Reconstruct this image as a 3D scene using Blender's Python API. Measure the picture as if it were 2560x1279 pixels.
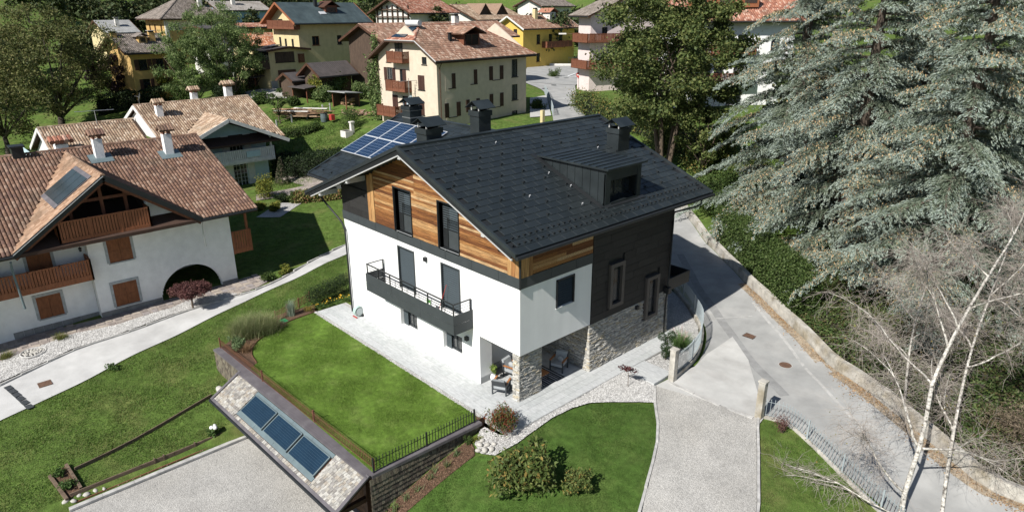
import bpy, math, random
import numpy as np
from mathutils import Vector, Matrix
from math import radians, sin, cos, pi, sqrt, atan2
for o in list(bpy.data.objects): bpy.data.objects.remove(o)
S = bpy.context.scene
COL = S.collection
random.seed(7); RNG = np.random.default_rng(7)

# ------------------------------------------------------------------ camera
cam_d = bpy.data.cameras.new('camera'); cam = bpy.data.objects.new('camera', cam_d); COL.objects.link(cam)
YAW, PITCH, ROLL = -0.82, 0.3485, -0.0038
f_ = Vector((sin(YAW)*cos(PITCH), cos(YAW)*cos(PITCH), -sin(PITCH)))
r_ = Vector((cos(YAW), -sin(YAW), 0)); u_ = r_.cross(f_)
r2 = cos(ROLL)*r_ + sin(ROLL)*u_; u2 = -sin(ROLL)*r_ + cos(ROLL)*u_
mw = Matrix((r2, u2, -f_)).transposed().to_4x4(); mw.translation = Vector((19.5842, -18.7431, 17.2654))
cam.matrix_world = mw
cam_d.sensor_width = 36.0; cam_d.lens = 36.0*1691.15/2560; cam_d.clip_start = .1; cam_d.clip_end = 3000
S.camera = cam

# ------------------------------------------------------------------ sky, sun, exposure
SUN_EL = radians(41.8); SUN_DIR = Vector((0.122*cos(SUN_EL), -0.9925*cos(SUN_EL), sin(SUN_EL)))   # towards the sun
W = bpy.data.worlds.new('World'); S.world = W; W.use_nodes = True
nt = W.node_tree; bg = nt.nodes['Background']
sky = nt.nodes.new('ShaderNodeTexSky'); sky.sky_type = 'NISHITA'; sky.sun_disc = False
sky.sun_elevation = SUN_EL; sky.sun_rotation = atan2(SUN_DIR.x, SUN_DIR.y)
sky.altitude = 800; sky.air_density = 1.0; sky.dust_density = .6; sky.ozone_density = 1.0
nt.links.new(sky.outputs[0], bg.inputs[0]); bg.inputs[1].default_value = 0.066
sd = bpy.data.lights.new('sun', 'SUN'); sd.energy = 5.0; sd.angle = radians(.5); sd.color = (1.0, .965, .91)
so = bpy.data.objects.new('sun', sd); COL.objects.link(so)
so.rotation_euler = (-SUN_DIR).to_track_quat('-Z', 'Y').to_euler()
S.view_settings.view_transform = 'Standard'; S.view_settings.look = 'None'; S.view_settings.gamma = 1; S.view_settings.use_curve_mapping = False
S.view_settings.exposure = 0.45
S.render.engine = 'CYCLES'
S.cycles.max_bounces = 5; S.cycles.diffuse_bounces = 2; S.cycles.glossy_bounces = 2; S.cycles.transparent_max_bounces = 6; S.cycles.transmission_bounces = 3

# ------------------------------------------------------------------ materials
def lnk(nt, a, b): nt.links.new(a, b)
def M(name, col, rough=.8, var=.18, scale=2., bump=.0, bscale=30., metal=0., ramp=None, stretch=None, spec=.35,
      vor=False, streak=0., trans=0., detail=5., patch=None, pscale=.4, pmax=1.):
    """procedural material: base colour with noise variation; ramp = colours picked per piece (island / object)."""
    m = bpy.data.materials.new(name); m.use_nodes = True; t = m.node_tree; N = t.nodes
    b = N['Principled BSDF']; b.inputs['Roughness'].default_value = rough; b.inputs['Metallic'].default_value = metal
    b.inputs['Specular IOR Level'].default_value = spec
    tc = N.new('ShaderNodeTexCoord'); mp = N.new('ShaderNodeMapping'); lnk(t, tc.outputs['Object'], mp.inputs[0])
    if stretch: mp.inputs['Scale'].default_value = stretch
    if ramp:
        geo = N.new('ShaderNodeNewGeometry'); oi = N.new('ShaderNodeObjectInfo')
        ad = N.new('ShaderNodeMath'); ad.operation = 'ADD'; lnk(t, geo.outputs['Random Per Island'], ad.inputs[0]); lnk(t, oi.outputs['Random'], ad.inputs[1])
        fr = N.new('ShaderNodeMath'); fr.operation = 'FRACT'; lnk(t, ad.outputs[0], fr.inputs[0])
        cr = N.new('ShaderNodeValToRGB'); lnk(t, fr.outputs[0], cr.inputs[0])
        e = cr.color_ramp.elements; n = len(ramp); cr.color_ramp.interpolation = 'CONSTANT' if n > 3 else 'LINEAR'
        while len(e) < n: e.new(.5)
        for i, c in enumerate(ramp):
            e[i].position = i/n if n > 3 else i/max(1, n-1); e[i].color = (*c, 1)
        csock = cr.outputs[0]
    else:
        rgb = N.new('ShaderNodeRGB'); rgb.outputs[0].default_value = (*col, 1); csock = rgb.outputs[0]
    if patch:
        pn = N.new('ShaderNodeTexNoise'); pn.inputs['Scale'].default_value = pscale; pn.inputs['Detail'].default_value = 4
        lnk(t, tc.outputs['Object'], pn.inputs[0])
        mr = N.new('ShaderNodeMapRange'); mr.inputs[1].default_value = .5; mr.inputs[2].default_value = .68; mr.inputs[4].default_value = pmax; lnk(t, pn.outputs[0], mr.inputs[0])
        mx = N.new('ShaderNodeMixRGB'); lnk(t, mr.outputs[0], mx.inputs[0]); lnk(t, csock, mx.inputs[1]); mx.inputs[2].default_value = (*patch, 1); csock = mx.outputs[0]
    nz = N.new('ShaderNodeTexNoise'); nz.inputs['Scale'].default_value = scale; nz.inputs['Detail'].default_value = detail; nz.inputs['Roughness'].default_value = .62
    lnk(t, mp.outputs[0], nz.inputs[0])
    mr2 = N.new('ShaderNodeMapRange'); mr2.inputs[1].default_value = .25; mr2.inputs[2].default_value = .75
    mr2.inputs[3].default_value = 1-var*1.6; mr2.inputs[4].default_value = 1+var*1.6; lnk(t, nz.outputs[0], mr2.inputs[0])
    mul = N.new('ShaderNodeMixRGB'); mul.blend_type = 'MULTIPLY'; mul.inputs[0].default_value = 1
    lnk(t, csock, mul.inputs[1]); lnk(t, mr2.outputs[0], mul.inputs[2]); csock = mul.outputs[0]
    if streak:
        sn = N.new('ShaderNodeTexNoise'); sn.inputs['Scale'].default_value = 1.0; sn.inputs['Detail'].default_value = 6
        mp2 = N.new('ShaderNodeMapping'); mp2.inputs['Scale'].default_value = (1.6, 1.6, .25); lnk(t, tc.outputs['Object'], mp2.inputs[0]); lnk(t, mp2.outputs[0], sn.inputs[0])
        mr3 = N.new('ShaderNodeMapRange'); mr3.inputs[1].default_value = .3; mr3.inputs[2].default_value = .7; mr3.inputs[3].default_value = 1-streak; mr3.inputs[4].default_value = 1+streak*.3
        lnk(t, sn.outputs[0], mr3.inputs[0]); m2 = N.new('ShaderNodeMixRGB'); m2.blend_type = 'MULTIPLY'; m2.inputs[0].default_value = 1
        lnk(t, csock, m2.inputs[1]); lnk(t, mr3.outputs[0], m2.inputs[2]); csock = m2.outputs[0]
    if vor:
        v = N.new('ShaderNodeTexVoronoi'); v.inputs['Scale'].default_value = bscale; lnk(t, mp.outputs[0], v.inputs[0])
        hs = N.new('ShaderNodeSeparateColor'); lnk(t, v.outputs['Color'], hs.inputs[0])
        mr4 = N.new('ShaderNodeMapRange'); mr4.inputs[3].default_value = .62; mr4.inputs[4].default_value = 1.25; lnk(t, hs.outputs[0], mr4.inputs[0])
        m3 = N.new('ShaderNodeMixRGB'); m3.blend_type = 'MULTIPLY'; m3.inputs[0].default_value = 1
        lnk(t, csock, m3.inputs[1]); lnk(t, mr4.outputs[0], m3.inputs[2]); csock = m3.outputs[0]
    lnk(t, csock, b.inputs['Base Color'])
    if bump:
        if vor: hsock = v.outputs['Distance']; sgn = True
        else:
            bn = N.new('ShaderNodeTexNoise'); bn.inputs['Scale'].default_value = bscale; bn.inputs['Detail'].default_value = 4; lnk(t, mp.outputs[0], bn.inputs[0]); hsock = bn.outputs[0]; sgn = False
        bp = N.new('ShaderNodeBump'); bp.inputs['Strength'].default_value = bump; bp.inputs['Distance'].default_value = .05; bp.invert = sgn
        lnk(t, hsock, bp.inputs['Height']); lnk(t, bp.outputs[0], b.inputs['Normal'])
    if trans:
        tr = N.new('ShaderNodeBsdfTranslucent'); lnk(t, csock, tr.inputs[0]); ms = N.new('ShaderNodeMixShader'); ms.inputs[0].default_value = trans
        lnk(t, b.outputs[0], ms.inputs[1]); lnk(t, tr.outputs[0], ms.inputs[2]); lnk(t, ms.outputs[0], N['Material Output'].inputs[0])
    return m

# ------------------------------------------------------------------ mesh building
class MB:
    def __init__(s): s.v = []; s.f = []
    def add(s, vs, fs):
        n = len(s.v); s.v += [tuple(p) for p in vs]; s.f += [tuple(i+n for i in f) for f in fs]; return s
    def box(s, c, d, ax=None):
        """box with centre c and full size d; ax = three axis vectors"""
        X, Y, Z = ax if ax else (Vector((1,0,0)), Vector((0,1,0)), Vector((0,0,1)))
        c = Vector(c); hx, hy, hz = X*(d[0]/2), Y*(d[1]/2), Z*(d[2]/2)
        vs = [c+hx*a+hy*b+hz*e for a, b, e in ((-1,-1,-1),(1,-1,-1),(1,1,-1),(-1,1,-1),(-1,-1,1),(1,-1,1),(1,1,1),(-1,1,1))]
        return s.add(vs, BOXF)
    def b2(s, lo, hi):
        return s.box([(a+b)/2 for a, b in zip(lo, hi)], [abs(b-a) for a, b in zip(lo, hi)])
    def poly(s, pts): return s.add(pts, [tuple(range(len(pts)))])
    def slab(s, pts, off):
        """polygon extruded by the vector off"""
        off = Vector(off); n = len(pts); top = [Vector(p)+off for p in pts]
        nrm = Vector((0,0,0)); P = [Vector(p) for p in pts]
        for i in range(n): nrm += P[i].cross(P[(i+1) % n])
        fl = nrm.dot(off) > 0
        fs = [tuple(range(n-1, -1, -1)), tuple(range(n, 2*n))] + [(i, (i+1) % n, n+(i+1) % n, n+i) for i in range(n)]
        if not fl: fs = [f[::-1] for f in fs]
        return s.add(list(P)+top, fs)
    def tube(s, pts, rad, n=8, cap=True):
        P = [Vector(p) for p in pts]; R = rad if isinstance(rad, (list, tuple)) else [rad]*len(P); vs = []; fs = []
        ref = Vector((.31, .17, .93)).normalized()
        for i, p in enumerate(P):
            d = (P[min(i+1, len(P)-1)]-P[max(i-1, 0)]).normalized()
            a = d.cross(ref); a = a.normalized() if a.length > 1e-4 else Vector((1,0,0)); b = d.cross(a)
            vs += [p+(a*cos(2*pi*k/n)+b*sin(2*pi*k/n))*R[i] for k in range(n)]
        for i in range(len(P)-1):
            fs += [(i*n+k, i*n+(k+1) % n, (i+1)*n+(k+1) % n, (i+1)*n+k) for k in range(n)]
        if cap: fs += [tuple(range(n-1, -1, -1)), tuple((len(P)-1)*n+k for k in range(n))]
        return s.add(vs, fs)
    def blob(s, c, r, n=8, m=5, jit=.12, rnd=random):
        """rounded lump"""
        c = Vector(c); vs = []; fs = []
        for i in range(1, m):
            for k in range(n):
                th = pi*i/m; ph = 2*pi*k/n; q = 1+rnd.uniform(-jit, jit)
                vs.append(c+Vector((sin(th)*cos(ph)*r[0]*q, sin(th)*sin(ph)*r[1]*q, cos(th)*r[2]*q)))
        vs += [c+Vector((0,0,r[2])), c-Vector((0,0,r[2]))]; t = len(vs)-2
        for i in range(m-2):
            fs += [(i*n+k, (i+1)*n+k, (i+1)*n+(k+1) % n, i*n+(k+1) % n) for k in range(n)]
        fs += [(t, k, (k+1) % n) for k in range(n)] + [(t+1, (m-2)*n+(k+1) % n, (m-2)*n+k) for k in range(n)]
        return s.add(vs, fs)
    def mesh(s, name, mat, smooth=False):
        me = bpy.data.meshes.new(name); me.from_pydata(s.v, [], s.f); me.materials.append(mat)
        if smooth: me.shade_smooth()
        return me
    def build(s, name, mat, parent=None, smooth=False):
        return link(name, s.mesh(name, mat, smooth), parent)
BOXF = [(0,3,2,1),(4,5,6,7),(0,1,5,4),(1,2,6,5),(2,3,7,6),(3,0,4,7)]
def link(name, me, parent=None, loc=None):
    o = bpy.data.objects.new(name, me); COL.objects.link(o)
    if loc is not None: o.location = loc
    if parent is not None: child(o, parent)
    return o
def child(o, parent):
    o.parent = parent; o.matrix_parent_inverse = Matrix.Translation(-base_of(parent))
def base_of(o): return Vector(o.location)
def npmesh(name, V, F, mat, smooth=False):
    """fast mesh from numpy arrays; F is (n,3) or (n,4)"""
    me = bpy.data.meshes.new(name); V = np.ascontiguousarray(V, dtype=np.float32); F = np.ascontiguousarray(F, dtype=np.int32); k = F.shape[1]
    me.vertices.add(len(V)); me.vertices.foreach_set('co', V.ravel()); me.loops.add(F.size); me.loops.foreach_set('vertex_index', F.ravel())
    me.polygons.add(len(F)); me.polygons.foreach_set('loop_start', np.arange(0, F.size, k, dtype=np.int32))
    me.update(calc_edges=True); me.materials.append(mat)
    if smooth: me.shade_smooth()
    return me
def tag(o, label=None, cat=None, group=None, kind=None):
    if label: o['label'] = label
    if cat: o['category'] = cat
    if group: o['group'] = group
    if kind: o['kind'] = kind
    return o
def thing(name, loc, label, cat, group=None):
    o = bpy.data.objects.new(name, None); COL.objects.link(o); o.location = loc; o.empty_display_size = .3
    return tag(o, label, cat, group)
def copy_tree(o, parent=None):
    c = o.copy(); COL.objects.link(c)
    if parent is not None: c.parent = parent
    for ch in list(o.children): copy_tree(ch, c)
    return c
V3 = Vector
def lerp(a, b, t): return a+(b-a)*t
class Fr:
    """local frame of a building: u along a facade, v into the building, z up"""
    def __init__(s, o, ang): s.o = V3(o); s.u = V3((cos(ang), sin(ang), 0)); s.v = V3((-sin(ang), cos(ang), 0)); s.ax = (s.u, s.v, V3((0,0,1)))
    def p(s, u, v, z): return s.o+s.u*u+s.v*v+V3((0,0,z))
    def box(s, mb, lo, hi):
        c = [(a+b)/2 for a, b in zip(lo, hi)]; return mb.box(s.p(*c), [abs(b-a) for a, b in zip(lo, hi)], s.ax)
    def poly(s, mb, pts): return mb.poly([s.p(*q) for q in pts])
    def slab(s, mb, pts, off): return mb.slab([s.p(*q) for q in pts], s.u*off[0]+s.v*off[1]+V3((0,0,off[2])))

# ------------------------------------------------------------------ terrain
# control points (x, y, z) of the natural ground
CP = [
 (1.2,-1.6,-.12),(3.4,5.4,-.14),(2.4,9.5,-.2),(1.2,13.5,-.2),(-3,14,-.1),(-9,15,.1),(-16,14,.2),(-18,6,0),(-16.4,1.5,-.05),(-16,-1.5,-.08),
 # lawn to the right of the garage and the gravel drive
 (1.4,.6,-.14),(4.,4.8,-.16),(6.4,1.55,-.3),(8.0,-1.2,-.45),(.9,-2.7,-.3),(2.6,-3.2,-.75),(.2,-4.2,-.75),(-.1,-6.4,-1.55),(1.5,-7,-1.75),(4.5,-5,-1.25),(6,-9,-1.9),(-.2,-9,-2.2),(10,-8,-1.2),
 (8.0,7.2,-.25),(10.9,1.7,-.45),(6,6.5,-.22),(9,3,-.38),(12.5,-3,-.7),
 # road past the house and up to the junction
 (5.5,11,-.35),(2.6,15.5,-.2),(-1,19,.0),(8.2,14.2,-.4),(12,8.5,-.75),(15.5,8.8,-1.0),(19,3,-1.5),(24,0,-2),(-6,25,.35),(-12,31,1.0),(-20,36,2.0),(-28,42,3.0),
 (-38,47,4.0), (-38.472, 45.162, 4.7), (-53.099, 56.656, 5.3), (-69.565, 75.81, 5.7), (-90.97, 90.699, 6),(-47.846, 60.69, 5.4),
 # bank and garden right of the road
 (9.6,16.5,1.0),(2,24,1.3),(16,11.5,.4),(20,9,-.2),(-6,31,1.8),(8,26,2.2),(18,18,1.6),(-2,42,3.2),(14,36,3.0),(28,20,1.2),(4,58,4.5),(-20,60,5.2),(-8,80,5.6),
 # left: path, lawns, neighbour's plot
 (-24.21, 4.924, -0.2), (-23.781, -0.577, -0.5), (-23.066, -3.743, -0.7), (-22.56, -8.932, -0.85), (-21.643, -13.458, -1), (-20.554, -17.34, -1.2), (-18.097, -17.691, -1.3), (-25.931, -2.841, -0.65), (-25.767, -11.223, -0.8), (-26.58, -15.603, -0.95),
 (-20.184, 2.125, -0.2), (-18.686, -2.431, -0.4), (-18.901, -4.452, -0.65), (-19.572, -6.685, -0.95), (-15.18, -9.257, -1.35), (-16.704, -12.753, -1.3), (-16.539, -16.349, -1.5), (-13.699, -9.216, -1.62), (-12.459, -16.131, -1.8), (-14.574, -18.261, -1.75), (-11.484, -18.761, -2.15), (-11.394, -17.362, -2.1),
 (-13.4,-12,-1.95),(-11.6,-15.5,-2.2),(-11.2,-10,-2.15),(-14,-9.3,-1.6),(-8,-6,-1.6),(-4,-6,-1.6),(-8,-13,-2.8),(-4,-14,-2.8),(-9.9,-18,-2.5),
 (-30.169, 4.177, -0.2), (-39.265, 10.855, 0.1), (-48.321, 9.868, 0.45), (-49.641, 5.689, 0.3), (-46.574, 12.063, 0.6), (-50.143, 14.841, 1.1), (-51.961, 21.583, 2.9), (-50.495, 24.061, 4.2), (-60.056, 17.962, 2.8), (-64.478, 18.65, 4.2),
 (-38,-8,-.4),(-50,-4,.2),(-60,8,.9),(-45,-25,-1.4),(-70,-20,-.6),(-60,-35,-1.5),
 (-64.254, 22.431, 4.6), (-77.558, 26.855, 6.3), (-63.192, 25.984, 5.4), (-40.626, 26.612, 4.4), (-44.825, 24.179, 4.4), (-38.023, 38.348, 4.5),
 (-94.724, 0.141, 1.2), (-81.579, -7.968, 0.6), (-94.258, 6.983, 2.8), (-101.13, 12.942, 4), (-82.628, 18.71, 5.4), (-113.528, 22.949, 7), (-118.433, 14.981, 6.5), (-190.736, 51.621, 8.5),
 (-170.938, 60.71, 8.8), (-126.554, 58.486, 8.5), (-103.749, 103.333, 6.6), (-178.782, 115.628, 8), (-247.816, 209.794, 9), (-87.787, 107.3, 6.2), (-26.294, 65.503, 5.2), (-37.673, 68.577, 5.3), (-19.715, 81.168, 5.2), (-1.05, 67.34, 4.6),
 (-260,60,22),(-300,0,30),(-250,-60,22),(-200,-40,9),(-180,20,12.5),(-330,120,34),(-230,160,16),(-160,190,13),(-280,260,40),(-150,300,30),(-60,300,25),(60,300,25),(0,200,12),(80,150,9),(120,60,3),
 (-450,-50,75),(-460,200,80),(-320,400,80),(-100,460,80),(120,460,80),(60,-40,-4),(0,-40,-4),(-60,-60,-3),(-200,-90,8),
]
CPa = np.array([c for c in CP]); _n = len(CPa)
def _ker(d): return d
_A = np.zeros((_n+3, _n+3)); _A[:_n,:_n] = _ker(np.hypot(CPa[:,None,0]-CPa[None,:,0], CPa[:,None,1]-CPa[None,:,1])) - np.eye(_n)*1.2
_A[:_n,_n] = 1; _A[:_n,_n+1:] = CPa[:,:2]; _A[_n:,:_n] = _A[:_n,_n:].T
_w = np.linalg.solve(_A, np.concatenate([CPa[:,2], [0,0,0]]))
def TN(x, y):
    """natural ground height, vectorised"""
    x = np.asarray(x, float); y = np.asarray(y, float); sh = x.shape; x = x.ravel(); y = y.ravel(); out = np.empty(len(x))
    for i in range(0, len(x), 20000):
        xs, ys = x[i:i+20000], y[i:i+20000]
        out[i:i+20000] = np.hypot(xs[:,None]-CPa[None,:,0], ys[:,None]-CPa[None,:,1])@_w[:_n] + _w[_n] + _w[_n+1]*xs + _w[_n+2]*ys
    return out.reshape(sh)
def T(x, y): return float(TN(np.array([x]), np.array([y]))[0])
def TP(p, dz=0): return V3((p[0], p[1], T(p[0], p[1])+dz))
def inpoly(x, y, P):
    x = np.asarray(x); y = np.asarray(y); r = np.zeros(x.shape, bool); n = len(P)
    for i in range(n):
        x1, y1 = P[i][:2]; x2, y2 = P[(i+1) % n][:2]
        c = ((y1 > y) != (y2 > y)) & (x < (x2-x1)*(y-y1)/(y2-y1+1e-12)+x1); r ^= c
    return r
def smooth_line(pts, step=.5, closed=False):
    """Catmull-Rom through 2-D/3-D points, resampled"""
    P = [V3(p) for p in pts]; out = []; n = len(P)
    for i in range(n if closed else n-1):
        p0 = P[(i-1) % n] if closed or i > 0 else P[0]*2-P[1]; p1 = P[i]; p2 = P[(i+1) % n]; p3 = P[(i+2) % n] if closed or i+2 < n else P[-1]*2-P[-2]
        k = max(1, int((p2-p1).length/step))
        for j in range(k):
            t = j/k; out.append(.5*((2*p1)+(p2-p0)*t+(2*p0-5*p1+4*p2-p3)*t*t+(3*p1-p0-3*p2+p3)*t**3))
    if not closed: out.append(P[-1])
    return out

FORE = [(-10.05,-30),(-10.05,-9.0),(-9.9,-7.2),(-.4,-7.2),(-.35,-30)]
HOUSEF = [(-15.6,-1.5),(-.6,-1.6),(1.0,-1.5),(1.0,11.3),(-15,11.3)]
TERR = [(-15.3,-7.9),(-.7,-7.9),(-.7,-1.6),(-15.3,-1.6)]
def axis(lo, a, b, hi, st, g=1.12):
    v = list(np.arange(a, b+1e-6, st)); d = st
    x = b
    while x < hi: d *= g; x += d; v.append(x)
    x = a; d = st
    while x > lo: d *= g; x -= d; v.insert(0, x)
    return np.array(v)
gx = axis(-520, -40, 26, 140, .5); gy = axis(-70, -20, 40, 520, .5)
GXX, GYY = np.meshgrid(gx, gy, indexing='ij')
GZ = TN(GXX, GYY)
GZ = GZ + .05*np.sin(GXX*.9+1.3)*np.cos(GYY*1.1) * (np.hypot(GXX+20, GYY-10) < 60)
GZ[inpoly(GXX, GYY, FORE)] = -2.9
m_ = inpoly(GXX, GYY, HOUSEF) | inpoly(GXX, GYY, TERR); GZ[m_] = np.minimum(GZ[m_], -1.2)
nx, ny = GXX.shape
idx = np.arange(nx*ny).reshape(nx, ny)
Fq = np.stack([idx[:-1,:-1], idx[1:,:-1], idx[1:,1:], idx[:-1,1:]], -1).reshape(-1, 4)
m_grass = M('grass_ground', (.088,.138,.03), .95, var=.32, scale=2.2, bump=.9, bscale=22, patch=(.125,.145,.045), pscale=.5, spec=.1, detail=9)
ground = link('ground', npmesh('ground', np.stack([GXX, GYY, GZ], -1).reshape(-1, 3), Fq, m_grass, True)); tag(ground, kind='structure')

def gz(x, y):
    """height of the built ground mesh (bilinear)"""
    i = int(np.clip(np.searchsorted(gx, x)-1, 0, nx-2)); j = int(np.clip(np.searchsorted(gy, y)-1, 0, ny-2))
    a = (x-gx[i])/(gx[i+1]-gx[i]); b = (y-gy[j])/(gy[j+1]-gy[j])
    return float(GZ[i,j]*(1-a)*(1-b)+GZ[i+1,j]*a*(1-b)+GZ[i,j+1]*(1-a)*b+GZ[i+1,j+1]*a*b)
def gzn(x, y):
    i = np.clip(np.searchsorted(gx, x)-1, 0, nx-2); j = np.clip(np.searchsorted(gy, y)-1, 0, ny-2)
    a = (x-gx[i])/(gx[i+1]-gx[i]); b = (y-gy[j])/(gy[j+1]-gy[j])
    return GZ[i,j]*(1-a)*(1-b)+GZ[i+1,j]*a*(1-b)+GZ[i,j+1]*(1-a)*b+GZ[i+1,j+1]*a*b
def strip(name, left, right, mat, dz=.03, n=6, kind='structure', step=.6):
    """sheet draped on the ground between two edge lines"""
    def resamp(L, k):
        L = [V3((p[0], p[1], 0)) for p in L]; d = [0]
        for a, b in zip(L, L[1:]): d.append(d[-1]+(b-a).length)
        return [V3((np.interp(d[-1]*i/k, d, [p.x for p in L]), np.interp(d[-1]*i/k, d, [p.y for p in L]), 0)) for i in range(k+1)]
    L = smooth_line([(p[0], p[1], 0) for p in left], .5); R = smooth_line([(p[0], p[1], 0) for p in right], .5)
    ln = max(sum((b-a).length for a, b in zip(Q, Q[1:])) for Q in (L, R)); k = max(4, int(ln/step))
    L = resamp(L, k); R = resamp(R, k); V = []
    for a, b in zip(L, R):
        for j in range(n+1): p = a.lerp(b, j/n); V.append((p.x, p.y, gz(p.x, p.y)+dz))
    F = [(i*(n+1)+j, i*(n+1)+j+1, (i+1)*(n+1)+j+1, (i+1)*(n+1)+j) for i in range(k) for j in range(n)]
    mb = MB(); mb.add(V, F); o = mb.build(name, mat, smooth=True)
    V_ = np.array(V); 
    # face up
    a, b, c = V3(V[0]), V3(V[1]), V3(V[n+2])
    if (b-a).cross(c-a).z < 0: o.data.flip_normals()
    return tag(o, kind=kind)
def sheet(name, poly, mat, z=None, dz=.03, kind='structure', step=.5):
    """flat or draped polygon sheet (grid cut to the polygon)"""
    if z is not None:
        mb = MB(); P = [(p[0], p[1], z) for p in poly]; mb.poly(P); o = mb.build(name, mat)
        if o.data.polygons[0].normal.z < 0: o.data.flip_normals()
        return tag(o, kind=kind)
    import bmesh
    bm = bmesh.new(); xs = [p[0] for p in poly]; ys = [p[1] for p in poly]
    x0, x1, y0, y1 = min(xs), max(xs), min(ys), max(ys)
    f = bm.faces.new([bm.verts.new((p[0], p[1], 0)) for p in poly])
    for ax, lo, hi in ((0, x0, x1), (1, y0, y1)):
        c = lo+step
        while c < hi:
            no = (1,0,0) if ax == 0 else (0,1,0); co = (c,0,0) if ax == 0 else (0,c,0)
            bmesh.ops.bisect_plane(bm, geom=bm.verts[:]+bm.edges[:]+bm.faces[:], plane_co=co, plane_no=no); c += step
    for v in bm.verts: v.co.z = gz(v.co.x, v.co.y)+dz
    bm.normal_update()
    for f in bm.faces:
        if f.normal.z < 0: f.normal_flip()
    me = bpy.data.meshes.new(name); bm.to_mesh(me); bm.free(); me.materials.append(mat); me.shade_smooth()
    return tag(link(name, me), kind=kind)

# ------------------------------------------------------------------ shared materials
m_white = M('white_render', (.80,.80,.785), .9, var=.03, scale=.7, bump=.15, bscale=50, spec=.15, streak=.06)
m_anthr = M('anthracite_metal', (.022,.029,.032), .42, var=.2, scale=.8, spec=.4, patch=(.026,.032,.034), pscale=.7, ramp=[(.016,.021,.023),(.023,.029,.031)])
m_dark = M('dark_trim', (.016,.018,.0195), .5, var=.1, scale=3, spec=.4)
m_band = M('dark_fascia_panel', (.045,.052,.055), .55, var=.08, scale=2, spec=.35)
m_fibre = M('dark_fibre_cement', (.04,.036,.034), .7, var=.1, scale=4, ramp=[(.018,.017,.0165),(.027,.0255,.0245)])
m_brownfr = M('brown_grey_frame', (.085,.075,.068), .6, var=.06)
m_oldwood = M('reclaimed_wood', (.3,.16,.07), .85, var=.6, scale=2.6, stretch=(.7, 6, 16), bump=.4, bscale=9, detail=9,
              ramp=[(.25,.11,.036),(.34,.18,.072),(.13,.047,.014),(.43,.28,.145),(.20,.08,.023),(.29,.135,.044),(.38,.215,.09),(.16,.06,.019)])
m_oldwoodv = M('reclaimed_wood_upright', (.3,.16,.07), .85, var=.42, scale=2.2, stretch=(14, 14, .8), bump=.35, bscale=9, detail=8,
              ramp=[(.36,.19,.075),(.44,.25,.10),(.30,.14,.05)])
m_stone = M('split_stone', (.34,.32,.27), .92, var=.2, scale=7, bump=.5, bscale=25, ramp=[(.42,.40,.355),(.49,.47,.42),(.37,.355,.32),(.45,.395,.295),(.53,.51,.465),(.32,.31,.285)])
m_mortar = M('stone_backing', (.2,.19,.17), .95, var=.15)
m_lgrey = M('pale_grey_timber', (.42,.42,.41), .7, var=.06, scale=4)
m_louver = M('blue_grey_slats', (.055,.07,.078), .5, var=.05, scale=3, spec=.4)
m_steel = M('steel', (.45,.46,.47), .35, var=.05, metal=.8)
m_paving = M('stone_paving', (.42,.43,.425), .85, var=.14, scale=3, stretch=(1,3,1), bump=.08, bscale=12, ramp=[(.40,.415,.41),(.46,.47,.465),(.43,.44,.44)])
def glassmat(name, tint, k=.35):
    m = bpy.data.materials.new(name); m.use_nodes = True; t = m.node_tree; N = t.nodes; b = N['Principled BSDF']
    b.inputs['Base Color'].default_value = (*tint, 1); b.inputs['Roughness'].default_value = .06; b.inputs['Specular IOR Level'].default_value = .6
    tc = N.new('ShaderNodeTexCoord'); nz = N.new('ShaderNodeTexNoise'); nz.inputs['Scale'].default_value = .8; lnk(t, tc.outputs['Object'], nz.inputs[0])
    bp = N.new('ShaderNodeBump'); bp.inputs['Strength'].default_value = .03; lnk(t, nz.outputs[0], bp.inputs['Height']); lnk(t, bp.outputs[0], b.inputs['Normal'])
    tr = N.new('ShaderNodeBsdfTransparent'); ms = N.new('ShaderNodeMixShader'); ms.inputs[0].default_value = k
    lnk(t, b.outputs[0], ms.inputs[2]); lnk(t, tr.outputs[0], ms.inputs[1]); lnk(t, ms.outputs[0], N['Material Output'].inputs[0]); return m
m_glass = glassmat('window_glass', (.03,.035,.04), .45)
m_curtain = M('white_curtain', (.7,.7,.66), .9, var=.25, scale=3, stretch=(14,14,.5))
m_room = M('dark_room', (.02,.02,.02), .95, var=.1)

class PL:
    """facade plane: u along, d outward, z up"""
    def __init__(s, o, u, n): s.o = V3(o); s.u = V3(u).normalized(); s.n = V3(n).normalized(); s.ax = (s.u, s.n, V3((0,0,1)))
    def p(s, u, d, z): return s.o+s.u*u+s.n*d+V3((0,0,z))
    def box(s, mb, lo, hi): mb.box(s.p(*[(a+b)/2 for a, b in zip(lo, hi)]), [abs(b-a) for a, b in zip(lo, hi)], s.ax); return mb
def facade(mb, pl, u0, u1, zb, top, holes=(), th=.3, d=0.):
    """wall sheet with a broken-line top [(u,z)...] and rectangular holes (u0,u1,z0,z1)"""
    tz = lambda u: float(np.interp(u, [t[0] for t in top], [t[1] for t in top]))
    bs = sorted(set([u0, u1]+[t[0] for t in top if u0 < t[0] < u1]+[h for q in holes for h in q[:2]]))
    for a, b in zip(bs, bs[1:]):
        if b-a < 1e-4: continue
        iv = sorted([(q[2], q[3]) for q in holes if q[0] <= a+1e-5 and q[1] >= b-1e-5]); z = zb
        for h0, h1 in iv:
            if h0 > z+1e-4: mb.slab([pl.p(a,d,z), pl.p(b,d,z), pl.p(b,d,h0), pl.p(a,d,h0)], pl.n*-th)
            z = h1
        if max(tz(a), tz(b)) > z+1e-3: mb.slab([pl.p(a,d,z), pl.p(b,d,z), pl.p(b,d,max(z,tz(b))), pl.p(a,d,max(z,tz(a)))], pl.n*-th)
    return mb

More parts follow.
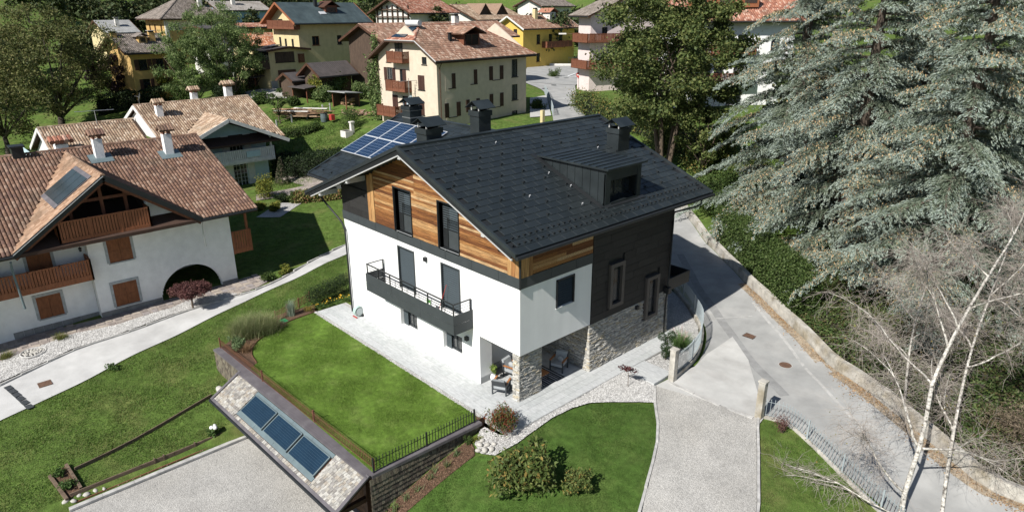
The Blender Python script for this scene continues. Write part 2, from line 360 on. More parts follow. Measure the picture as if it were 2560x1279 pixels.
# ------------------------------------------------------------------ the modern house
HOUSE = thing('modern_house', (-7,5,0), 'large white modern house with black metal roof and reclaimed timber gable', 'house')
ZR, XR, KR = 11.244, -7.1414, .4012; XE, XL, YF, YB = 1.0, -17.1, -1.16, 13.46
Z1, Z2, Z3 = 2.6, 5.86, 6.37; LY = 11.46; WX = -14.9; QY = 4.79
PF = PL((0,0,0), (1,0,0), (0,-1,0)); PR = PL((0,0,0), (0,1,0), (1,0,0))
rtop = lambda x: ZR-KR*abs(x-XR)
UND = .32
gtop = [(WX, rtop(WX)-UND), (XR, ZR-UND), (0, rtop(0)-UND)]
wins_up = [(-9.43,-7.93,6.37,8.72), (-5.66,-4.12,6.37,8.72)]
doors = [(-9.43,-7.9,3.16,5.57), (-5.66,-4.16,3.16,5.62)]
wsm = [(-9.55,-7.97,.86,1.9), (-5.7,-4.16,.9,2.0)]
mb = MB()
facade(mb, PF, WX, -2.8, 0, [(WX,Z1),(-2.8,Z1)], wsm); facade(mb, PF, WX, 0, Z1, [(WX,Z2),(0,Z2)], doors)
facade(mb, PR, .3, QY, Z1, [(.3,Z2),(QY,Z2)], [(2.29,3.53,4.26,5.66)])
mb.b2((-2.8-.6,.301,0),(-2.8,.76,Z1)); mb.b2((-3.7,.761,0),(-3.4,QY,Z1)); mb.b2((-3.4,.301,Z1),(-.301,QY,Z1+.2))
mb.b2((WX,.301,0),(WX+.3,LY,Z2)); mb.b2((WX+.301,LY-.3,0),(-.01,LY,Z2))
wall = mb.build('wall', m_white, HOUSE)
mb = MB(); facade(mb, PF, WX, 0, Z3-.5, gtop, wins_up, th=.25, d=-.04); facade(mb, PR, .26, LY, Z2, [(.26,rtop(0)-UND),(LY,rtop(0)-UND)], [], th=.25, d=-.04)
facade(mb, PR, QY, LY, Z1-.1, [(QY,Z2),(LY,Z2)], [(6.25,7.1,3.2,5.3),(9.4,10.25,1.55,3.75)], th=.3, d=-.041)
mb.b2((WX,.3,Z2),(WX+.25,LY,7.9)); mb.b2((WX+.26,LY-.25,Z2),(-.3,LY,8.0))
mb.build('upper_wall_lining', m_dark, HOUSE)
# back part of the house, cross wing
mb = MB(); mb.b2((-18.9,2.3,0),(WX-.01,14,7.2)); mb.slab([(-18.9,2.3,7.2),(-18.9,14,7.2),(-18.9,8.62,9.9)], (4,0,0)); mb.build('wing_wall', m_white, HOUSE)
# dark fascia band: separate panels with joints
def boxpart(name, lo, hi, mat, parent): return MB().b2(lo, hi).build(name, mat, parent)
xs = [WX-.05,-13.2,-11.4,-9.3,-7.2,-5.2,-3.2,-1.35,.05]
for a, b in zip(xs, xs[1:]): boxpart('fascia_panel', (a+.008,-.05,Z2+.01), (b-.008,-.001,Z3), m_band, HOUSE)
ys = [.0,1.9,3.6,QY]
for a, b in zip(ys, ys[1:]): boxpart('fascia_panel', (.001,a+.008,Z2+.01), (.05,b-.008,Z3), m_band, HOUSE)
# planks of the gable
rr = random.Random(3)
def hsplit(u0, u1, holes, z0, z1):
    iv = [(u0, u1)]
    for h in holes:
        if h[3] > z0+.02 and h[2] < z1-.02:
            nv = []
            for a, b in iv:
                if h[0]-.06 > a: nv.append((a, min(b, h[0]-.06)))
                if h[1]+.06 < b: nv.append((max(a, h[1]+.06), b))
            iv = [(a, b) for a, b in nv if b-a > .05]
    return iv
z = Z3+.015
while z < 10.7:
    h = rr.choice([.11,.13,.15,.17]); zm = z+h/2
    u0 = max(-11.35, XR-(ZR-UND-zm)/KR); u1 = min(-.76, XR+(ZR-UND-zm)/KR)
    if u1-u0 > .3:
        for a, b in hsplit(u0, u1, wins_up, z, z+h):
            # boards meet at common joints, like the bays of the real cladding
            cuts = [a]+[c+rr.uniform(-.02,.02) for c in (-7.6,-4.75) if a+.4 < c < b-.4]+[b]
            for c0, c1 in zip(cuts, cuts[1:]):
                MB().b2((c0+.004,-.02-rr.uniform(.004,.022),z+.004),(c1-.004,-.005,z+h-.004)).build('plank', m_oldwood, HOUSE)
    z += h
for a in (-12.0,-11.68): boxpart('corner_board', (a,-.055,Z3+.005), (a+.3,-.003,rtop(a)-UND-.02), m_oldwoodv, HOUSE)
for a in (-.74,-.50,-.25): boxpart('corner_board', (a+.004,-.055,Z3+.005), (a+.236,-.003,rtop(a)-UND-.13), m_oldwoodv, HOUSE)
for a in (.03,.26,.5): boxpart('corner_board', (.003,a+.004,Z3+.005), (.055,a+.226,7.95), m_oldwoodv, HOUSE)
z = Z3+.015
while z < 7.9:
    h = rr.choice([.16,.19,.22]); c = rr.choice([2.3,2.9,3.3])
    for a, b in ((.75,c),(c,QY-.02)): MB().b2((.005,a+.004,z+.004),(.02+rr.uniform(.004,.022),b-.004,min(7.95,z+h-.004))).build('plank', m_oldwood, HOUSE)
    z += h
# dark cladding panels left of the timber and on the right facade
def cladding(pl, u0, u1, z0, ztop, holes, hh=.36, seed=1):
    r = random.Random(seed); z = z0; i = 0
    while z < ztop-.05:
        z1 = min(z+hh, ztop); off = r.uniform(.3,1.6)
        cuts = [u0]; c = u0+off
        while c < u1-.2: cuts.append(c); c += r.choice([1.5,1.9,2.3])
        cuts.append(u1)
        for a, b in zip(cuts, cuts[1:]):
            for q0, q1 in hsplit(a, b, holes, z, z1):
                if q1-q0 < .06: continue
                mb = MB(); pl.box(mb, (q0+.006,.0,z+.005), (q1-.006,.022+.008*r.random(),z1-.005)); mb.build('cladding_panel', m_fibre, HOUSE)
        z = z1
cladding(PF, WX, -12.02, Z3, 8.0, [], .4, 4)
slits = [(6.1,7.22,3.04,5.43),(9.24,10.37,1.4,3.86)]
cladding(PR, QY+.03, LY, Z1-.02, 7.95, slits, .4, 5)
# split-stone walls
stones = []
def stonework(pl, u0, u1, z0, z1, batter=0., seed=2, holes=()):
    r = random.Random(seed); z = z0
    while z < z1-.03:
        h = min(r.choice([.06,.07,.08,.09]), z1-z); u = u0+0
        while u < u1-.02:
            w = min(r.uniform(.14,.42), u1-u)
            if u1-(u+w) < .09: w = u1-u
            k = (1-(z-z0)/max(.1,(z1-z0)))*batter
            ok = not any(a-.05 < u+w/2 < b+.05 and c-.05 < z+h/2 < e+.05 for a, b, c, e in holes)
            if ok: stones.append((pl, u+.004, u+w-.004, z+.004, z+h-.004, .03+r.uniform(0,.035), k))
            u += w
        z += h
mb = MB(); mb.b2((-.72,.24,0),(-.33,1.7,Z1)); mb.b2((-2.9,QY+.02,0),(-.06,QY+.3,Z1)); mb.b2((-.3,QY+.02,0),(-.05,LY,Z1-.1)); mb.build('stone_backing', m_mortar, HOUSE)
stonework(PL((-.33,0,0),(0,1,0),(1,0,0)), .2, 1.72, 0, 2.57, seed=1)
stonework(PL((0,.24,0),(1,0,0),(0,-1,0)), -.72, -.27, 0, 2.57, seed=5)
stonework(PL((-.05,0,0),(0,1,0),(1,0,0)), QY-.06, LY, 0, 2.56, .13, seed=3, holes=slits)
stonework(PL((0,QY+.02,0),(1,0,0),(0,-1,0)), -3.35, .0, 0, 2.57, seed=6)
def stone_mb(mb, q):
    pl, a, b, c, e, d, k = q; j = lambda s: random.uniform(-s, s)
    vs = [pl.p(a,-.02,c), pl.p(b,-.02,c), pl.p(b,-.02,e), pl.p(a,-.02,e)]
    fx = [(a,c),(b,c),(b,e),(a,e)]
    for (u, z), su, sz in zip(fx, (1,-1,-1,1), (1,1,-1,-1)): vs.append(pl.p(u+su*.012+j(.006), k+d+j(.018), z+sz*.010+j(.005)))
    return mb.add(vs, [(0,4,5,1)[::-1] if False else (0,1,5,4),(1,2,6,5),(2,3,7,6),(3,0,4,7),(4,5,6,7)])
order = sorted(range(len(stones)), key=lambda i: (stones[i][0].p(stones[i][1],0,0)-mw.translation).length)
rest = MB()
for n_, i in enumerate(order):
    if n_ < 290: stone_mb(MB(), stones[i]).build('stone', m_stone, HOUSE)
    else: stone_mb(rest, stones[i])
tag(rest.build('stone_courses', m_stone, HOUSE), kind='stuff')
m_plinth = M('grey_plinth', (.33,.34,.34), .9, var=.12, scale=3)
mb = MB(); mb.b2((-2.797,.0,.0),(-2.77,.78,.34)); mb.b2((-3.397,.78,0),(-3.37,QY,.34)); mb.build('plinth', m_plinth, HOUSE)

# windows --------------------------------------------------------------
def window(parent, pl, q, depth=.22, fr=.07, mf=m_dark, mullions=1, curtain=None, louver=None, sill=m_dark, name='window', proud=.0, door=False):
    """frame set back in its opening, panes, optional slatted shutter / curtain / sill"""
    u0, u1, z0, z1 = q; mb = MB(); d0, d1 = -depth-.06, -depth
    for lo, hi in (((u0,d0,z0),(u0+fr,d1,z1)), ((u1-fr,d0,z0),(u1,d1,z1)), ((u0+fr,d0,z0),(u1-fr,d1,z0+fr)), ((u0+fr,d0,z1-fr),(u1-fr,d1,z1))): pl.box(mb, lo, hi)
    for i in range(1, mullions+1):
        c = lerp(u0+fr, u1-fr, i/(mullions+1)); pl.box(mb, (c-fr*.45,d0,z0+fr), (c+fr*.45,d1,z1-fr))
    w = mb.build(name, mf, parent)
    for i in range(mullions+1):
        a = lerp(u0+fr, u1-fr, i/(mullions+1)); b = lerp(u0+fr, u1-fr, (i+1)/(mullions+1))
        mb = MB(); pl.box(mb, (a,d0+.02,z0+fr), (b,d0+.03,z1-fr)); mb.build('pane', m_glass, w)
    mb = MB(); pl.box(mb, (u0-.05,d0-.3,z0-.05), (u1+.05,d0-.25,z1+.05)); mb.build('room_behind', m_room, w)
    if curtain:
        for a, b in ((u0+fr, lerp(u0,u1,.36)), (lerp(u0,u1,.64), u1-fr)) if curtain == 2 else ((u0+fr,u1-fr),):
            mb = MB(); pl.box(mb, (a,d0-.10,z0+.1), (b,d0-.08,z1-fr)); mb.build('curtain', m_curtain, w)
    if louver:
        mb = MB(); z = louver[0]; dd = -depth+.05
        while z < louver[1]-.02:
            c = pl.p((u0+u1)/2, dd, z+.04); ax = (pl.u, (pl.n*.8-V3((0,0,.6))).normalized(), (pl.n*.6+V3((0,0,.8))).normalized())
            mb.box(c, (u1-u0-2*fr, .09, .016), ax); z += .115
        pl.box(mb, (u0+fr,dd-.05,louver[0]), (u1-fr,dd-.04,louver[1])); mb.build('slatted_shutter', m_louver, w)
    if sill:
        mb = MB(); pl.box(mb, (u0-.02,-depth,z0-.045), (u1+.02,.05+proud,z0-.003)); mb.build('sill', sill, w)
    return w
m_reveal = M('pale_sill_stone', (.55,.57,.57), .8, var=.06)
for q in wins_up:
    w = window(HOUSE, PF, q, depth=.30, mf=m_louver, mullions=0, louver=(q[2]+1.0,q[3]-.05), sill=m_reveal)
    mb = MB()   # dark box frame round the opening
    for lo, hi in (((q[0]-.06,-.3,q[2]),(q[0],.07,q[3]+.06)), ((q[1],-.3,q[2]),(q[1]+.05,.07,q[3]+.06)), ((q[0],-.3,q[3]),(q[1],.07,q[3]+.06))): PF.box(mb, lo, hi)
    PF.box(mb, (q[0],-.28,q[2]+.04), (q[0]+.5,-.24,q[3])); mb.build('surround', m_dark, w)
    mb = MB(); PF.box(mb, (q[0]+.45,-.22,q[2]+.05), (q[1]-.03,-.2,q[2]+.95)); mb.build('parapet_panel', m_band, w)
    mb = MB()
    for zz in (1.02,1.12,1.22,1.32,1.42,1.52): PF.box(mb, (q[0]+.45,-.16,q[2]+zz), (q[1]-.02,-.145,q[2]+zz+.015))
    PF.box(mb, (q[0]+.45,-.17,q[2]+.1), (q[0]+.48,-.14,q[2]+1.55)); mb.build('guard_rail', m_dark, w)
for q in doors:
    w = window(HOUSE, PF, q, depth=.14, mf=m_band, mullions=0, louver=(q[2]+.04,q[3]-.05), sill=None, name='balcony_door')
    mb = MB()
    for lo, hi in (((q[0]-.0,-.2,q[2]),(q[0]+.08,.03,q[3])), ((q[1]-.08,-.2,q[2]),(q[1],.03,q[3])), ((q[0]+.08,-.2,q[3]-.07),(q[1]-.08,.03,q[3]))): PF.box(mb, lo, hi)
    mb.build('surround', m_band, w)
for i, q in enumerate(wsm):
    w = window(HOUSE, PF, q, depth=.27, mf=m_band, mullions=1, curtain=1, sill=m_reveal)
    mb = MB(); PF.box(mb, (q[0]+.02,-.24,q[2]), (q[0]+.42,-.2,q[3])); mb.build('folded_shutter', m_louver, w)
q = (2.29,3.53,4.26,5.66)
w = window(HOUSE, PR, q, depth=.1, mf=m_dark, mullions=0, louver=(q[2]+.03,q[3]-.05), sill=m_reveal)
mb = MB()
for lo, hi in (((q[0],-.1,q[2]),(q[0]+.07,.05,q[3])), ((q[1]-.07,-.1,q[2]),(q[1],.05,q[3])), ((q[0],-.1,q[3]-.07),(q[1],.05,q[3]))): PR.box(mb, lo, hi)
mb.build('surround', m_dark, w)
for q in slits:
    u0, u1, z0, z1 = q; mb = MB(); f = .2
    for lo, hi in (((u0,-.1,z0),(u0+f,.16,z1)), ((u1-f,-.1,z0),(u1,.16,z1)), ((u0+f,-.1,z0),(u1-f,.16,z0+f)), ((u0+f,-.1,z1-f),(u1-f,.16,z1))): PR.box(mb, lo, hi)
    w = mb.build('window', m_brownfr, HOUSE); mb = MB(); PR.box(mb, (u0+f,-.02,z0+f), (u1-f,.0,z1-f)); mb.build('pane', m_glass, w)
    mb = MB(); PR.box(mb, (u0+.1,-.2,z0+.1), (u1-.1,-.15,z1-.1)); mb.build('room_behind', m_room, w)
for pl, u, z in ((PF,-6.85,5.46),(PF,-3.7,2.17),(PR,8.55,2.38)):
    mb = MB(); pl.box(mb, (u-.09,.0,z-.1), (u+.09,.16,z+.1)); pl.box(mb, (u-.05,.0,z-.13), (u+.05,.1,z-.1)); mb.build('wall_lamp', m_dark, HOUSE)

# balcony ---------------------------------------------------------------
bal = MB().b2((-10.9,-1.12,2.9),(-3.27,-.06,3.02)).build('balcony', m_lgrey, HOUSE)
xs = [-10.92,-8.42,-5.9,-3.25]
for a, b in zip(xs, xs[1:]):
    for z0, z1 in ((2.86,3.34),(3.365,3.85)): boxpart('balcony_panel', (a+.006,-1.19,z0), (b-.006,-1.155,z1), m_band, bal)
for z0, z1 in ((2.86,3.34),(3.365,3.85)):
    boxpart('balcony_panel', (-3.285,-1.15,z0), (-3.25,-.02,z1), m_band, bal); boxpart('balcony_panel', (-10.92,-1.15,z0), (-10.885,-.02,z1), m_band, bal)
posts = [(x,-1.1) for x in (-10.85,-9.75,-8.65,-7.55,-6.45,-5.35,-4.25,-3.35)] + [(-3.33,-.1),(-10.85,-.1)]
for x, y in posts: boxpart('balcony_post', (x-.025,y-.025,3.02), (x+.025,y+.025,4.36), m_dark, bal)
mb = MB(); mb.b2((-10.9,-1.14,4.36),(-3.3,-1.06,4.395)); mb.b2((-3.38,-1.06,4.36),(-3.3,-.05,4.395)); mb.b2((-10.9,-1.06,4.36),(-10.82,-.05,4.395)); mb.build('handrail', m_dark, bal)
for z in (3.93,4.07,4.21):
    mb = MB(); mb.b2((-10.88,-1.106,z),(-3.33,-1.094,z+.014)); mb.b2((-3.346,-1.09,z),(-3.334,-.06,z+.014)); mb.b2((-10.866,-1.09,z),(-10.854,-.06,z+.014)); mb.build('rail_bar', m_dark, bal)

# roof --------------------------------------------------------------------
nR = V3((KR,0,1)).normalized(); dR = V3((1,0,-KR)).normalized()
mb = MB()
mb.slab([(XR,YF,ZR-.03),(XE,YF,rtop(XE)-.03),(XE,YB,rtop(XE)-.03),(XR,YB,ZR-.03)], (0,0,-.2))
mb.slab([(XR,YF,ZR-.03),(XR,YB,ZR-.03),(XL,YB,rtop(XL)-.03),(XL,YF,rtop(XL)-.03)], (0,0,-.2))
WE, WRY, WRZ, WX0 = (1.23,7.3), 8.62, 10.37, -21.3; KW = (WRZ-7.3)/(WRY-1.23)
mb.slab([(WX0,1.23,7.27),(-16.4,1.23,7.27),(-9.1,WRY,WRZ-.03),(WX0,WRY,WRZ-.03)], (0,0,-.2))
mb.slab([(WX0,WRY,WRZ-.03),(-9.1,WRY,WRZ-.03),(-16.4,16,7.27),(WX0,16,7.27)], (0,0,-.2))
roof = mb.build('roof', m_dark, HOUSE)
m_lip = M('panel_edge_glint', (.030,.036,.039), .4, var=.5, scale=6, spec=.5)  # lighter than the panels: metal glint on the folds put into the colour
# metal roof panels, each a thin plate proud at its lower edge
TW, TL = .72, (V3((XE-XR,0,(XE-XR)*KR)).length)/21
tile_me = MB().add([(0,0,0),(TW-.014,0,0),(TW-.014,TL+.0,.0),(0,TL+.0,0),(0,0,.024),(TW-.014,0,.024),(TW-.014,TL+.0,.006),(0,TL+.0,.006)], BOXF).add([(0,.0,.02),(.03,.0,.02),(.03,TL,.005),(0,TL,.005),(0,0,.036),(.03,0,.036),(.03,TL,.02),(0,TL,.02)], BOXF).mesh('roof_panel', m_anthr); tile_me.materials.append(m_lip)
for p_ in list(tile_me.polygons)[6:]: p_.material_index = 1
def place_tile(origin, along, up, nrm):
    o = link('roof_panel', tile_me); o.matrix_world = Matrix.Translation(origin) @ Matrix((along, up, nrm)).transposed().to_4x4(); o.parent = roof; return o
cells = []
for r in range(21):
    for c in range(-1, 22):
        y0 = YF+.06+c*TW+(TW/2 if r % 2 else 0)
        if y0 < YF+.0 or y0+TW > YB-.02: continue
        og = V3((XE,0,rtop(XE)))-dR*(r*TL)+V3((0,y0,0)); cells.append((og, V3((0,1,0)), -dR, nR))
upW = V3((0,1,KW)).normalized(); nW = V3((0,-KW,1)).normalized(); alW = V3((1,0,0))
for r in range(19):
    y = 1.23+r*TL*upW.y; xm = lerp(-16.97,-9.32,(y-1.23)/(WRY-1.23))
    for c in range(0, 17):
        x0 = WX0+.06+c*TW+(TW/2 if r % 2 else 0)
        if x0+TW < xm and y+TL*upW.y < WRY: cells.append((V3((x0,y,7.3+KW*(y-1.23))), alW, upW, nW))
cells.sort(key=lambda q: (q[0]-mw.translation).length)
restm = MB()
for i, q in enumerate(cells):
    if i < 298: place_tile(*q)
    else: restm.add([q[0]+q[1]*v.co.x+q[2]*v.co.y+q[3]*v.co.z for v in tile_me.vertices], BOXF+[tuple(i+8 for i in f) for f in BOXF])
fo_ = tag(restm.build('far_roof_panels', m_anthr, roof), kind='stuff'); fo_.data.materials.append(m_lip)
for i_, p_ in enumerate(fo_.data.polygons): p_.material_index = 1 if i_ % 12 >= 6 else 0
# edging of the roof
mb = MB(); mb.b2((XR-.16,YF-.02,ZR-.05),(XR+.16,YB,ZR+.05)); mb.slab([(XR-.16,YF-.02,ZR+.05),(XR,YF-.02,ZR+.1),(XR+.16,YF-.02,ZR+.05)], (0,YB-YF,0)); mb.build('ridge_cap', m_anthr, roof)
mb = MB(); mb.b2((WX0,WRY-.15,WRZ-.05),(-9.2,WRY+.15,WRZ+.06)); mb.build('ridge_cap', m_anthr, roof)
for ya, yb in ((YF-.06,YF+.07),(YB-.07,YB+.06)):
    for xa, xb in ((XR,XE),(XR,XL)):
        mb = MB(); mb.slab([(xa,ya,rtop(xa)+.06),(xb,ya,rtop(xb)+.06),(xb,ya,rtop(xb)-.12),(xa,ya,rtop(xa)-.12)], (0,yb-ya,0)); mb.build('verge_trim', m_anthr, roof)
mb = MB(); mb.slab([(WX0-.06,1.2,7.36),(WX0-.06,WRY,WRZ+.06),(WX0-.06,WRY,WRZ-.2),(WX0-.06,1.2,7.08)], (.13,0,0)); mb.build('verge_trim', m_anthr, roof)
mb = MB()   # barge boards below the verge, with a pale drip profile
for xa, xb in ((XR,XE-.35),(XR,XL+.5)): mb.slab([(xa,YF+.02,rtop(xa)-.13),(xb,YF+.02,rtop(xb)-.13),(xb,YF+.02,rtop(xb)-.42),(xa,YF+.02,rtop(xa)-.42)], (0,.05,0))
mb.build('barge_board', m_dark, roof)
mb = MB()
for xa, xb in ((XR,XE-.3),(XR,XL+.6)): mb.slab([(xa,YF+.0,rtop(xa)-.38),(xb,YF+.0,rtop(xb)-.38),(xb,YF+.0,rtop(xb)-.44),(xa,YF+.0,rtop(xa)-.44)], (0,.07,0))
mb.build('drip_profile', m_lgrey, roof)
mb = MB()
for xa, xb in ((XR,XE-.1),(XR,XL+.15)): mb.slab([(xa,YF+.08,rtop(xa)-.24),(xb,YF+.08,rtop(xb)-.24),(xb,0,rtop(xb)-.24),(xa,0,rtop(xa)-.24)], (0,0,-.05))
mb.build('soffit', m_band, roof)
for x in (XR,-15.5,-1.15,-12.3):
    w_, h_ = (.22,.3); mb = MB(); mb.b2((x-w_/2,YF+.06,rtop(x)-.3-h_),(x+w_/2,.0,rtop(x)-.31)); mb.build('purlin', m_lgrey, roof)
gut = MB(); gut.tube([(XE+.07,YF-.05,rtop(XE)-.12),(XE+.07,YB+.05,rtop(XE)-.14)], .085, 10); gut.b2((XE-.03,YF,rtop(XE)-.24),(XE-.005,YB,rtop(XE)-.02)); gut.build('gutter', m_dark, roof)
gut = MB(); gut.tube([(WX0-.05,1.17,7.18),(-16.5,1.17,7.16)], .08, 8); gut.build('gutter', m_dark, roof)
gut = MB(); gut.tube([(XL-.06,YF,rtop(XL)-.14),(XL-.06,1.0,rtop(XL)-.15)], .08, 8); gut.build('gutter', m_dark, roof)
MB().tube([(XL,-.3,7.0),(XL,-.3,6.85),(-15.25,-.22,5.9),(-14.98,-.12,5.6),(-14.7,-.12,5.2),(-14.7,-.12,.0)], .055, 10).build('downpipe', m_dark, HOUSE, True)
MB().tube([(XE+.05,LY+.9,7.85),(XE+.05,LY+.85,7.55),(.9,LY+.7,7.4),(.12,LY-.15,7.1),(.12,LY-.2,6.6),(.12,LY-.2,3.6),(.2,LY-.35,3.3),(.2,LY-.35,2.5),(.12,LY-.3,2.2),(.12,LY-.3,0)], .05, 10).build('downpipe', m_dark, HOUSE, True)
mb = MB(); mb.b2((.04,LY-.5,2.5),(.36,LY-.2,2.85)); mb.build('rain_collector', m_dark, HOUSE)
MB().tube([(.06,-.06,7.4),(.06,-.06,Z2+.02)], .05, 8).build('corner_trim', m_dark, HOUSE)
mb = MB(); mb.b2((-2.4,LY,2.45),(.0,LY+2.1,2.6)); mb.b2((-.06,LY,2.6),(0,LY+2.1,3.15)); mb.b2((-2.4,LY,2.6),(-2.34,LY+2.1,3.15)); mb.b2((-2.34,LY+2.04,2.6),(-.06,LY+2.1,3.15)); mb.build('back_balcony', m_dark, HOUSE)
# snow guards
sg = MB(); sg.add([(-.02,0,0),(.02,0,0),(.02,.14,0),(-.02,.14,0),(-.02,.0,.075),(.02,.0,.075)], [(0,1,5,4),(0,4,3),(1,2,5),(4,5,2,3)]); sg.b2((-.06,-.012,.0),(.06,.008,.06)); sg_me = sg.mesh('snow_guard', m_dark)
nsg = 0; DORM = (-4.6,.2,5.5,8.8)
def snow_guard(og, al, up, nr):
    global nsg
    if DORM[0] < og.x < DORM[1] and DORM[2] < og.y < DORM[3]: return
    o = link('snow_guard', sg_me); o.matrix_world = Matrix.Translation(og) @ Matrix((al, up, nr)).transposed().to_4x4(); o.parent = roof; nsg += 1
for r in range(0, 20):
    if r in (1,2):
        for c in range(41): snow_guard(V3((XE,0,rtop(XE)))-dR*(r*TL-.02+.12)+V3((0,YF+.25+c*.35,0))+nR*.02, V3((0,1,0)), -dR, nR)
    elif r > 3 and r % 2 == 0:
        for c in range(10): snow_guard(V3((XE,0,rtop(XE)))-dR*(r*TL+.06)+V3((0,YF+.6+c*1.44+(.72 if r % 4 else 0),0))+nR*.02, V3((0,1,0)), -dR, nR)
for c in range(3): snow_guard(V3((-20.3+c*1.05,1.75,7.3+KW*.52))+nW*.02, alW, upW, nW)
m_hook = M('galvanised_hook', (.6,.6,.6), .4, var=.05, metal=.4)
for x, y in ((-6.1,4.1),(-3.1,4.9),(-1.9,2.4),(-.6,4.6),(-4.2,9.9),(-1.2,9.7),(-1.9,5.2)):
    mb = MB(); c = V3((x,y,rtop(x)+.05)); mb.tube([c, c+V3((0,.0,.07)), c+V3((.03,.05,.1)), c+V3((.05,.0,.06))], .018, 6); mb.build('safety_hook', m_hook, roof)
# dormer
dz = lambda x: rtop(x)+.02
mb = MB(); mb.slab([(-.16,5.72,dz(-.16)),(-.16,5.72,10.2),(-4.3,5.72,dz(-4.3))], (0,.08,0)); mb.slab([(-.16,8.38,dz(-.16)),(-.16,8.38,10.2),(-4.3,8.38,dz(-4.3))], (0,.08,0))
mb.b2((-.24,5.72,10.0),(-.14,8.46,10.22)); mb.b2((-.24,5.72,dz(-.2)),(-.14,6.1,10.0)); mb.b2((-.24,8.16,dz(-.2)),(-.14,8.46,10.0)); mb.b2((-.24,6.1,9.62),(-.16,8.16,10.0)); mb.b2((-.3,6.1,dz(-.2)-.1),(-.1,8.16,dz(-.2)+.08))
dor = mb.build('dormer', m_anthr, roof)
for i in range(7):
    x = -.6-i*.5; zt = lerp(10.2, dz(-4.3), (x+.16)/(-4.14))
    MB().b2((x-.012,5.695,dz(x)),(x+.012,5.72,zt)).build('standing_seam', m_anthr, dor)
mb = MB(); mb.slab([(.1,5.55,10.2),(.1,8.63,10.2),(-4.55,8.63,10.22),(-4.55,5.55,10.22)], (0,0,.09)); mb.build('dormer_roof', m_anthr, dor)
for i in range(9):
    x = -.2-i*.47; MB().add([V3((x,5.55,10.3)),V3((x+.03,5.55,10.3)),V3((x-.0,8.6,10.325)),V3((x-.03,8.6,10.325)),V3((x,5.55,10.335)),V3((x+.03,5.55,10.335)),V3((x,8.6,10.36)),V3((x-.03,8.6,10.36))], BOXF).build('standing_seam', m_anthr, dor)
mb = MB(); mb.b2((-.62,6.1,dz(-.62)),(-.6,8.16,9.62)); mb.build('pane', m_glass, dor); MB().b2((-1.2,6.1,8.5),(-1.1,8.16,9.9)).build('room_behind', m_room, dor)
MB().b2((-.66,6.9,dz(-.62)),(-.58,6.97,9.62)).build('mullion', m_dark, dor)
mb = MB(); mb.slab([(-.05,5.35,dz(-.05)+.005),(-.05,5.6,dz(-.05)+.005),(-4.8,5.6,dz(-4.8)+.005),(-4.8,5.35,dz(-4.8)+.005)], (0,0,.03)); mb.slab([(.05,5.72,dz(.05)+.005),(.05,8.7,dz(.05)+.005),(-.3,8.7,dz(-.3)+.005),(-.3,5.72,dz(-.3)+.005)], (0,0,.035)); mb.build('flashing', m_dark, dor)
# chimneys
def chimney(cx, cy, zb, zt, wx, wy, bands=False):
    mb = MB(); mb.b2((cx-wx/2,cy-wy/2,zb),(cx+wx/2,cy+wy/2,zt)); mb.b2((cx-wx/2-.06,cy-wy/2-.06,zt-.28),(cx+wx/2+.06,cy+wy/2+.06,zt)); c = mb.build('chimney', m_anthr, roof)
    hx, hy = wx/2+.24, wy/2+.16; mb = MB()
    for s in (-1, 1): mb.slab([(cx,cy-hy,zt+.5),(cx,cy+hy,zt+.5),(cx+s*hx,cy+hy,zt+.12),(cx+s*hx,cy-hy,zt+.12)], (0,0,.03))
    mb.build('chimney_hood', m_anthr, c)
    for a in (-1, 1):
        for b in (-1, 1): MB().b2((cx+a*(wx/2-.08)-.03,cy+b*(wy/2-.08)-.03,zt),(cx+a*(wx/2-.08)+.03,cy+b*(wy/2-.08)+.03,zt+.25)).build('hood_leg', m_lgrey, c)
    if bands:
        for z in (zb+.75, zt-.3-.02): MB().b2((cx-wx/2-.02,cy-wy/2-.02,z),(cx+wx/2+.02,cy+wy/2+.02,z+.06)).build('steel_band', m_steel, c)
    return c
chimney(-4.05,11.5,8.6,11.1,.82,1.0)
chimney(-8.2,1.5,10.2,11.75,.85,.95)
chimney(-8.6,5.25,10.0,12.2,.75,.85)
chimney(-18.9,7.95,9.7,11.25,.9,.95,True)
# photovoltaic panels on the wing
m_pvblue = M('solar_cell', (.014,.045,.12), .18, var=.12, scale=2, spec=.6, ramp=[(.011,.03,.07),(.015,.037,.085)])
m_pvback = M('panel_back_sheet', (.22,.27,.34), .5, var=.05)
m_alu = M('aluminium_edge', (.62,.63,.64), .4, var=.04, metal=.2)
x0, y0 = -21.2, 3.7; pw, ph = 1.7, 1.93
for r in range(2):
    for c in range(4):
        xa, ya = x0+c*pw, y0+r*ph; q = lambda a, b, h: V3((xa+a, ya+b, 7.3+KW*(ya+b-1.23)))+nW*(.12+h)
        mb = MB(); e = .035
        for a0, b0, a1, b1 in ((0,0,pw-.02,e),(0,ph-.02-e,pw-.02,ph-.02),(0,e,e,ph-.02-e),(pw-.02-e,e,pw-.02,ph-.02-e)): mb.slab([q(a0,b0,0),q(a1,b0,0),q(a1,b1,0),q(a0,b1,0)], nW*.045)
        fr_ = mb.build('solar_panel', m_alu, roof); mb = MB(); mb.slab([q(e,e,0),q(pw-.02-e,e,0),q(pw-.02-e,ph-.02-e,0),q(e,ph-.02-e,0)], nW*.03); mb.build('back_sheet', m_pvback, fr_); mb = MB(); nc, nr_ = 6, 7; cw, chh = (pw-.1)/nc, (ph-.1)/nr_
        for i in range(nc):
            for j in range(nr_):
                a, b = .045+i*cw, .045+j*chh; g = .008; mb.poly([q(a+g,b+g,.036), q(a+cw-g,b+g,.036), q(a+cw-g,b+chh-g,.036), q(a+g,b+chh-g,.036)])
        mb.build('solar_cells', m_pvblue, fr_)

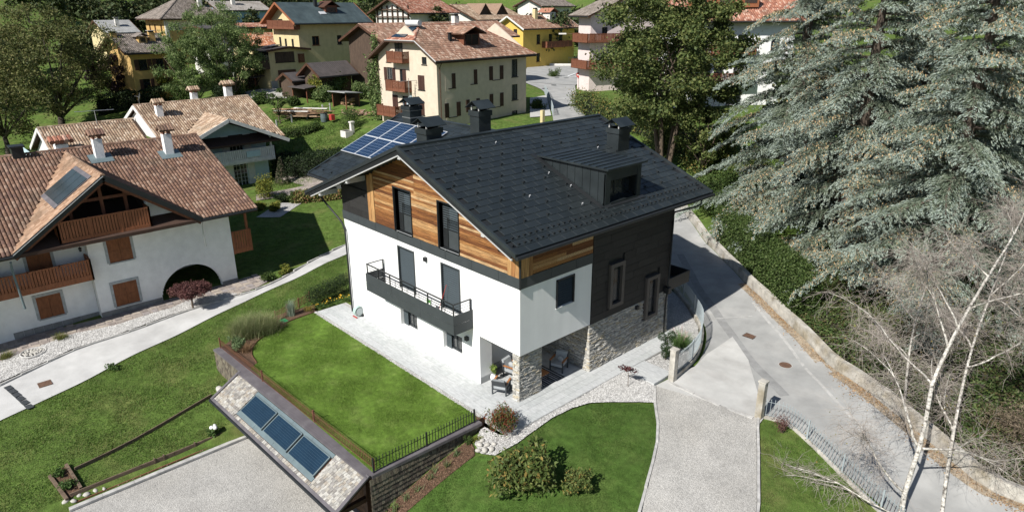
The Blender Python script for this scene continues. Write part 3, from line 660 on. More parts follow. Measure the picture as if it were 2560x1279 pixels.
# ------------------------------------------------------------------ foliage tools
def quads(P, A, B):
    """diamond leaves: centre P, half-axis A (length), half-axis B (width)"""
    n = len(P); V = np.empty((n, 4, 3)); V[:,0] = P-A; V[:,1] = P-B+A*.1; V[:,2] = P+A; V[:,3] = P+B+A*.1
    return V.reshape(-1, 3), np.arange(n*4).reshape(n, 4)
def rdir(n, rng=RNG):
    v = rng.normal(size=(n, 3)); return v/np.linalg.norm(v, axis=1, keepdims=True)
def leaves(P, ln, wd, up=.4, rng=RNG, along=None, droop=0.):
    n = len(P); d = rdir(n, rng)
    if along is not None: d = d*.5+along
    d[:,2] -= droop; d /= np.linalg.norm(d, axis=1, keepdims=True)
    nrm = rdir(n, rng); nrm[:,2] = np.abs(nrm[:,2])+up
    b = np.cross(d, nrm); b /= np.linalg.norm(b, axis=1, keepdims=True)+1e-9
    s = rng.uniform(.65, 1.3, (n, 1))
    return quads(P, d*ln/2*s, b*wd/2*s)
def clumps(C, R, n, rng=RNG, shell=.55):
    """points spread over the shells of many ellipsoid clumps"""
    C = np.asarray(C, float); R = np.asarray(R, float); k = rng.integers(0, len(C), n); d = rdir(n, rng)
    r = rng.uniform(shell, 1., (n, 1))**.8
    return C[k]+d*R[k]*r*(1+.18*rng.normal(size=(n, 1)))
def foliage(name, P, ln, wd, mat, parent=None, **kw):
    V, F = leaves(P, ln, wd, **kw); return link(name, npmesh(name, V, F, mat), parent)
def greens(name, cols, trans=.3, rough=.65, var=.15, **kw): return M(name, cols[0], rough, var=var, scale=1.0, ramp=cols, trans=trans, spec=.25, **kw)
m_bark = M('bark', (.10,.075,.055), .95, var=.35, scale=3, stretch=(4,4,.6), bump=.6, bscale=8)
m_bark_dark = M('dark_bark', (.055,.045,.035), .95, var=.3, scale=3, stretch=(4,4,.6))
m_leafg = greens('mid_green_leaf', [(.055,.095,.022),(.075,.12,.03),(.04,.07,.018),(.095,.13,.035)])
m_leafy = greens('yellow_green_leaf', [(.20,.21,.03),(.14,.17,.03),(.26,.24,.05),(.10,.13,.03)])
m_leafd = greens('dark_green_leaf', [(.018,.035,.012),(.028,.048,.016),(.04,.062,.02),(.014,.026,.01)])
m_red = greens('dark_red_leaf', [(.075,.022,.025),(.11,.035,.035),(.055,.018,.02),(.13,.055,.05)])
def bush(name, pos, r, h, n, ln, wd, mat, label, cat='shrub', group=None, stems=3, seed=1, nc=14, shell=.5, z0=.12, flat=1., **kw):
    """shrub: stems and leaf clumps"""
    rg = np.random.default_rng(seed); rd = random.Random(seed); x, y = pos[:2]; z = pos[2] if len(pos) > 2 else gz(x, y)
    t = thing(name, (x, y, z), label, cat, group)
    C = []; R = []
    for i in range(nc):
        a = rd.uniform(0, 2*pi); q = sqrt(rd.random())*.72; hh = rd.uniform(z0+.1, .8)*h; k = sqrt(max(.1, 1-((hh/h-.45)/.65)**2))
        C.append((x+cos(a)*q*r*k, y+sin(a)*q*r*k, z+hh)); s = rd.uniform(.28,.45); R.append((r*s, r*s, h*s*.75*flat))
    foliage('leaves', clumps(C, R, n, rg, shell), ln, wd, mat, t, rng=rg, **kw)
    for i in range(stems):
        c = C[i]; mb = MB(); mb.tube([(x+rd.uniform(-.05,.05), y+rd.uniform(-.05,.05), z-.05), V3((x,y,z)).lerp(V3(c), .55)+V3((0,0,.1*h)), c], [.035*r+.008,.02*r+.005,.006], 5); mb.build('stem', m_bark, t)
    return t
def blades(P, h, w, lean, rng=RNG, curl=.5, segs=2):
    """grass blades: bent ribbons from the points P"""
    n = len(P); a = rng.uniform(0, 2*pi, n); d = np.stack([np.cos(a), np.sin(a), np.zeros(n)], -1); side = np.stack([-np.sin(a), np.cos(a), np.zeros(n)], -1)
    hh = h*rng.uniform(.6, 1.2, n)[:,None]; le = lean*rng.uniform(.1, 1.2, n)[:,None]; V = []; w = w/2
    for s in range(segs+1):
        t = s/segs; c = P+d*le*hh*(t**(1+curl))+np.array([0,0,1.])*hh*(t-.35*curl*le*t*t)
        ww = w*(1-t*.92); V += [c-side*ww, c+side*ww]
    V = np.stack(V, 1); k = 2*(segs+1); base = (np.arange(n)*k)[:,None]
    F = np.concatenate([base+np.array([2*s, 2*s+1, 2*s+3, 2*s+2]) for s in range(segs)], 0)
    return V.reshape(-1, 3), F
def grass_clump(name, pos, r, h, n, mat, label, cat='grass', group=None, lean=.7, seed=1, wid=.012, plumes=None):
    rg = np.random.default_rng(seed); x, y = pos[:2]; z = pos[2] if len(pos) > 2 else gz(x, y); t = thing(name, (x, y, z), label, cat, group)
    P = np.stack([x+rg.normal(0, r*.3, n), y+rg.normal(0, r*.3, n), np.full(n, z)], -1)
    V, F = blades(P, h, wid, lean, rg, .8, 3); link('blades', npmesh('blades', V, F, mat), t)
    if plumes:
        k = plumes[0]; a = rg.uniform(0, 2*pi, k); q = rg.uniform(.2, .7, k)*r; mb = MB()
        for i in range(k):
            c = V3((x+cos(a[i])*q[i], y+sin(a[i])*q[i], z+h*rg.uniform(.85,1.2))); e = c+V3((cos(a[i])*.1, sin(a[i])*.1, .18)); mb.tube([V3((x,y,z)).lerp(c,.4), c], .004, 3); mb.tube([c, c.lerp(e,.5), e], [.006,.018,.004], 4)
        tag(mb.build('plumes', plumes[1], t), kind='stuff')
    return t

# ------------------------------------------------------------------ near ground surfaces
m_lawn = M('mown_lawn', (.11,.185,.03), .95, var=.3, scale=3.0, bump=.9, bscale=24, patch=(.14,.205,.045), pscale=1.1, spec=.1, detail=9)
m_blade = greens('lawn_blade', [(.12,.205,.03),(.15,.245,.042),(.09,.16,.024),(.185,.26,.056)], trans=.35)
m_wblade = greens('meadow_blade', [(.10,.18,.034),(.135,.215,.045),(.08,.14,.026),(.175,.205,.066)], trans=.35)
m_road = M('worn_asphalt', (.31,.31,.30), .9, var=.12, scale=.8, bump=.1, bscale=50, patch=(.36,.355,.34), pscale=.5, detail=10)
m_conc = M('concrete', (.40,.39,.37), .9, var=.16, scale=1.5, bump=.12, bscale=30, streak=.15, patch=(.33,.32,.28), pscale=1.2)
m_apron = M('pale_concrete', (.46,.455,.435), .9, var=.1, scale=1.0, bump=.08, bscale=40, patch=(.41,.40,.38), pscale=.8)
m_aggr = M('exposed_aggregate', (.44,.425,.395), .95, var=.14, scale=.7, bump=.5, bscale=38, vor=True, patch=(.38,.365,.335), pscale=.35)
m_gravel = M('white_gravel', (.46,.45,.43), .95, var=.08, scale=1, bump=.9, bscale=26, vor=True)
m_pebble = M('white_pebble', (.6,.59,.57), .9, var=.1, ramp=[(.52,.51,.49),(.42,.41,.395),(.60,.59,.565),(.34,.33,.315)])
m_path = M('pale_path', (.48,.475,.46), .9, var=.1, scale=.9, bump=.08, bscale=40, stretch=(1,1,1), patch=(.43,.425,.41), pscale=.5)
m_mulch = M('bark_mulch', (.11,.065,.04), .95, var=.5, scale=14, bump=.8, bscale=30)
m_chips = M('mulch_chip', (.16,.09,.055), .9, var=.2, ramp=[(.16,.09,.055),(.09,.05,.03),(.22,.14,.09),(.12,.07,.045)])
m_pink = M('pink_gravel', (.42,.27,.21), .95, var=.12, bump=.9, bscale=30, vor=True)
m_boardw = M('weathered_board', (.14,.10,.07), .9, var=.35, scale=2, stretch=(2,2,16))
m_kerb = M('kerb_stone', (.42,.41,.39), .9, var=.2, scale=3, bump=.15, bscale=25)

# patio of stone slabs
patio = MB().b2((-16.2,-1.74,-.3),(-.0,.29,-.03)); patio.b2((0,-1.74,-.3),(1.3,11.6,-.03)); patio.b2((-3.4,.29,-.3),(0,4.9,-.031))
patio = tag(patio.build('patio', m_kerb), kind='structure'); rr = random.Random(11)
def slabs(x0, x1, y0, y1, along, parent=patio, L=(.8,1.0,1.2), wd=.29, z=0.0, mat=m_paving, name='slab'):
    if along == 'x': n = max(1, round((y1-y0)/wd)); h = (y1-y0)/n
    else: n = max(1, round((x1-x0)/wd)); h = (x1-x0)/n
    for i in range(n):
        a, e = (x0, x1) if along == 'x' else (y0, y1); c = a
        while c < e-.02:
            l = min(rr.choice(L) if c > a else rr.uniform(.3,1.1), e-c); 
            if e-(c+l) < .25: l = e-c
            g = .004; zz = z+rr.uniform(0,.003)
            if along == 'x': MB().b2((c+g,y0+i*h+g,-.03),(c+l-g,y0+(i+1)*h-g,zz)).build(name, mat, parent)
            else: MB().b2((x0+i*h+g,c+g,-.03),(x0+(i+1)*h-g,c+l-g,zz)).build(name, mat, parent)
            c += l
slabs(-16.1,0,-1.72,-.002,'x', L=(1.2,1.4,1.6), wd=.43); slabs(0.002,1.28,-1.72,11.6,'y', L=(1.2,1.4,1.6), wd=.43); slabs(-2.76,-.004,.002,4.7,'y', L=(1.4,1.6), wd=.46)
MB().b2((1.31,6.9,-.28),(3.05,7.75,-.005)).build('entrance_slab', m_paving, patio); MB().b2((1.31,6.2,-.28),(3.05,6.89,-.008)).build('entrance_slab', m_paving, patio)
# terrace lawn above the garage
lawnP = [(-12.4,-7.15),(-13.4,-6.98),(-14.2,-6.6),(-14.75,-6.1),(-15.15,-5.5),(-15.5,-4.9),(-15.8,-4.2),(-16.0,-3.3),(-16.1,-1.95),(-.9,-1.95),(-.55,-2.2),(-.62,-7.55),(-12.1,-7.62)]
lawn = sheet('lawn', lawnP, m_lawn, z=.005)
blk = MB().slab([(-15.6,-7.7,-3),(-.5,-7.7,-3),(-.5,-1.75,-3),(-16.4,-1.75,-3)], (0,0,2.98)); tag(blk.build('terrace_earth', m_mulch), kind='structure')
bedP = [(-12.4,-7.15),(-13.4,-6.98),(-14.2,-6.6),(-14.75,-6.1),(-15.15,-5.5),(-15.5,-4.9),(-15.8,-4.2),(-16.0,-3.3),(-16.1,-1.95),(-17.2,-1.3),(-17.4,-3.0),(-17.2,-4.4),(-16.7,-5.6),(-16.2,-6.8),(-15.5,-7.75),(-12.1,-7.62)]
tag(MB().slab([(p[0],p[1],-1.2) for p in bedP], (0,0,1.19)).build('flower_bed', m_mulch), kind='structure')
mb = MB(); L_ = smooth_line([(p[0],p[1],0) for p in lawnP[:9]], .3)
for a, b in zip(L_, L_[1:]):
    d = (b-a).normalized(); mb.box((a+b)/2+V3((0,0,.02)), ((b-a).length,.035,.1), (d, V3((-d.y,d.x,0)), V3((0,0,1))))
tag(mb.build('lawn_edging', M('rusty_edging', (.12,.06,.035), .9, var=.3, scale=6)), kind='structure')
def pebbles(name, poly, n, size, mat, z=None, dz=.03, rng=RNG):
    P = np.array([q[:2] for q in poly]); lo, hi = P.min(0), P.max(0); pts = rng.uniform(lo, hi, (n*3, 2)); pts = pts[inpoly(pts[:,0], pts[:,1], poly)][:n]; k = len(pts)
    zz = np.full(k, z) if z is not None else gzn(pts[:,0], pts[:,1])+dz
    oct_ = np.array([(1,0,0),(0,1,0),(-1,0,0),(0,-1,0),(0,0,.8),(0,0,-.6)]); a = rng.uniform(0, 2*pi, k); s = size*rng.uniform(.5, 1.3, (k, 3))*np.array([1,.8,.6])
    v = oct_[None]*s[:,None]; x = v[:,:,0]*np.cos(a)[:,None]-v[:,:,1]*np.sin(a)[:,None]; y = v[:,:,0]*np.sin(a)[:,None]+v[:,:,1]*np.cos(a)[:,None]
    V = np.stack([x+pts[:,0:1], y+pts[:,1:2], v[:,:,2]+zz[:,None]+size*.2], -1).reshape(-1, 3)
    f = np.array([(0,1,4),(1,2,4),(2,3,4),(3,0,4)]); F = (f[None]+(np.arange(k)*6)[:,None,None]).reshape(-1, 3)
    return tag(link(name, npmesh(name, V, F, mat)), kind='stuff')
def grass_on(name, poly, n, h, w, mat, z=None, dz=0., excl=(), lean=.5, rng=RNG):
    P = np.array([q[:2] for q in poly]); lo, hi = P.min(0), P.max(0); pts = rng.uniform(lo, hi, (n, 2)); k = inpoly(pts[:,0], pts[:,1], poly)
    for e in excl: k &= ~inpoly(pts[:,0], pts[:,1], e)
    pts = pts[k]; zz = np.full(len(pts), z) if z is not None else gzn(pts[:,0], pts[:,1])+dz
    # uneven growth
    g = .75+.35*np.sin(pts[:,0]*1.7+np.sin(pts[:,1]*2.3))*np.cos(pts[:,1]*1.3+.7*np.sin(pts[:,0]*.9))
    V, F = blades(np.stack([pts[:,0], pts[:,1], zz-.01], -1), h, w, lean, rng, .5, 1)
    V = V.reshape(-1, 4, 3); V[:,2:,2] = V[:,0:1,2]+(V[:,2:,2]-V[:,0:1,2])*g[:,None]
    V = np.stack([V[:,0], V[:,1], (V[:,2]+V[:,3])/2], 1)
    return tag(link(name, npmesh(name, V.reshape(-1, 3), np.arange(len(V)*3).reshape(-1, 3), mat)), kind='stuff')
grass_on('lawn_grass', lawnP, 150000, .065, .026, m_blade, z=.0)
edgeP = [(-16.2,-1.97),(-.7,-1.97),(-.3,-1.75),(-16.2,-1.75)]
tag(MB().poly([(p[0],p[1],.0) for p in edgeP]).build('gravel_strip', m_gravel), kind='structure'); pebbles('strip_pebbles', edgeP, 1500, .03, m_pebble, z=.0)

# front lawn on the right, gravel bed, drive
GB = [(1.32,-1.7),(1.32,6.2),(3.05,6.2),(4.05,5.0),(3.5,4.4),(3.05,3.83),(2.5,3.25),(1.95,2.6),(1.7,1.75),(1.62,.5),(1.7,-.6),(1.75,-1.8),(1.5,-2.9),(.95,-3.2),(.3,-3.0),(-.2,-2.3),(-.3,-1.76)]
sheet('gravel_bed', GB, m_gravel, dz=.10); pebbles('bed_pebbles', GB, 7000, .04, m_pebble, dz=.10)
DRV_L = [(3.15,6.25),(4.1,4.95),(5.15,3.7),(5.9,2.6),(6.55,1.4),(7.3,-.1),(8.0,-1.5),(9.6,-4.6)]
DRV_R = [(7.8,7.5),(8.2,6.7),(9.1,5.1),(9.9,3.6),(10.6,2.3),(11.1,1.2),(11.7,0),(13.5,-3.6)]
drive = strip('driveway', DRV_L, DRV_R, m_aggr, dz=.085, n=8)
for L, off in ((DRV_L, -.07), (DRV_R, .07)):
    P = smooth_line([(p[0],p[1],0) for p in L], .9); k = tag(bpy.data.objects.new('kerb', None), kind='structure'); COL.objects.link(k)
    for a, b in zip(P, P[1:]):
        d = (b-a).normalized(); c = (a+b)/2; mb = MB(); mb.box((c.x+d.y*off*-1, c.y-d.x*off*-1, gz(c.x,c.y)+.045), ((b-a).length-.012,.11,.16), (d, V3((-d.y,d.x,0)), V3((0,0,1)))); mb.build('kerb_block', m_kerb, k)
FL = [(1.75,-1.8),(1.7,-.6),(1.62,.5),(1.7,1.75),(1.95,2.6),(2.5,3.25),(3.05,3.83),(4.05,4.9)]+[(p[0]-.12,p[1]-.05) for p in DRV_L[2:]]+[(8,-9),(.3,-9),(.25,-4.5),(.95,-3.25),(1.5,-2.9)]
m_lawn2 = M('deep_green_lawn', (.06,.11,.022), .95, var=.3, scale=3.0, bump=.9, bscale=24, patch=(.085,.13,.032), pscale=.7, spec=.1, detail=9); m_blade2 = greens('deep_lawn_blade', [(.07,.135,.026),(.095,.165,.034),(.055,.105,.02),(.125,.18,.046)], trans=.35)
sheet('front_lawn', FL, m_lawn2, dz=.03); grass_on('front_lawn_grass', FL, 150000, .065, .026, m_blade2, dz=.03)
# road
RD_L = [(15.904, 5.206, -1.3), (13.719, 6.213, -0.95), (9.863, 7.945, -0.65), (7.863, 7.904, -0.35), (6.4,8.3),(4.6,8.4),(3.6,8.6),(3.3,9.6),(2.55,11.6),(1.3,13.7),(-.4,15.4),(-3.2,17.9),(-9,22.5),(-17,29),(-26,36),(-36,42.5)]
RD_R = [(19.524, 9.347, -1.5), (16.675, 9.517, -1.05), (14.735, 10.366, -0.9), (11.678, 12.234, -0.7), (7.83, 14.588, -0.45), (4.369, 17.102, -0.2), (-0.073, 20.49, 0), (-4.223, 23.881, 0.3), (-7.89, 26.942, 0.6), (-12.3,30.9),(-21,38),(-31,45.5)]
road = strip('road', RD_L, RD_R, m_road, dz=.045, n=10)
apr = [(3.1,6.3),(4.2,5.6),(8.2,6.8),(8.0,7.9),(4.809, 12.206, -0.4),(2.941, 13.808, -0.35),(2.95,11.2),(3.35,9.3)]
sheet('gate_apron', apr, m_apron, dz=.07)
mb = MB(); P = smooth_line([(3.3,7.05,0),(4.8,7.0,0),(6.2,7.0,0),(7.75,7.25,0)], 1.0)
tk = tag(bpy.data.objects.new('threshold', None), kind='structure'); COL.objects.link(tk)
for a, b in zip(P, P[1:]):
    d = (b-a).normalized(); c = (a+b)/2; MB().box((c.x,c.y,gz(c.x,c.y)+.05), ((b-a).length-.01,.16,.1), (d, V3((-d.y,d.x,0)), V3((0,0,1)))).build('threshold_block', m_kerb, tk)
m_leaflit = M('fallen_leaves', (.25,.15,.07), .9, var=.25, ramp=[(.26,.16,.08),(.34,.24,.13),(.17,.10,.055),(.30,.19,.10)])
def litter0(name, L, wid, n, rng=RNG):
    P = smooth_line([(p[0],p[1],0) for p in L], .3); k = rng.integers(0, len(P)-1, n); t = rng.uniform(0, 1, n); A = np.array([tuple(p) for p in P]); c = A[k]*(1-t[:,None])+A[k+1]*t[:,None]
    d = A[k+1]-A[k]; d /= np.linalg.norm(d, axis=1, keepdims=True); nrm = np.stack([-d[:,1], d[:,0], d[:,2]], -1); c = c+nrm*(np.abs(rng.normal(0, wid*.6, n)))[:,None]
    c[:,2] = gzn(c[:,0], c[:,1])+.06; V, F = leaves(c, .09, .06, up=4, rng=rng); return tag(link(name, npmesh(name, V, F, m_leaflit)), kind='stuff')
def litter(name, L, wid, n, rng=RNG):
    """leaves blown against the wall foot, in drifts"""
    P = smooth_line([(p[0],p[1],0) for p in L], .3); A = np.array([tuple(p) for p in P]); s = rng.uniform(0, len(P)-1.001, n); dens = .5+.5*np.sin(s*.35)*np.sin(s*.13+1); s = s[rng.random(n) < dens]; k = s.astype(int); t = s-k; c = A[k]*(1-t[:,None])+A[k+1]*t[:,None]
    d = A[k+1]-A[k]; d /= np.linalg.norm(d, axis=1, keepdims=True); nrm = np.stack([-d[:,1], d[:,0], d[:,2]], -1); w = wid*(.35+.65*np.abs(np.sin(s*.21+.6))); c = c+nrm*(np.abs(rng.normal(0, 1, len(s)))*w*.5)[:,None]; c[:,2] = gzn(c[:,0], c[:,1])+.06
    V, F = leaves(c, .085, .06, up=3, rng=rng); return tag(link(name, npmesh(name, V, F, m_leaflit)), kind='stuff')
litter('fallen_leaves', [p for p in RD_R[0:7]], .6, 8000)
dl = [tuple(a) for a in RD_R]
sheet('leaf_dirt', [V3((p[0],p[1],0))+V3((-.0,0,0)) for p in RD_R[0:7]]+[V3((p[0]-.28-.1*(i % 2),p[1]-.25-.12*((i+1) % 2),0)) for i, p in enumerate(RD_R[6::-1])], M('leaf_dirt', (.27,.22,.16), .95, var=.35, scale=5, bump=.5, bscale=20), dz=.06)
m_seam = M('dark_road_repair', (.25,.25,.245), .9, var=.15, scale=2, bump=.1, bscale=40); m_pale = M('pale_cement_strip', (.385,.38,.365), .9, var=.15, scale=3)
def ribbon(name, pts, w, mat, dz): 
    P = smooth_line([(p[0],p[1],0) for p in pts], .8); L = []; R = []
    for i, p in enumerate(P): d = (P[min(i+1,len(P)-1)]-P[max(i-1,0)]).normalized(); L.append((p.x-d.y*w/2, p.y+d.x*w/2)); R.append((p.x+d.y*w/2, p.y-d.x*w/2))
    return strip(name, L, R, mat, dz=dz, n=1, step=.5)
ribbon('road_repair', [(-6.187, 22.22, 0.2), (-2.157, 18.301, 0), (1.233, 15.371, -0.2), (4.699, 12.408, -0.4), (7.785, 10.265, -0.55)], .5, m_seam, .055)
ribbon('road_repair', [(1.73, 18.249, -0.15), (6.109, 14.543, -0.4), (9.501, 11.679, -0.6), (12.539, 9.411, -0.8)], .16, m_pale, .055)
ribbon('road_repair', [(0.792, 14.987, -0.2), (1.69, 15.941, -0.15), (2.533, 16.756, -0.1)], .1, m_pale, .06)
# manhole, drain grates, expansion lines
m_rust = M('rusty_iron', (.13,.075,.05), .85, var=.3, scale=8, bump=.3, bscale=30)
mc = (6.439, 13.059, -0.45); z = gz(mc[0], mc[1])+.05
t = thing('manhole_cover', (mc[0],mc[1],z), 'round rusty manhole cover in the road beside the stone wall', 'manhole cover')
MB().tube([(mc[0],mc[1],z),(mc[0],mc[1],z+.012)], .36, 28).build('rim', m_conc, t); MB().tube([(mc[0],mc[1],z),(mc[0],mc[1],z+.018)], .31, 28).build('lid', m_rust, t)
gc = (3.606, 14.51, -0.3); z = gz(gc[0], gc[1])+.05; t = thing('drain_grate', (gc[0],gc[1],z), 'rusty slotted drain grate in the middle of the road', 'drain grate')
MB().b2((gc[0]-.33,gc[1]-.26,z),(gc[0]+.33,gc[1]+.26,z+.008)).build('frame', m_dark, t)
for i in range(8): MB().b2((gc[0]-.3,gc[1]-.23+i*.06,z+.009),(gc[0]+.3,gc[1]-.2+i*.06,z+.022)).build('grate_bar', m_rust, t)

# ------------------------------------------------------------------ walls, posts and fences by the road
m_oldwall = M('old_concrete_wall', (.46,.435,.385), .95, var=.22, scale=2.5, bump=.3, bscale=18, streak=.2, patch=(.32,.28,.21), pscale=.9)
def wall_line(name, L, h, th, mat, label, hfun=None, cat='wall', step=.8, cap=None):
    P = smooth_line([(p[0],p[1],0) for p in L], step); V = []
    for i, p in enumerate(P):
        d = (P[min(i+1,len(P)-1)]-P[max(i-1,0)]).normalized(); nn = V3((-d.y,d.x,0)); z = gz(p.x,p.y); hh = hfun(i/(len(P)-1)) if hfun else h
        V += [p+nn*th/2+V3((0,0,z-.4)), p-nn*th/2+V3((0,0,z-.4)), p-nn*th/2+V3((0,0,z+hh)), p+nn*th/2+V3((0,0,z+hh))]
    n = len(P); F = [(i*4+k, i*4+(k+1) % 4, (i+1)*4+(k+1) % 4, (i+1)*4+k) for i in range(n-1) for k in range(4)]+[(3,2,1,0), tuple((n-1)*4+k for k in range(4))]
    t = thing(name, (P[0].x,P[0].y,gz(P[0].x,P[0].y)), label, cat); o = MB().add(V, F).build('wall_body', mat, t); o.data.flip_normals(); return t, P
wall_line('retaining_wall', [(p[0]+.15,p[1]+.15) for p in RD_R[0:10]], .6, .3, m_oldwall, 'long pale concrete retaining wall along the road below the ivy bank')
m_picket = M('painted_fence', (.33,.375,.39), .55, var=.1, scale=3, metal=.1)
def iron_fence(name, L, h, mat, label, gap=.13, z=None, rails=(.12,.9), w=.022, wall=None, postgap=0, tips=True, group=None, zoff=0.):
    P = smooth_line([(p[0],p[1],0) for p in L], gap); P = [P[0]]+[p for p in P[1:]]; zf = (lambda p: z) if z is not None else (lambda p: gz(p.x,p.y)+zoff)
    b = P[0]; t = thing(name, (b.x,b.y,zf(b)), label, 'fence', group)
    me = MB().b2((-w/2,-w/2,0),(w/2,w/2,h)); 
    if tips: me.add([(-w*.9,-w*.9,h),(w*.9,-w*.9,h),(w*.9,w*.9,h),(-w*.9,w*.9,h),(0,0,h+w*3)], [(0,1,4),(1,2,4),(2,3,4),(3,0,4)])
    me = me.mesh('picket', mat); n = 0
    for i, p in enumerate(P):
        o = link('picket', me, t, (p.x, p.y, zf(p)+.04)); d = (P[min(i+1,len(P)-1)]-P[max(i-1,0)]); o.rotation_euler.z = atan2(d.y, d.x)
    for q in rails:
        mb = MB(); k = max(1, int(len(P)/40)); 
        for a, b in zip(P[:-1], P[1:]):
            d = (b-a).normalized(); A = a+V3((0,0,zf(a)+h*q)); B = b+V3((0,0,zf(b)+h*q)); dd = (B-A).normalized(); mb.box((A+B)/2, ((B-A).length+.005,w*.6,w*1.0), (dd, V3((-d.y,d.x,0)), dd.cross(V3((-d.y,d.x,0)))))
        mb.build('rail', mat, t)
    if postgap:
        i = 0
        while i < len(P): p = P[i]; MB().b2((p.x-.03,p.y-.03,zf(p)-.05),(p.x+.03,p.y+.03,zf(p)+h+.1)).build('post', mat, t); i += postgap
    return t
ARC = [(3.35,7.55),(3.15,9.0),(2.65,10.7),(1.95,12.2),(1.0,13.6),(-.4,14.9),(-2.2,16.3),(-4.5,18.2)]
wall_line('fence_plinth', ARC, .3, .2, m_oldwall, 'low curved concrete plinth wall under the pale curved fence', step=.5)
iron_fence('curved_fence', ARC, 1.0, m_picket, 'pale blue grey curved metal fence beside the white house', .125, zoff=.3, w=.02, postgap=16)
FR = [(7.87, 7.816, -0.35), (8.798, 8.192, -0.5), (9.929, 7.801, -0.65), (11.696, 6.958, -0.8), (13.689, 5.889, -0.95), (15.567, 4.972, -1.2)]
wall_line('fence_kerb', FR, .1, .22, m_oldwall, 'low pale kerb wall under the leaning metal fence by the birch trees', step=.5)
iron_fence('roadside_fence', FR, .85, m_picket, 'pale grey metal fence between the small lawn and the road', .15, zoff=.1, w=.018, postgap=14)
def gatepost(pos, h, label):
    x, y = pos; z = gz(x,y); t = thing('gate_post', (x,y,z), label, 'gate post', 'gate posts of the driveway'); s = .15
    MB().b2((x-s,y-s,z-.3),(x+s,y+s,z+h)).build('shaft', m_oldwall, t); MB().b2((x-s-.03,y-s-.03,z+h),(x+s+.03,y+s+.03,z+h+.07)).build('cap', m_oldwall, t)
gatepost((3.38,7.28), 1.75, 'tall pale concrete gate post at the end of the curved fence'); gatepost((7.86,7.6), 1.9, 'pale concrete gate post beside the birch lawn fence')
# triangle of lawn under the birches
TL_ = [(8.05,7.5),(8.4,6.9),(9.25,5.2),(10.05,3.7),(10.75,2.4),(11.25,1.3),(11.85,.1),(13.6,-3.5),(19,-3),(16,3.2),(13.689, 5.889, -0.95),(11.696, 6.958, -0.8),(9.929, 7.801, -0.65),(8.798, 8.192, -0.5)]
sheet('birch_lawn', TL_, m_grass, dz=.03); grass_on('birch_lawn_grass', TL_, 60000, .09, .028, m_wblade, dz=.03)
# ------------------------------------------------------------------ left: path, gravel border, slopes
PA_U = [(-20.698, -18.321, -1.2), (-21.307, -17.228, -1.15), (-22.693, -13.548, -0.97), (-22.999, -9.556, -0.85), (-23.565, -5.809, -0.72), (-23.221, -2.567, -0.6), (-24.353, 0.761, -0.45), (-25.427, 3.406, -0.3), (-26.198, 6.117, -0.15), (-27.371, 10.381, 0.1)]
PA_L = [(-17.557, -18.705, -1.35), (-17.972, -17.708, -1.3), (-18.765, -14.379, -1.05), (-19.634, -12.058, -0.98), (-20.765, -8.564, -0.87), (-21.593, -5.614, -0.75), (-22.337, -2.954, -0.62), (-23.116, 0.45, -0.47), (-24.493, 5.194, -0.18), (-25.545, 9.195, 0.1)]
path = strip('path', PA_U, PA_L, m_path, dz=.05, n=6)
P = smooth_line([(p[0],p[1],0) for p in PA_U], 1.0); k = tag(bpy.data.objects.new('path_kerb', None), kind='structure'); COL.objects.link(k)
for a, b in zip(P, P[1:]):
    d = (b-a).normalized(); c = (a+b)/2; MB().box((c.x,c.y,gz(c.x,c.y)+.07), ((b-a).length-.012,.1,.14), (d, V3((-d.y,d.x,0)), V3((0,0,1)))).build('kerb_block', m_kerb, k)
m_porph = M('porphyry_paving', (.27,.23,.205), .9, var=.22, scale=2.4, bump=.25, bscale=12, patch=(.33,.29,.25), pscale=1.4)
PT = [(-26.852, -17.214, -1), (-26.83, -15.565, -0.95), (-26.136, -11.358, -0.8), (-26.08, -2.781, -0.65), (-25.945, -1.382, -0.6), (-24.46, -0.562, -0.55), (-23.631, -2.388, -0.6), (-23.894, -5.69, -0.72), (-23.301, -9.469, -0.85), (-22.972, -13.49, -0.97), (-21.493, -17.886, -1.15)]
sheet('stone_terrace', PT, m_porph, dz=.04)
GBL = [(-21.493, -17.886, -1.15), (-22.972, -13.49, -0.97), (-23.301, -9.469, -0.85), (-23.704, -6.622, -0.74), (-23.542, -3.536, -0.62), (-24.494, -4.238, -0.62), (-25.081, -6.401, -0.74), (-24.539, -7.586, -0.77), (-24.49, -10.661, -0.87), (-24.98, -12.938, -0.92), (-24.622, -14.641, -0.95), (-24.366, -17.521, -1.05)]
sheet('white_gravel_border', GBL, m_gravel, dz=.07); pebbles('border_pebbles', GBL, 9000, .05, m_pebble, dz=.07)
# irregular paving stones of the terrace (nearest ones as stones of their own)
rr = random.Random(21); P3 = [V3(p) for p in PT]
m_porphs = M('porphyry_stone', (.27,.23,.205), .9, var=.15, scale=4, bump=.2, bscale=14, ramp=[(.30,.26,.23),(.24,.205,.185),(.36,.31,.26),(.28,.25,.24)])
st = bpy.data.objects['stone_terrace']; cnt = 0
for gx_ in np.arange(-29,-22,.52):
    for gy_ in np.arange(-17.5,1,.5):
        x, y = gx_+rr.uniform(-.06,.06), gy_+rr.uniform(-.06,.06)
        if inpoly(np.array([x]), np.array([y]), PT)[0] and not inpoly(np.array([x]), np.array([y]), GBL)[0] and cnt < 290:
            w, h = rr.uniform(.17,.26), rr.uniform(.16,.25); z = gz(x,y)+.05; q = [(x-w,y-h),(x+w*rr.uniform(.6,1),y-h*rr.uniform(.7,1)),(x+w,y+h*rr.uniform(.7,1)),(x-w*rr.uniform(.6,1),y+h)]
            MB().slab([(a,b,z-.02) for a, b in q], (0,0,.035)).build('paving_stone', m_porphs, st); cnt += 1
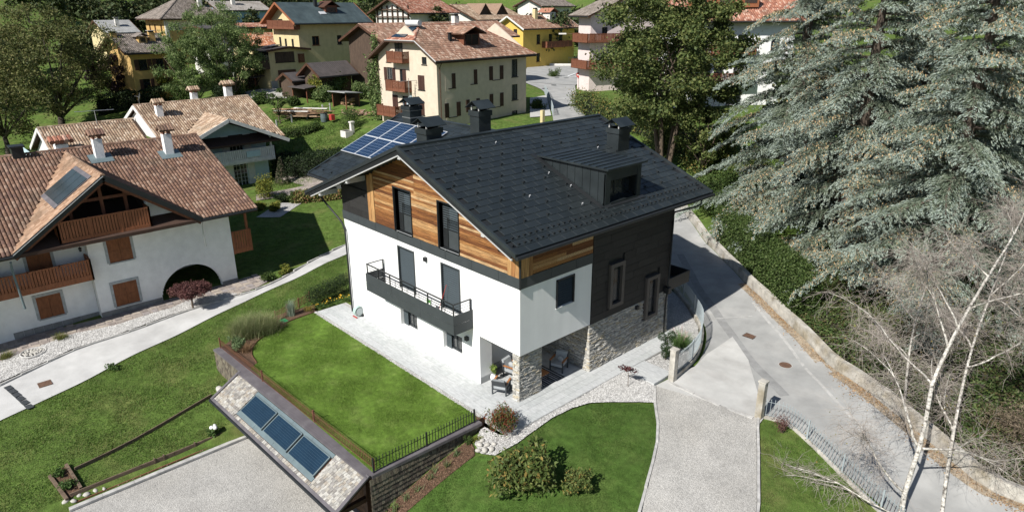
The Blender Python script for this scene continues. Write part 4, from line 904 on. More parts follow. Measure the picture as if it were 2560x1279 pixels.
LS = [PA_L[1],PA_L[2],PA_L[3],PA_L[4],PA_L[5],PA_L[6],PA_L[7],PA_L[8],(-18.6,1.2),(-17.3,-1.0),(-17.6,-3.2),(-17.3,-4.6),(-16.8,-5.9),(-16.3,-7),(-15.6,-8.1),(-12.3,-8.4),(-12.4,-9.6),(-11,-9.2),(-10.75,-16.5),(-11,-19),(-20,-22),(-27,-24)]
grass_on('slope_grass', LS, 210000, .12, .034, m_wblade, lean=.7)
# neighbour's shaded lawn
NL = [PA_U[6],PA_U[7],PA_U[8],(-21,12),(-30,16),(-42,10),(-42,0),(-30,-1.5)]
grass_on('neighbour_lawn_grass', NL, 70000, .07, .04, m_blade)

# ------------------------------------------------------------------ garage under the terrace
m_lead = M('grey_sheet_metal', (.115,.105,.112), .55, var=.12, scale=2, spec=.4, patch=(.15,.14,.145), pscale=1.2)
m_shingle = M('weathered_shingle', (.3,.28,.25), .9, var=.25, scale=9, bump=.3, bscale=25, ramp=[(.33,.315,.285),(.27,.255,.235),(.40,.385,.35),(.22,.205,.185),(.36,.335,.29),(.30,.265,.22)])
m_shingd = M('dark_wall_shingle', (.13,.115,.09), .9, var=.35, scale=6, stretch=(6,6,1), bump=.3, bscale=20, ramp=[(.13,.115,.085),(.10,.085,.065),(.17,.15,.11),(.085,.07,.055),(.15,.125,.09)])
m_teal = M('zinc_flashing', (.125,.165,.175), .5, var=.12, scale=2, spec=.45)
m_pvdk = M('dark_collector', (.012,.03,.052), .2, var=.1, spec=.55)
m_line = M('collector_line', (.028,.048,.07), .35, var=.05)
m_rustf = M('rusty_fence', (.15,.065,.038), .85, var=.25, scale=8)
m_brown = M('dark_brown_timber', (.07,.032,.018), .7, var=.25, scale=3)
GA = thing('garage', (-6,-8.5,-2.6), 'low garage under the terrace with shingled apron roof and three collectors', 'garage')
GF = Fr((-12.2,-8.12,0), .0309); UL = 11.68; ZA, ZB, VE = -.04, -.95, -1.57
gp = lambda u, s, h=0.: GF.p(u, VE*s, lerp(ZA, ZB, s)) + (V3((0,0,1))*1.57-GF.v*.91).normalized()*h     # point on the sloping apron
mb = MB(); mb.slab([gp(0,0,-.02),gp(UL,0,-.02),gp(UL,1,-.02),gp(0,1,-.02)], (0,0,-.14)); mb.build('roof_deck', m_brown, GA)
mb = MB(); GF.box(mb, (-3.35,.0,-.10),(UL+.05,.5,.0)); GF.box(mb, (0,-.16,-.09),(UL+.02,.0,-.012)); mb.build('coping', m_lead, GA)
for a, b in ((-.06,.1),(UL-.12,UL+.06)):
    mb = MB(); mb.slab([gp(a,0,.0),gp(b,0,.0),gp(b,1.02,.0),gp(a,1.02,.0)], gp(0,0,.07)-gp(0,0,0)); mb.build('verge_flashing', m_lead, GA)
mb = MB(); mb.slab([gp(.0,.955,.01),gp(UL,.955,.01),gp(UL,1.03,.01),gp(0,1.03,.01)], gp(0,0,.03)-gp(0,0,0)); mb.build('eave_flashing', m_lead, GA)
MB().tube([GF.p(-.08,VE-.09,ZB-.06), GF.p(UL+.08,VE-.09,ZB-.08)], .07, 8).build('gutter', m_dark, GA)
MB().tube([GF.p(-.02,VE-.05,ZB-.05), GF.p(.0,VE+.05,ZB-.3), GF.p(.06,VE+.1,ZB-.45)], .045, 8).build('downpipe', m_dark, GA)
rr = random.Random(5); shn = 0; nup = gp(0,0,1)-gp(0,0,0); R_ = MB()
def shingle_area(u0, u1, s0, s1, rows, wmin=.11, wmax=.21):
    global shn
    for r in range(rows):
        sa, sb = lerp(s0, s1, r/rows), lerp(s0, s1, (r+1)/rows)+.012; u = u0
        while u < u1-.03:
            w = min(rr.uniform(wmin, wmax), u1-u); g = .006; k = rr.uniform(.012,.026); e = sb+rr.uniform(-.006,.006)
            mb = MB() if shn < 298 else R_
            mb.add([gp(u+g,sa,.0),gp(u+w-g,sa,.0),gp(u+w-g,e,.0),gp(u+g,e,.0),gp(u+g,sa,.006),gp(u+w-g,sa,.006),gp(u+w-g,e,k+.012),gp(u+g,e,k+.012)], [f[::-1] for f in BOXF])
            if shn < 298: mb.build('shingle', m_shingle, GA)
            shn += 1; u += w
shingle_area(9.45,UL-.13,.06,.95,11); shingle_area(.12,2.35,.06,.95,11); shingle_area(2.36,9.44,.87,.95,1)
if R_.v: tag(R_.build('eave_shingles', m_shingle, GA), kind='stuff')
for s0, s1 in ((.10,.2),(.755,.86)):
    for a, b in ((2.37,4.1),(4.1,5.95),(5.95,7.7),(7.7,9.44)):
        mb = MB(); mb.slab([gp(a+.005,s0,.012),gp(b-.005,s0,.012),gp(b-.005,s1,.012),gp(a+.005,s1,.012)], nup*.015); mb.build('flashing_sheet', m_teal, GA)
for i in range(3):
    a = 2.5+i*2.33; b = a+2.2; mb = MB(); mb.slab([gp(a,.2,.02),gp(b,.2,.02),gp(b,.755,.02),gp(a,.755,.02)], nup*.07); c = mb.build('collector_panel', m_teal, GA)
    mb = MB(); mb.slab([gp(a+.06,.225,.091),gp(b-.06,.225,.091),gp(b-.06,.73,.091),gp(a+.06,.73,.091)], nup*.004); mb.build('collector_glass', m_pvdk, c)
    for j in range(1, 9):
        s = lerp(.225,.73,j/9); mb = MB(); mb.slab([gp(a+.07,s,.096),gp(b-.07,s,.096),gp(b-.07,s+.005,.096),gp(a+.07,s+.005,.096)], nup*.002); mb.build('absorber_line', m_line, c)
# walls and timber of the garage
mb = MB(); GF.box(mb, (-3.3,.06,-3.0),(0,.4,-.1)); GF.box(mb, (UL-.35,.1,-3.0),(UL-.12,5.4,-.12)); GF.box(mb, (0,.3,-3.0),(UL-.35,.4,-.1)); mb.build('wall', m_white, GA)
MB().box(GF.p(UL-.3,-1.15,-1.95), (.16,.16,1.4), GF.ax).build('post', m_brown, GA); MB().box(GF.p(UL-.3,-.55,-1.25), (.18,1.4,.2), GF.ax).build('beam', m_brown, GA); MB().box(GF.p(UL-.3,.02,-1.6), (.2,.2,2.2), GF.ax).build('post', m_brown, GA)
mb = MB(); mb.slab([GF.p(UL-.06,.05,-.02),GF.p(UL+.12,.05,-.02),(-.22,-2.15,-.02),(-.5,-2.15,-.02)], (0,0,.05)); mb.slab([GF.p(UL+.12,.05,-.12),(-.22,-2.15,-.12),(-.22,-2.15,.02),GF.p(UL+.12,.05,.02)], (.03,0,0)); mb.build('side_coping', m_lead, GA)
PS = PL((-.42,0,0), (0,1,0), (1,0,0)); wsn = 0; R2 = MB()
for r in range(8):
    zt = -.12-r*.22; y = -7.85
    while y < -2.3:
        w = rr.uniform(.07,.15)
        if zt-.24 > gz(.05, y)-.35:
            k = .03+.012*rr.random(); mb = MB() if wsn < 296 else R2; d0 = .05
            q = [PS.p(y+.004,d0,zt),PS.p(y+w-.004,d0,zt),PS.p(y+w-.004,d0+k,zt-.26+rr.uniform(-.02,.02)),PS.p(y+.004,d0+k,zt-.26+rr.uniform(-.02,.02))]; mb.slab(q, (.014,0,.004))
            if wsn < 296: mb.build('wall_shingle', m_shingd, GA)
            wsn += 1
        y += w
if R2.v: tag(R2.build('lower_wall_shingles', m_shingd, GA), kind='stuff')
PW = PL(GF.o, GF.u, -GF.v); R3 = MB()
for r in range(6):
    zt = -.1-r*.2; u = -3.3
    while u < -.12:
        w = rr.uniform(.08,.17); q = [PW.p(u+.004,-.05,zt),PW.p(u+w-.004,-.05,zt),PW.p(u+w-.004,-.02,zt-.24),PW.p(u+.004,-.02,zt-.24)]; R3.slab(q, PW.n*.014); u += w
tag(R3.build('end_wall_shingles', m_shingd, GA), kind='stuff')
sheet('forecourt', FORE, m_aggr, z=-2.55)
iron_fence('rusty_fence', [GF.p(-3.2,.36,0), GF.p(UL-.12,.36,0)], .52, m_rustf, 'low rusty iron fence along the terrace edge above the collectors', .125, z=.0, w=.021, rails=(.1,.8), postgap=40, tips=False)
iron_fence('black_fence', [(-.5,-7.55),(-.42,-2.4)], .6, m_dark, 'low black iron fence with round tips on the right terrace edge', .15, z=.02, w=.022, rails=(.1,.85), postgap=17)
iron_fence('short_rusty_fence', [(-16.578, -4.155, 0), (-17.897, -1.284, 0)], .55, m_rustf, 'short rusty iron fence behind the flower bed beside the path lawn', .13, z=.0, w=.02, rails=(.1,.9), postgap=8, tips=False)

# ------------------------------------------------------------------ garden things around the house
m_mesh = M('dark_frame', (.05,.055,.06), .6, var=.05); m_cush = M('grey_cushion', (.33,.35,.36), .95, var=.08, scale=6, bump=.1, bscale=60); m_teak = M('teak', (.36,.15,.055), .6, var=.2, scale=4)
def armchair(pos, rot, label):
    t = thing('armchair', (pos[0],pos[1],.004), label, 'armchair', 'garden armchairs in the porch'); F = Fr((pos[0],pos[1],.004), rot)
    for u in (-.34,.34):
        for v, h in ((-.33,.6),(.33,.75)):
            mb = MB(); F.box(mb, (u-.03,v-.03,0),(u+.03,v+.03,h)); mb.build('leg', m_mesh, t)
        mb = MB(); F.box(mb, (u-.045,-.36,.6),(u+.045,.34,.63)); mb.build('armrest', m_teak, t)
    mb = MB(); F.box(mb, (-.31,-.33,.24),(.31,.33,.3)); mb.build('seat_frame', m_mesh, t)
    mb = MB(); F.box(mb, (-.3,-.33,.3),(.3,.3,.43)); mb.build('seat_cushion', m_cush, t)
    mb = MB(); F.slab(mb, [(-.3,.2,.43),(.3,.2,.43),(.3,.36,.85),(-.3,.36,.85)], (0,.12,.03)); mb.build('back_cushion', m_cush, t)
    mb = MB()
    F.slab(mb, [(-.34,.34,.5),(.34,.34,.5),(.34,.46,.8),(-.34,.46,.8)], (0,.035,.01)); mb.build('back_frame', m_mesh, t)
    mb = MB(); mb.blob(F.p(.02,.1,.56), (.2,.11,.16), 10, 6, .05); mb.build('loose_cushion', m_cush, t, True)
armchair((-1.55,.25), pi+.5, 'grey armchair with its back to the lawn left of the stone pillar'); armchair((-2.3,1.7), pi/2+.2, 'grey armchair with teak arms against the porch wall'); armchair((-1.15,3.85), .35, 'dark armchair in the shade before the porch stone wall')
t = thing('coffee_table', (-1.2,2.3,0), 'low teak topped coffee table on the patterned porch rug', 'table')
for i in range(6): MB().b2((-1.65+i*.15,1.95,.38),(-1.65+i*.15+.14,2.75,.41)).build('top_slat', m_teak, t)
for x in (-1.62,-.8):
    for y in (1.98,2.7): MB().b2((x-.025,y-.025,.0),(x+.025,y+.025,.38)).build('leg', m_mesh, t)
rug = MB().b2((-2.1,1.3,.006),(-.4,3.5,.014)).build('rug', M('dark_woven_rug', (.06,.06,.065), .95, var=.1)); tag(rug, 'dark rug with white woven stripes under the coffee table', 'rug')
m_wst = M('white_weave', (.5,.5,.5), .95, var=.2, scale=20)
for i in range(14): MB().b2((-2.05,1.36+i*.152,.0145),(-.45,1.36+i*.152+(.05 if i % 3 else .02),.0165)).build('stripe', m_wst, rug)
t = thing('potted_plant', (-2.55,.62,0), 'white pot with a leafy green plant beside the porch pier', 'plant')
MB().tube([(-2.55,.62,.01),(-2.55,.62,.2),(-2.55,.62,.38)], [.1,.16,.12], 14).build('pot', M('white_ceramic', (.75,.75,.75), .4, var=.03), t, True)
foliage('leaves', clumps([(-2.55,.62,.62),(-2.5,.6,.78),(-2.6,.65,.7)], [(.17,.17,.16)]*3, 160, shell=.2), .14, .07, greens('pot_leaf', [(.10,.17,.03),(.2,.26,.05),(.07,.12,.03)]), t)
# hose reel
hx, hy = (-13.778, -0.236, 0)[0], (-13.778, -0.236, 0)[1]; m_hose = M('pale_green_hose', (.42,.55,.50), .6, var=.1); m_redp = M('red_plastic', (.4,.05,.04), .5, var=.05)
t = thing('hose_reel', (hx,hy,0), 'garden hose reel cart with pale green hose by the house corner', 'hose reel')
for k in range(6): 
    r = .27+.012*(k % 2); P = [(hx-.12+k*.045, hy+cos(a)*r, .36+sin(a)*r) for a in np.linspace(0, 2*pi, 25)]; MB().tube(P, .024, 5, False).build('hose_coil', m_hose, t, True)
for s in (-.16,.17): MB().tube([(hx+s,hy,.36),(hx+s+.012,hy,.36)], .24, 20).build('drum_side', M('grey_plastic', (.4,.45,.44), .6, var=.05), t)
MB().tube([(hx-.17,hy+.1,.1),(hx-.17,hy+.22,.95),(hx+.18,hy+.22,.95),(hx+.18,hy+.1,.1)], .012, 6).build('handle', m_steel, t); 
for s in (-.2,.2): MB().tube([(hx+s,hy+.15,.09),(hx+s+.03,hy+.15,.09)], .09, 14).build('wheel', m_dark, t)
MB().b2((hx-.22,hy-.28,.02),(hx+.22,hy-.22,.07)).build('foot', m_redp, t)
# green child chair and broom on the balcony
t = thing('small_chair', (-6.0,-.75,3.02), 'small green wooden chair on the balcony', 'chair'); m_gr = M('green_paint', (.10,.33,.05), .5, var=.1)
MB().b2((-6.17,-.9,3.28),(-5.83,-.58,3.32)).build('seat', m_gr, t); 
for x in (-6.15,-5.87):
    for y in (-.88,-.62): MB().b2((x-.015,y-.015,3.02),(x+.015,y+.015,3.28)).build('leg', m_teak, t)
    MB().b2((x-.018,-.6,3.32),(x+.018,-.565,3.66)).build('back_post', m_gr, t)
MB().b2((-6.15,-.595,3.5),(-5.87,-.575,3.64)).build('backrest', m_gr, t)
t = thing('broom', (-5.4,-.4,3.02), 'broom leaning on the balcony wall between the two doors', 'broom'); MB().tube([(-5.45,-.45,3.1),(-5.2,-.05,4.55)], .013, 6).build('stick', m_redp, t); MB().b2((-5.55,-.5,3.03),(-5.35,-.4,3.14)).build('brush', m_brown, t)
# white stones, boulders
m_bould = M('pale_boulder', (.43,.41,.37), .85, var=.12, scale=4, bump=.2, bscale=10)
def boulders(P, label, group, zf=None):
    for i, (x, y, r) in enumerate(P):
        z = (zf if zf is not None else gz(x,y)+.1); o = MB().blob((0,0,0), (r*.85,r*.62,r*.5), 9, 6, .16, random.Random(i)).build('boulder', m_bould, smooth=True); o.location = (x,y,z+r*.35); o.rotation_euler.z = i*1.3; tag(o, label, 'stone', group)
boulders([(.55,-2.95,.2),(.85,-2.75,.17),(1.0,-3.05,.22),(.75,-3.2,.16),(1.2,-2.8,.2),(1.05,-2.55,.14),(.45,-2.7,.15)], 'rounded pale stone in the heap beside the flowering shrub', 'stones at the corner of the gravel bed')
o = MB().blob((0,0,0), (.28,.2,.17), 10, 7, .1).build('boulder', m_bould, smooth=True); p = (-13.788, -8.751, -1.25); o.location = (p[0],p[1],gz(p[0],p[1])+.08); tag(o, 'white rock in the grass beside the shingled terrace wall end', 'stone')
# planter row and low boards by the forecourt
def board(name, a, b, h, th, mat, label, z=None, dz=0):
    a, b = V3((a[0],a[1],0)), V3((b[0],b[1],0)); n = max(1, int((b-a).length/1.2)); d = (b-a).normalized(); t = thing(name, (a.x,a.y,(z if z is not None else gz(a.x,a.y))), label, 'garden edging')
    for i in range(n):
        p, q = a.lerp(b, i/n), a.lerp(b, (i+1)/n); zp, zq = (z, z) if z is not None else (gz(p.x,p.y)+dz, gz(q.x,q.y)+dz); A, B = p+V3((0,0,zp)), q+V3((0,0,zq)); dd = (B-A).normalized(); s = V3((-d.y,d.x,0))
        MB().box((A+B)/2, ((B-A).length-.01,th,h), (dd, s, dd.cross(s))).build('plank', mat, t)
    return t
board('retaining_board', (-12.148, -15.883, -1.8), (-13.632, -9.245, -1.65), .3, .05, m_boardw, 'long weathered board holding the upper grass slope', dz=.02)
board('planter_board', (-10.75,-16.4), (-10.75,-9.3), .42, .06, m_boardw, 'long brown board behind the pink gravel planter strip', z=-2.32)
board('planter_edge', (-10.42,-16.3), (-10.42,-9.3), .12, .05, M('rust_brown_board', (.17,.075,.04), .9, var=.2), 'low rust brown board in front of the pink gravel strip', z=-2.45)
board('forecourt_kerb', (-10.2,-16.6), (-10.2,-9.0), .16, .22, m_kerb, 'pale concrete kerb along the left side of the forecourt', z=-2.52)
pk = [(-10.74,-15.2),(-10.4,-15.2),(-10.4,-9.2),(-10.74,-9.2)]; tag(MB().poly([(x,y,-2.42) for x, y in pk]).build('pink_gravel_strip', m_pink), kind='structure'); pebbles('pink_pebbles', pk, 1200, .035, M('pink_pebble', (.42,.27,.21), .9, var=.1, ramp=[(.45,.29,.23),(.36,.22,.17),(.52,.38,.31),(.4,.3,.26)]), z=-2.42)
boulders([(-10.6,-15.5,.17),(-10.55,-15.85,.2),(-10.7,-16.1,.18),(-10.5,-16.35,.16),(-10.65,-16.6,.2),(-10.5,-15.2,.13)], 'rounded white stone at the end of the pink planter strip', 'stones at the end of the planter strip', -2.42)
for i, y in enumerate((-12.6,-13.0,-11.2)): o = MB().b2((-10.8,y-.03,-2.55),(-10.7,y+.03,-2.05)).build('stake', m_boardw); tag(o, 'short wooden stake holding the planter board', 'stake', 'stakes of the planter board')
for i, (a, b, L) in enumerate((((-12.6,-16.1),(-10.9,-15.95),'log edge of the small herb bed by the forecourt corner'),((-12.3,-16.8),(-10.6,-16.55),'log at the far side of the small herb bed'))): board('herb_bed_log', a, b, .22, .12, m_boardw, L, dz=.05)
hb = [(-12.6,-16.15),(-10.9,-16.0),(-10.6,-16.5),(-12.3,-16.75)]; sheet('herb_bed', hb, m_mulch, dz=.06)

# ------------------------------------------------------------------ garden plants near the house
m_herb = greens('herb_leaf', [(.06,.12,.025),(.09,.15,.04),(.045,.08,.02)])
bush('herb_plant', (-11.3,-16.3), .4, .35, 500, .10, .06, m_herb, 'leafy green herbs inside the small log bed', 'plant', seed=3)
bush('herb_plant', (-12.2,-16.45), .33, .3, 350, .10, .06, m_herb, 'small herbs at the far end of the log bed', 'plant', seed=4)
t = bush('hydrangea', (-10.9,-10.3,-2.2), .3, .5, 300, .12, .08, m_herb, 'potted hydrangea with white flower heads behind the planter board', 'flower', seed=5)
for i, (dx, dy) in enumerate(((0,0),(.14,.12),(-.05,.16))): MB().blob((-10.9+dx,-10.3+dy,-1.72), (.11,.11,.09), 8, 6, .1).build('flower_head', M('white_petals', (.75,.74,.72), .8, var=.1, scale=20), t, True)
m_flred = greens('red_tipped_leaf', [(.10,.12,.03),(.16,.05,.03),(.07,.09,.025),(.28,.06,.03),(.12,.14,.05)])
t = bush('flowering_shrub', (.75,-1.85,-.02), .85, 1.05, 2600, .16, .035, m_flred, 'red tipped flowering shrub at the corner of patio and gravel bed', seed=6, nc=20, along=np.array([0,0,.6]))
bush('low_cushion_plant', (.2,-2.75), .35, .28, 500, .05, .03, m_leafy, 'round yellow green cushion plant at the edge of the gravel', 'plant', seed=7, stems=0)
bush('dwarf_conifer', (-.05,-3.1), .22, .5, 700, .05, .03, m_leafg, 'small rounded conifer behind the black fence end', seed=8, stems=1)
m_iris = greens('iris_leaf', [(.10,.16,.06),(.14,.19,.09),(.2,.17,.06)], trans=.2)
mul = [(.1,-8.2),(.55,-8.0),(.75,-3.4),(.35,-3.1),(-.2,-2.9),(-.3,-8.2)]
sheet('mulch_bed', mul, m_mulch, dz=.06)
P = np.array(mul); pts = RNG.uniform(P.min(0), P.max(0), (4000, 2)); pts = pts[inpoly(pts[:,0], pts[:,1], mul)]; V, F = leaves(np.column_stack([pts, gzn(pts[:,0], pts[:,1])+.075]), .07, .03, up=3); tag(link('mulch_chips', npmesh('mulch_chips', V, F, m_chips)), kind='stuff')
for i, (x, y, h) in enumerate(((.1,-3.9,.4),(.25,-4.5,.45),(.15,-5.3,.4),(.2,-6.0,.35),(.1,-6.5,.4),(.2,-7.1,.5),(.0,-5.0,.35),(.35,-7.6,.45))):
    grass_clump('iris_plant', (x, y), .22, h, 26, m_iris, 'sword leaved iris in the mulch bed under the shingled wall', 'plant', 'irises in the mulch strip', lean=.8, seed=i, wid=.04)
# shrubs of the front lawn
m_pers = greens('autumn_leaf', [(.10,.135,.035),(.075,.11,.028),(.15,.17,.045),(.055,.085,.022),(.12,.15,.04),(.14,.165,.055),(.09,.125,.032),(.065,.10,.026),(.10,.14,.038),(.26,.19,.055)], trans=.25)
bx = (3.755, -3.59, -1.1)
bush('fruit_shrub', (bx[0]-.1,bx[1]+.3), 1.45, 2.0, 4600, .21, .085, m_pers, 'large leafy shrub with yellowing leaves on the front lawn', seed=9, nc=26, stems=6, droop=.5)
bush('rounded_shrub', (5.35,-1.95), .72, 1.0, 2600, .12, .05, m_pers, 'smaller rounded shrub beside the large one on the lawn', seed=10, nc=16)
# sapling, topiary, pampas by the entrance
t = thing('maple_sapling', (2.3,5.1,-.05), 'tiny dark red maple sapling in the white gravel', 'tree'); MB().tube([(2.3,5.1,-.1),(2.28,5.12,.5),(2.2,5.2,.8)], [.018,.012,.006], 6).build('trunk', m_bark, t); foliage('crown', clumps([(2.2,5.15,.85),(2.0,5.0,.95),(2.45,5.3,.8),(2.3,5.0,1.0)], [(.22,.22,.1)]*4, 260), .1, .06, m_red, t)
t = thing('cloud_topiary', (1.95,8.75,-.1), 'small topiary tree with five clipped green balls near the gate', 'topiary'); m_top = greens('clipped_leaf', [(.02,.045,.015),(.03,.06,.02),(.045,.075,.025)])
MB().tube([(1.95,8.75,-.15),(1.95,8.75,.6),(1.9,8.85,1.3)], [.035,.025,.015], 6).build('trunk', m_bark, t)
for c in ((1.75,8.6,1.25),(2.1,8.95,1.35),(1.98,8.8,1.02),(1.8,8.8,.6),(2.1,8.7,.55),(1.95,8.7,.28)):
    MB().tube([(1.95,8.78,c[2]-.15), c], .012, 5).build('branch', m_bark, t); foliage('leaf_ball', clumps([c], [(.22,.22,.2)], 700, shell=.8), .05, .03, m_top, t)
grass_clump('fountain_grass', (1.55,10.7), .6, .85, 900, greens('bright_grass', [(.10,.19,.05),(.14,.23,.07),(.08,.14,.04)]), 'bright green fountain grass behind the curved fence', lean=.9, seed=2, wid=.02, plumes=(16, M('pinkish_plume', (.45,.33,.3), .9, var=.2)))
EB = [(1.32,7.8),(3.2,7.8),(3.05,9.1),(2.55,10.7),(1.85,12.1),(.9,13.5),(-.5,14.8),(-2.3,16.2),(-4.5,17.5),(-5,11.5),(1.0,11.62),(1.32,11.6)]
sheet('entrance_gravel', EB, m_gravel, dz=.12); pebbles('entrance_pebbles', EB, 4500, .04, m_pebble, dz=.12)
# flower bed at the left end of the terrace
m_pamp = greens('dry_green_grass', [(.21,.235,.10),(.15,.19,.07),(.29,.28,.15),(.12,.16,.055)])
for i, (px, r, h) in enumerate((((-15.9,-6.3),.8,1.1),((-15.6,-5.3),.8,1.15),((-16.4,-5.6),.7,1.0))):
    grass_clump('maiden_grass', (px[0],px[1],-.02), r*1.3, h, 1500, m_pamp, ('tall feathery grass at the outer end of the flower bed','tall feathery grass beside the lawn curve','tall feathery grass at the back of the flower bed')[i], lean=1.0, seed=20+i, wid=.018)
grass_clump('bronze_sedge', (-14.1,-7.0,-.02), .35, .5, 600, greens('bronze_blade', [(.24,.15,.08),(.32,.21,.12),(.18,.11,.06)]), 'bronze brown sedge tuft at the fence end of the bed', lean=1.1, seed=30, wid=.014)
bush('tall_sage', (-14.6,-7.2,-.02), .5, .85, 900, .14, .05, greens('sage_leaf', [(.13,.19,.08),(.10,.15,.06),(.17,.22,.11)]), 'pale green leafy perennial behind the rusty fence end', 'plant', seed=31)
bush('pink_aster', (-15.55,-4.3,-.02), .42, .4, 700, .05, .03, greens('pink_flower_mix', [(.06,.08,.03),(.3,.13,.17),(.05,.07,.02),(.20,.08,.09)]), 'pinkish flowering cushion at the lawn edge of the bed', 'flower', seed=32)
bush('yellow_spurge', (-16.7,-4.5,-.02), .45, .4, 600, .07, .035, m_leafy, 'yellow green perennial behind the pink flowers', 'plant', seed=33)
grass_clump('silver_wormwood', (-16.7,-3.1,-.02), .3, .95, 350, greens('silver_leaf', [(.30,.36,.28),(.24,.30,.22)]), 'upright silvery plant before the short rusty fence', 'plant', lean=.35, seed=34, wid=.025)
bush('golden_perennial', (-16.6,-2.0,-.02), .38, .3, 500, .06, .04, greens('golden_leaf', [(.33,.24,.04),(.22,.18,.04),(.12,.12,.03)]), 'golden leaved low plant at the end of the bed', 'plant', seed=35)
o = MB().b2((-16.45,-4.0,.0),(-15.95,-3.65,.06)).build('plastic_sheet', M('green_plastic', (.02,.24,.09), .5, var=.05)); tag(o, 'flat green plastic sheet lying in the flower bed', 'sheet')
# dark hedge and yellow flowers by the patio end
HA_, HB_ = (-17.288, -1.394, -0.1), (-17.905, 1.309, -0.1); hc = [(lerp(HA_[0],HB_[0],i/6), lerp(HA_[1],HB_[1],i/6)) for i in range(7)]
t = thing('yew_hedge', (hc[3][0],hc[3][1],gz(*hc[3])), 'dark green clipped hedge at the far patio end', 'hedge')
foliage('leaves', clumps([(x,y,gz(x,y)+z) for x, y in hc for z in (.3,.75,1.0)], [(.5,.5,.42)]*21, 9000, shell=.6), .10, .03, m_leafd, t)
for i, (x, y) in enumerate([(lerp(-16.75,-16.6,i/6)+.25*(i % 2), lerp(-1.4,1.1,i/6)) for i in range(7)]):
    t = bush('marigold', (x,y,-.03), .32, .34, 300, .07, .04, m_herb, 'yellow flowering plant in front of the dark hedge', 'flower', 'yellow flowers by the patio end', seed=40+i, stems=0)
    foliage('petals', clumps([(x,y,.28)], [(.28,.28,.08)], 14), .07, .06, M('yellow_petal_%d' % i, (.75,.42,.02), .7, var=.1), t)
# strip along neighbour's path, small things of the gravel border
m_sedum = greens('sedge_leaf', [(.16,.19,.06),(.10,.13,.04),(.24,.18,.05)])
for i, (p, L) in enumerate((((-24.766, -13.748, -0.93),'grassy tuft with a yellow flower in the white gravel'),((-24.702, -16.469, -1.03),'grassy tuft at the left picture edge in the gravel'))): grass_clump('daylily', (p[0],p[1]), .5, .42, 260, m_sedum, L, 'plant', lean=1.1, seed=50+i, wid=.03)
p = (-23.987, -15.248, -1); z = gz(p[0],p[1])+.08; t = thing('stone_ring', (p[0],p[1],z), 'round concrete ring filled with white pebbles in the gravel', 'ring')
MB().tube([(p[0]+cos(a)*.62,p[1]+sin(a)*.62,z+.03) for a in np.linspace(0,2*pi,33)], .05, 6, False).build('ring', m_kerb, t, True); mb = MB(); rr = random.Random(8)
for i in range(45): a = rr.uniform(0,2*pi); q = sqrt(rr.random())*.5; mb.blob((p[0]+cos(a)*q,p[1]+sin(a)*q,z+.04), (.09,.07,.05), 7, 5, .1, rr)
tag(mb.build('pebble_fill', m_bould, t, True), kind='stuff')
p = (-23.545, -6.604, -0.75); z = gz(p[0],p[1]); t = thing('umbrella_maple', (p[0],p[1],z), 'small standard tree with flat dark red crown by the arch', 'tree'); rg = np.random.default_rng(61)
MB().tube([(p[0],p[1],z-.1),(p[0]+.03,p[1],z+.6),(p[0]-.05,p[1]+.1,z+1.15)], [.07,.06,.05], 8).build('trunk', m_bark, t)
rc = random.Random(4); C = [(p[0]-.05+cos(a)*q,p[1]+.1+sin(a)*q,z+1.42+.12*rc.random()-(q/1.3)**2*.25) for a, q in ((rc.uniform(0,2*pi), sqrt(rc.random())*1.05) for _ in range(26))]
foliage('crown', clumps(C, [(.38,.38,.3)]*26, 13000, rg), .09, .06, greens('purple_leaf', [(.10,.04,.04),(.14,.06,.055),(.075,.03,.03),(.18,.09,.075)]), t, rng=rg)
for i, (q, L, m) in enumerate((((-24.364, -1.189, -0.5),'light green shrub at the bend of the path',m_leafg),((-24.737, 0.243, -0.45),'yellow leaved shrub beside the path under the shaded lawn',m_leafy))): bush('path_shrub', (q[0],q[1]), .62, .62, 1100, .13, .07, m, L, seed=70+i, nc=12)
q = (-19.199, -12.39, -1); bush('weed_clump', (q[0],q[1]), .4, .35, 350, .12, .05, m_herb, 'weedy green tuft at the lower edge of the path', 'plant', seed=75, stems=0)
# drain channel and cover in the path
a, b = V3((-20.998, -16.96, -1.15)), V3((-18.151, -16.432, -1.2)); t = thing('drain_channel', (a.x,a.y,gz(a.x,a.y)), 'grey slotted drain channel across the lower path', 'drain'); d = (b-a); d.z = 0; n = int(d.length/.5)+1; d.normalize()
for i in range(n): c = a+d*(.5*i+.25); MB().box((c.x,c.y,gz(c.x,c.y)+.06), (.48,.3,.03), (d, V3((-d.y,d.x,0)), V3((0,0,1)))).build('grating', m_mesh, t)
q = (-20.009, -15.453, -1.1); o = MB().b2((q[0]-.3,q[1]-.3,gz(q[0],q[1])+.04),(q[0]+.3,q[1]+.3,gz(q[0],q[1])+.075)).build('inspection_cover', m_rust); tag(o, 'square rusty inspection cover set in the pale path', 'manhole cover')

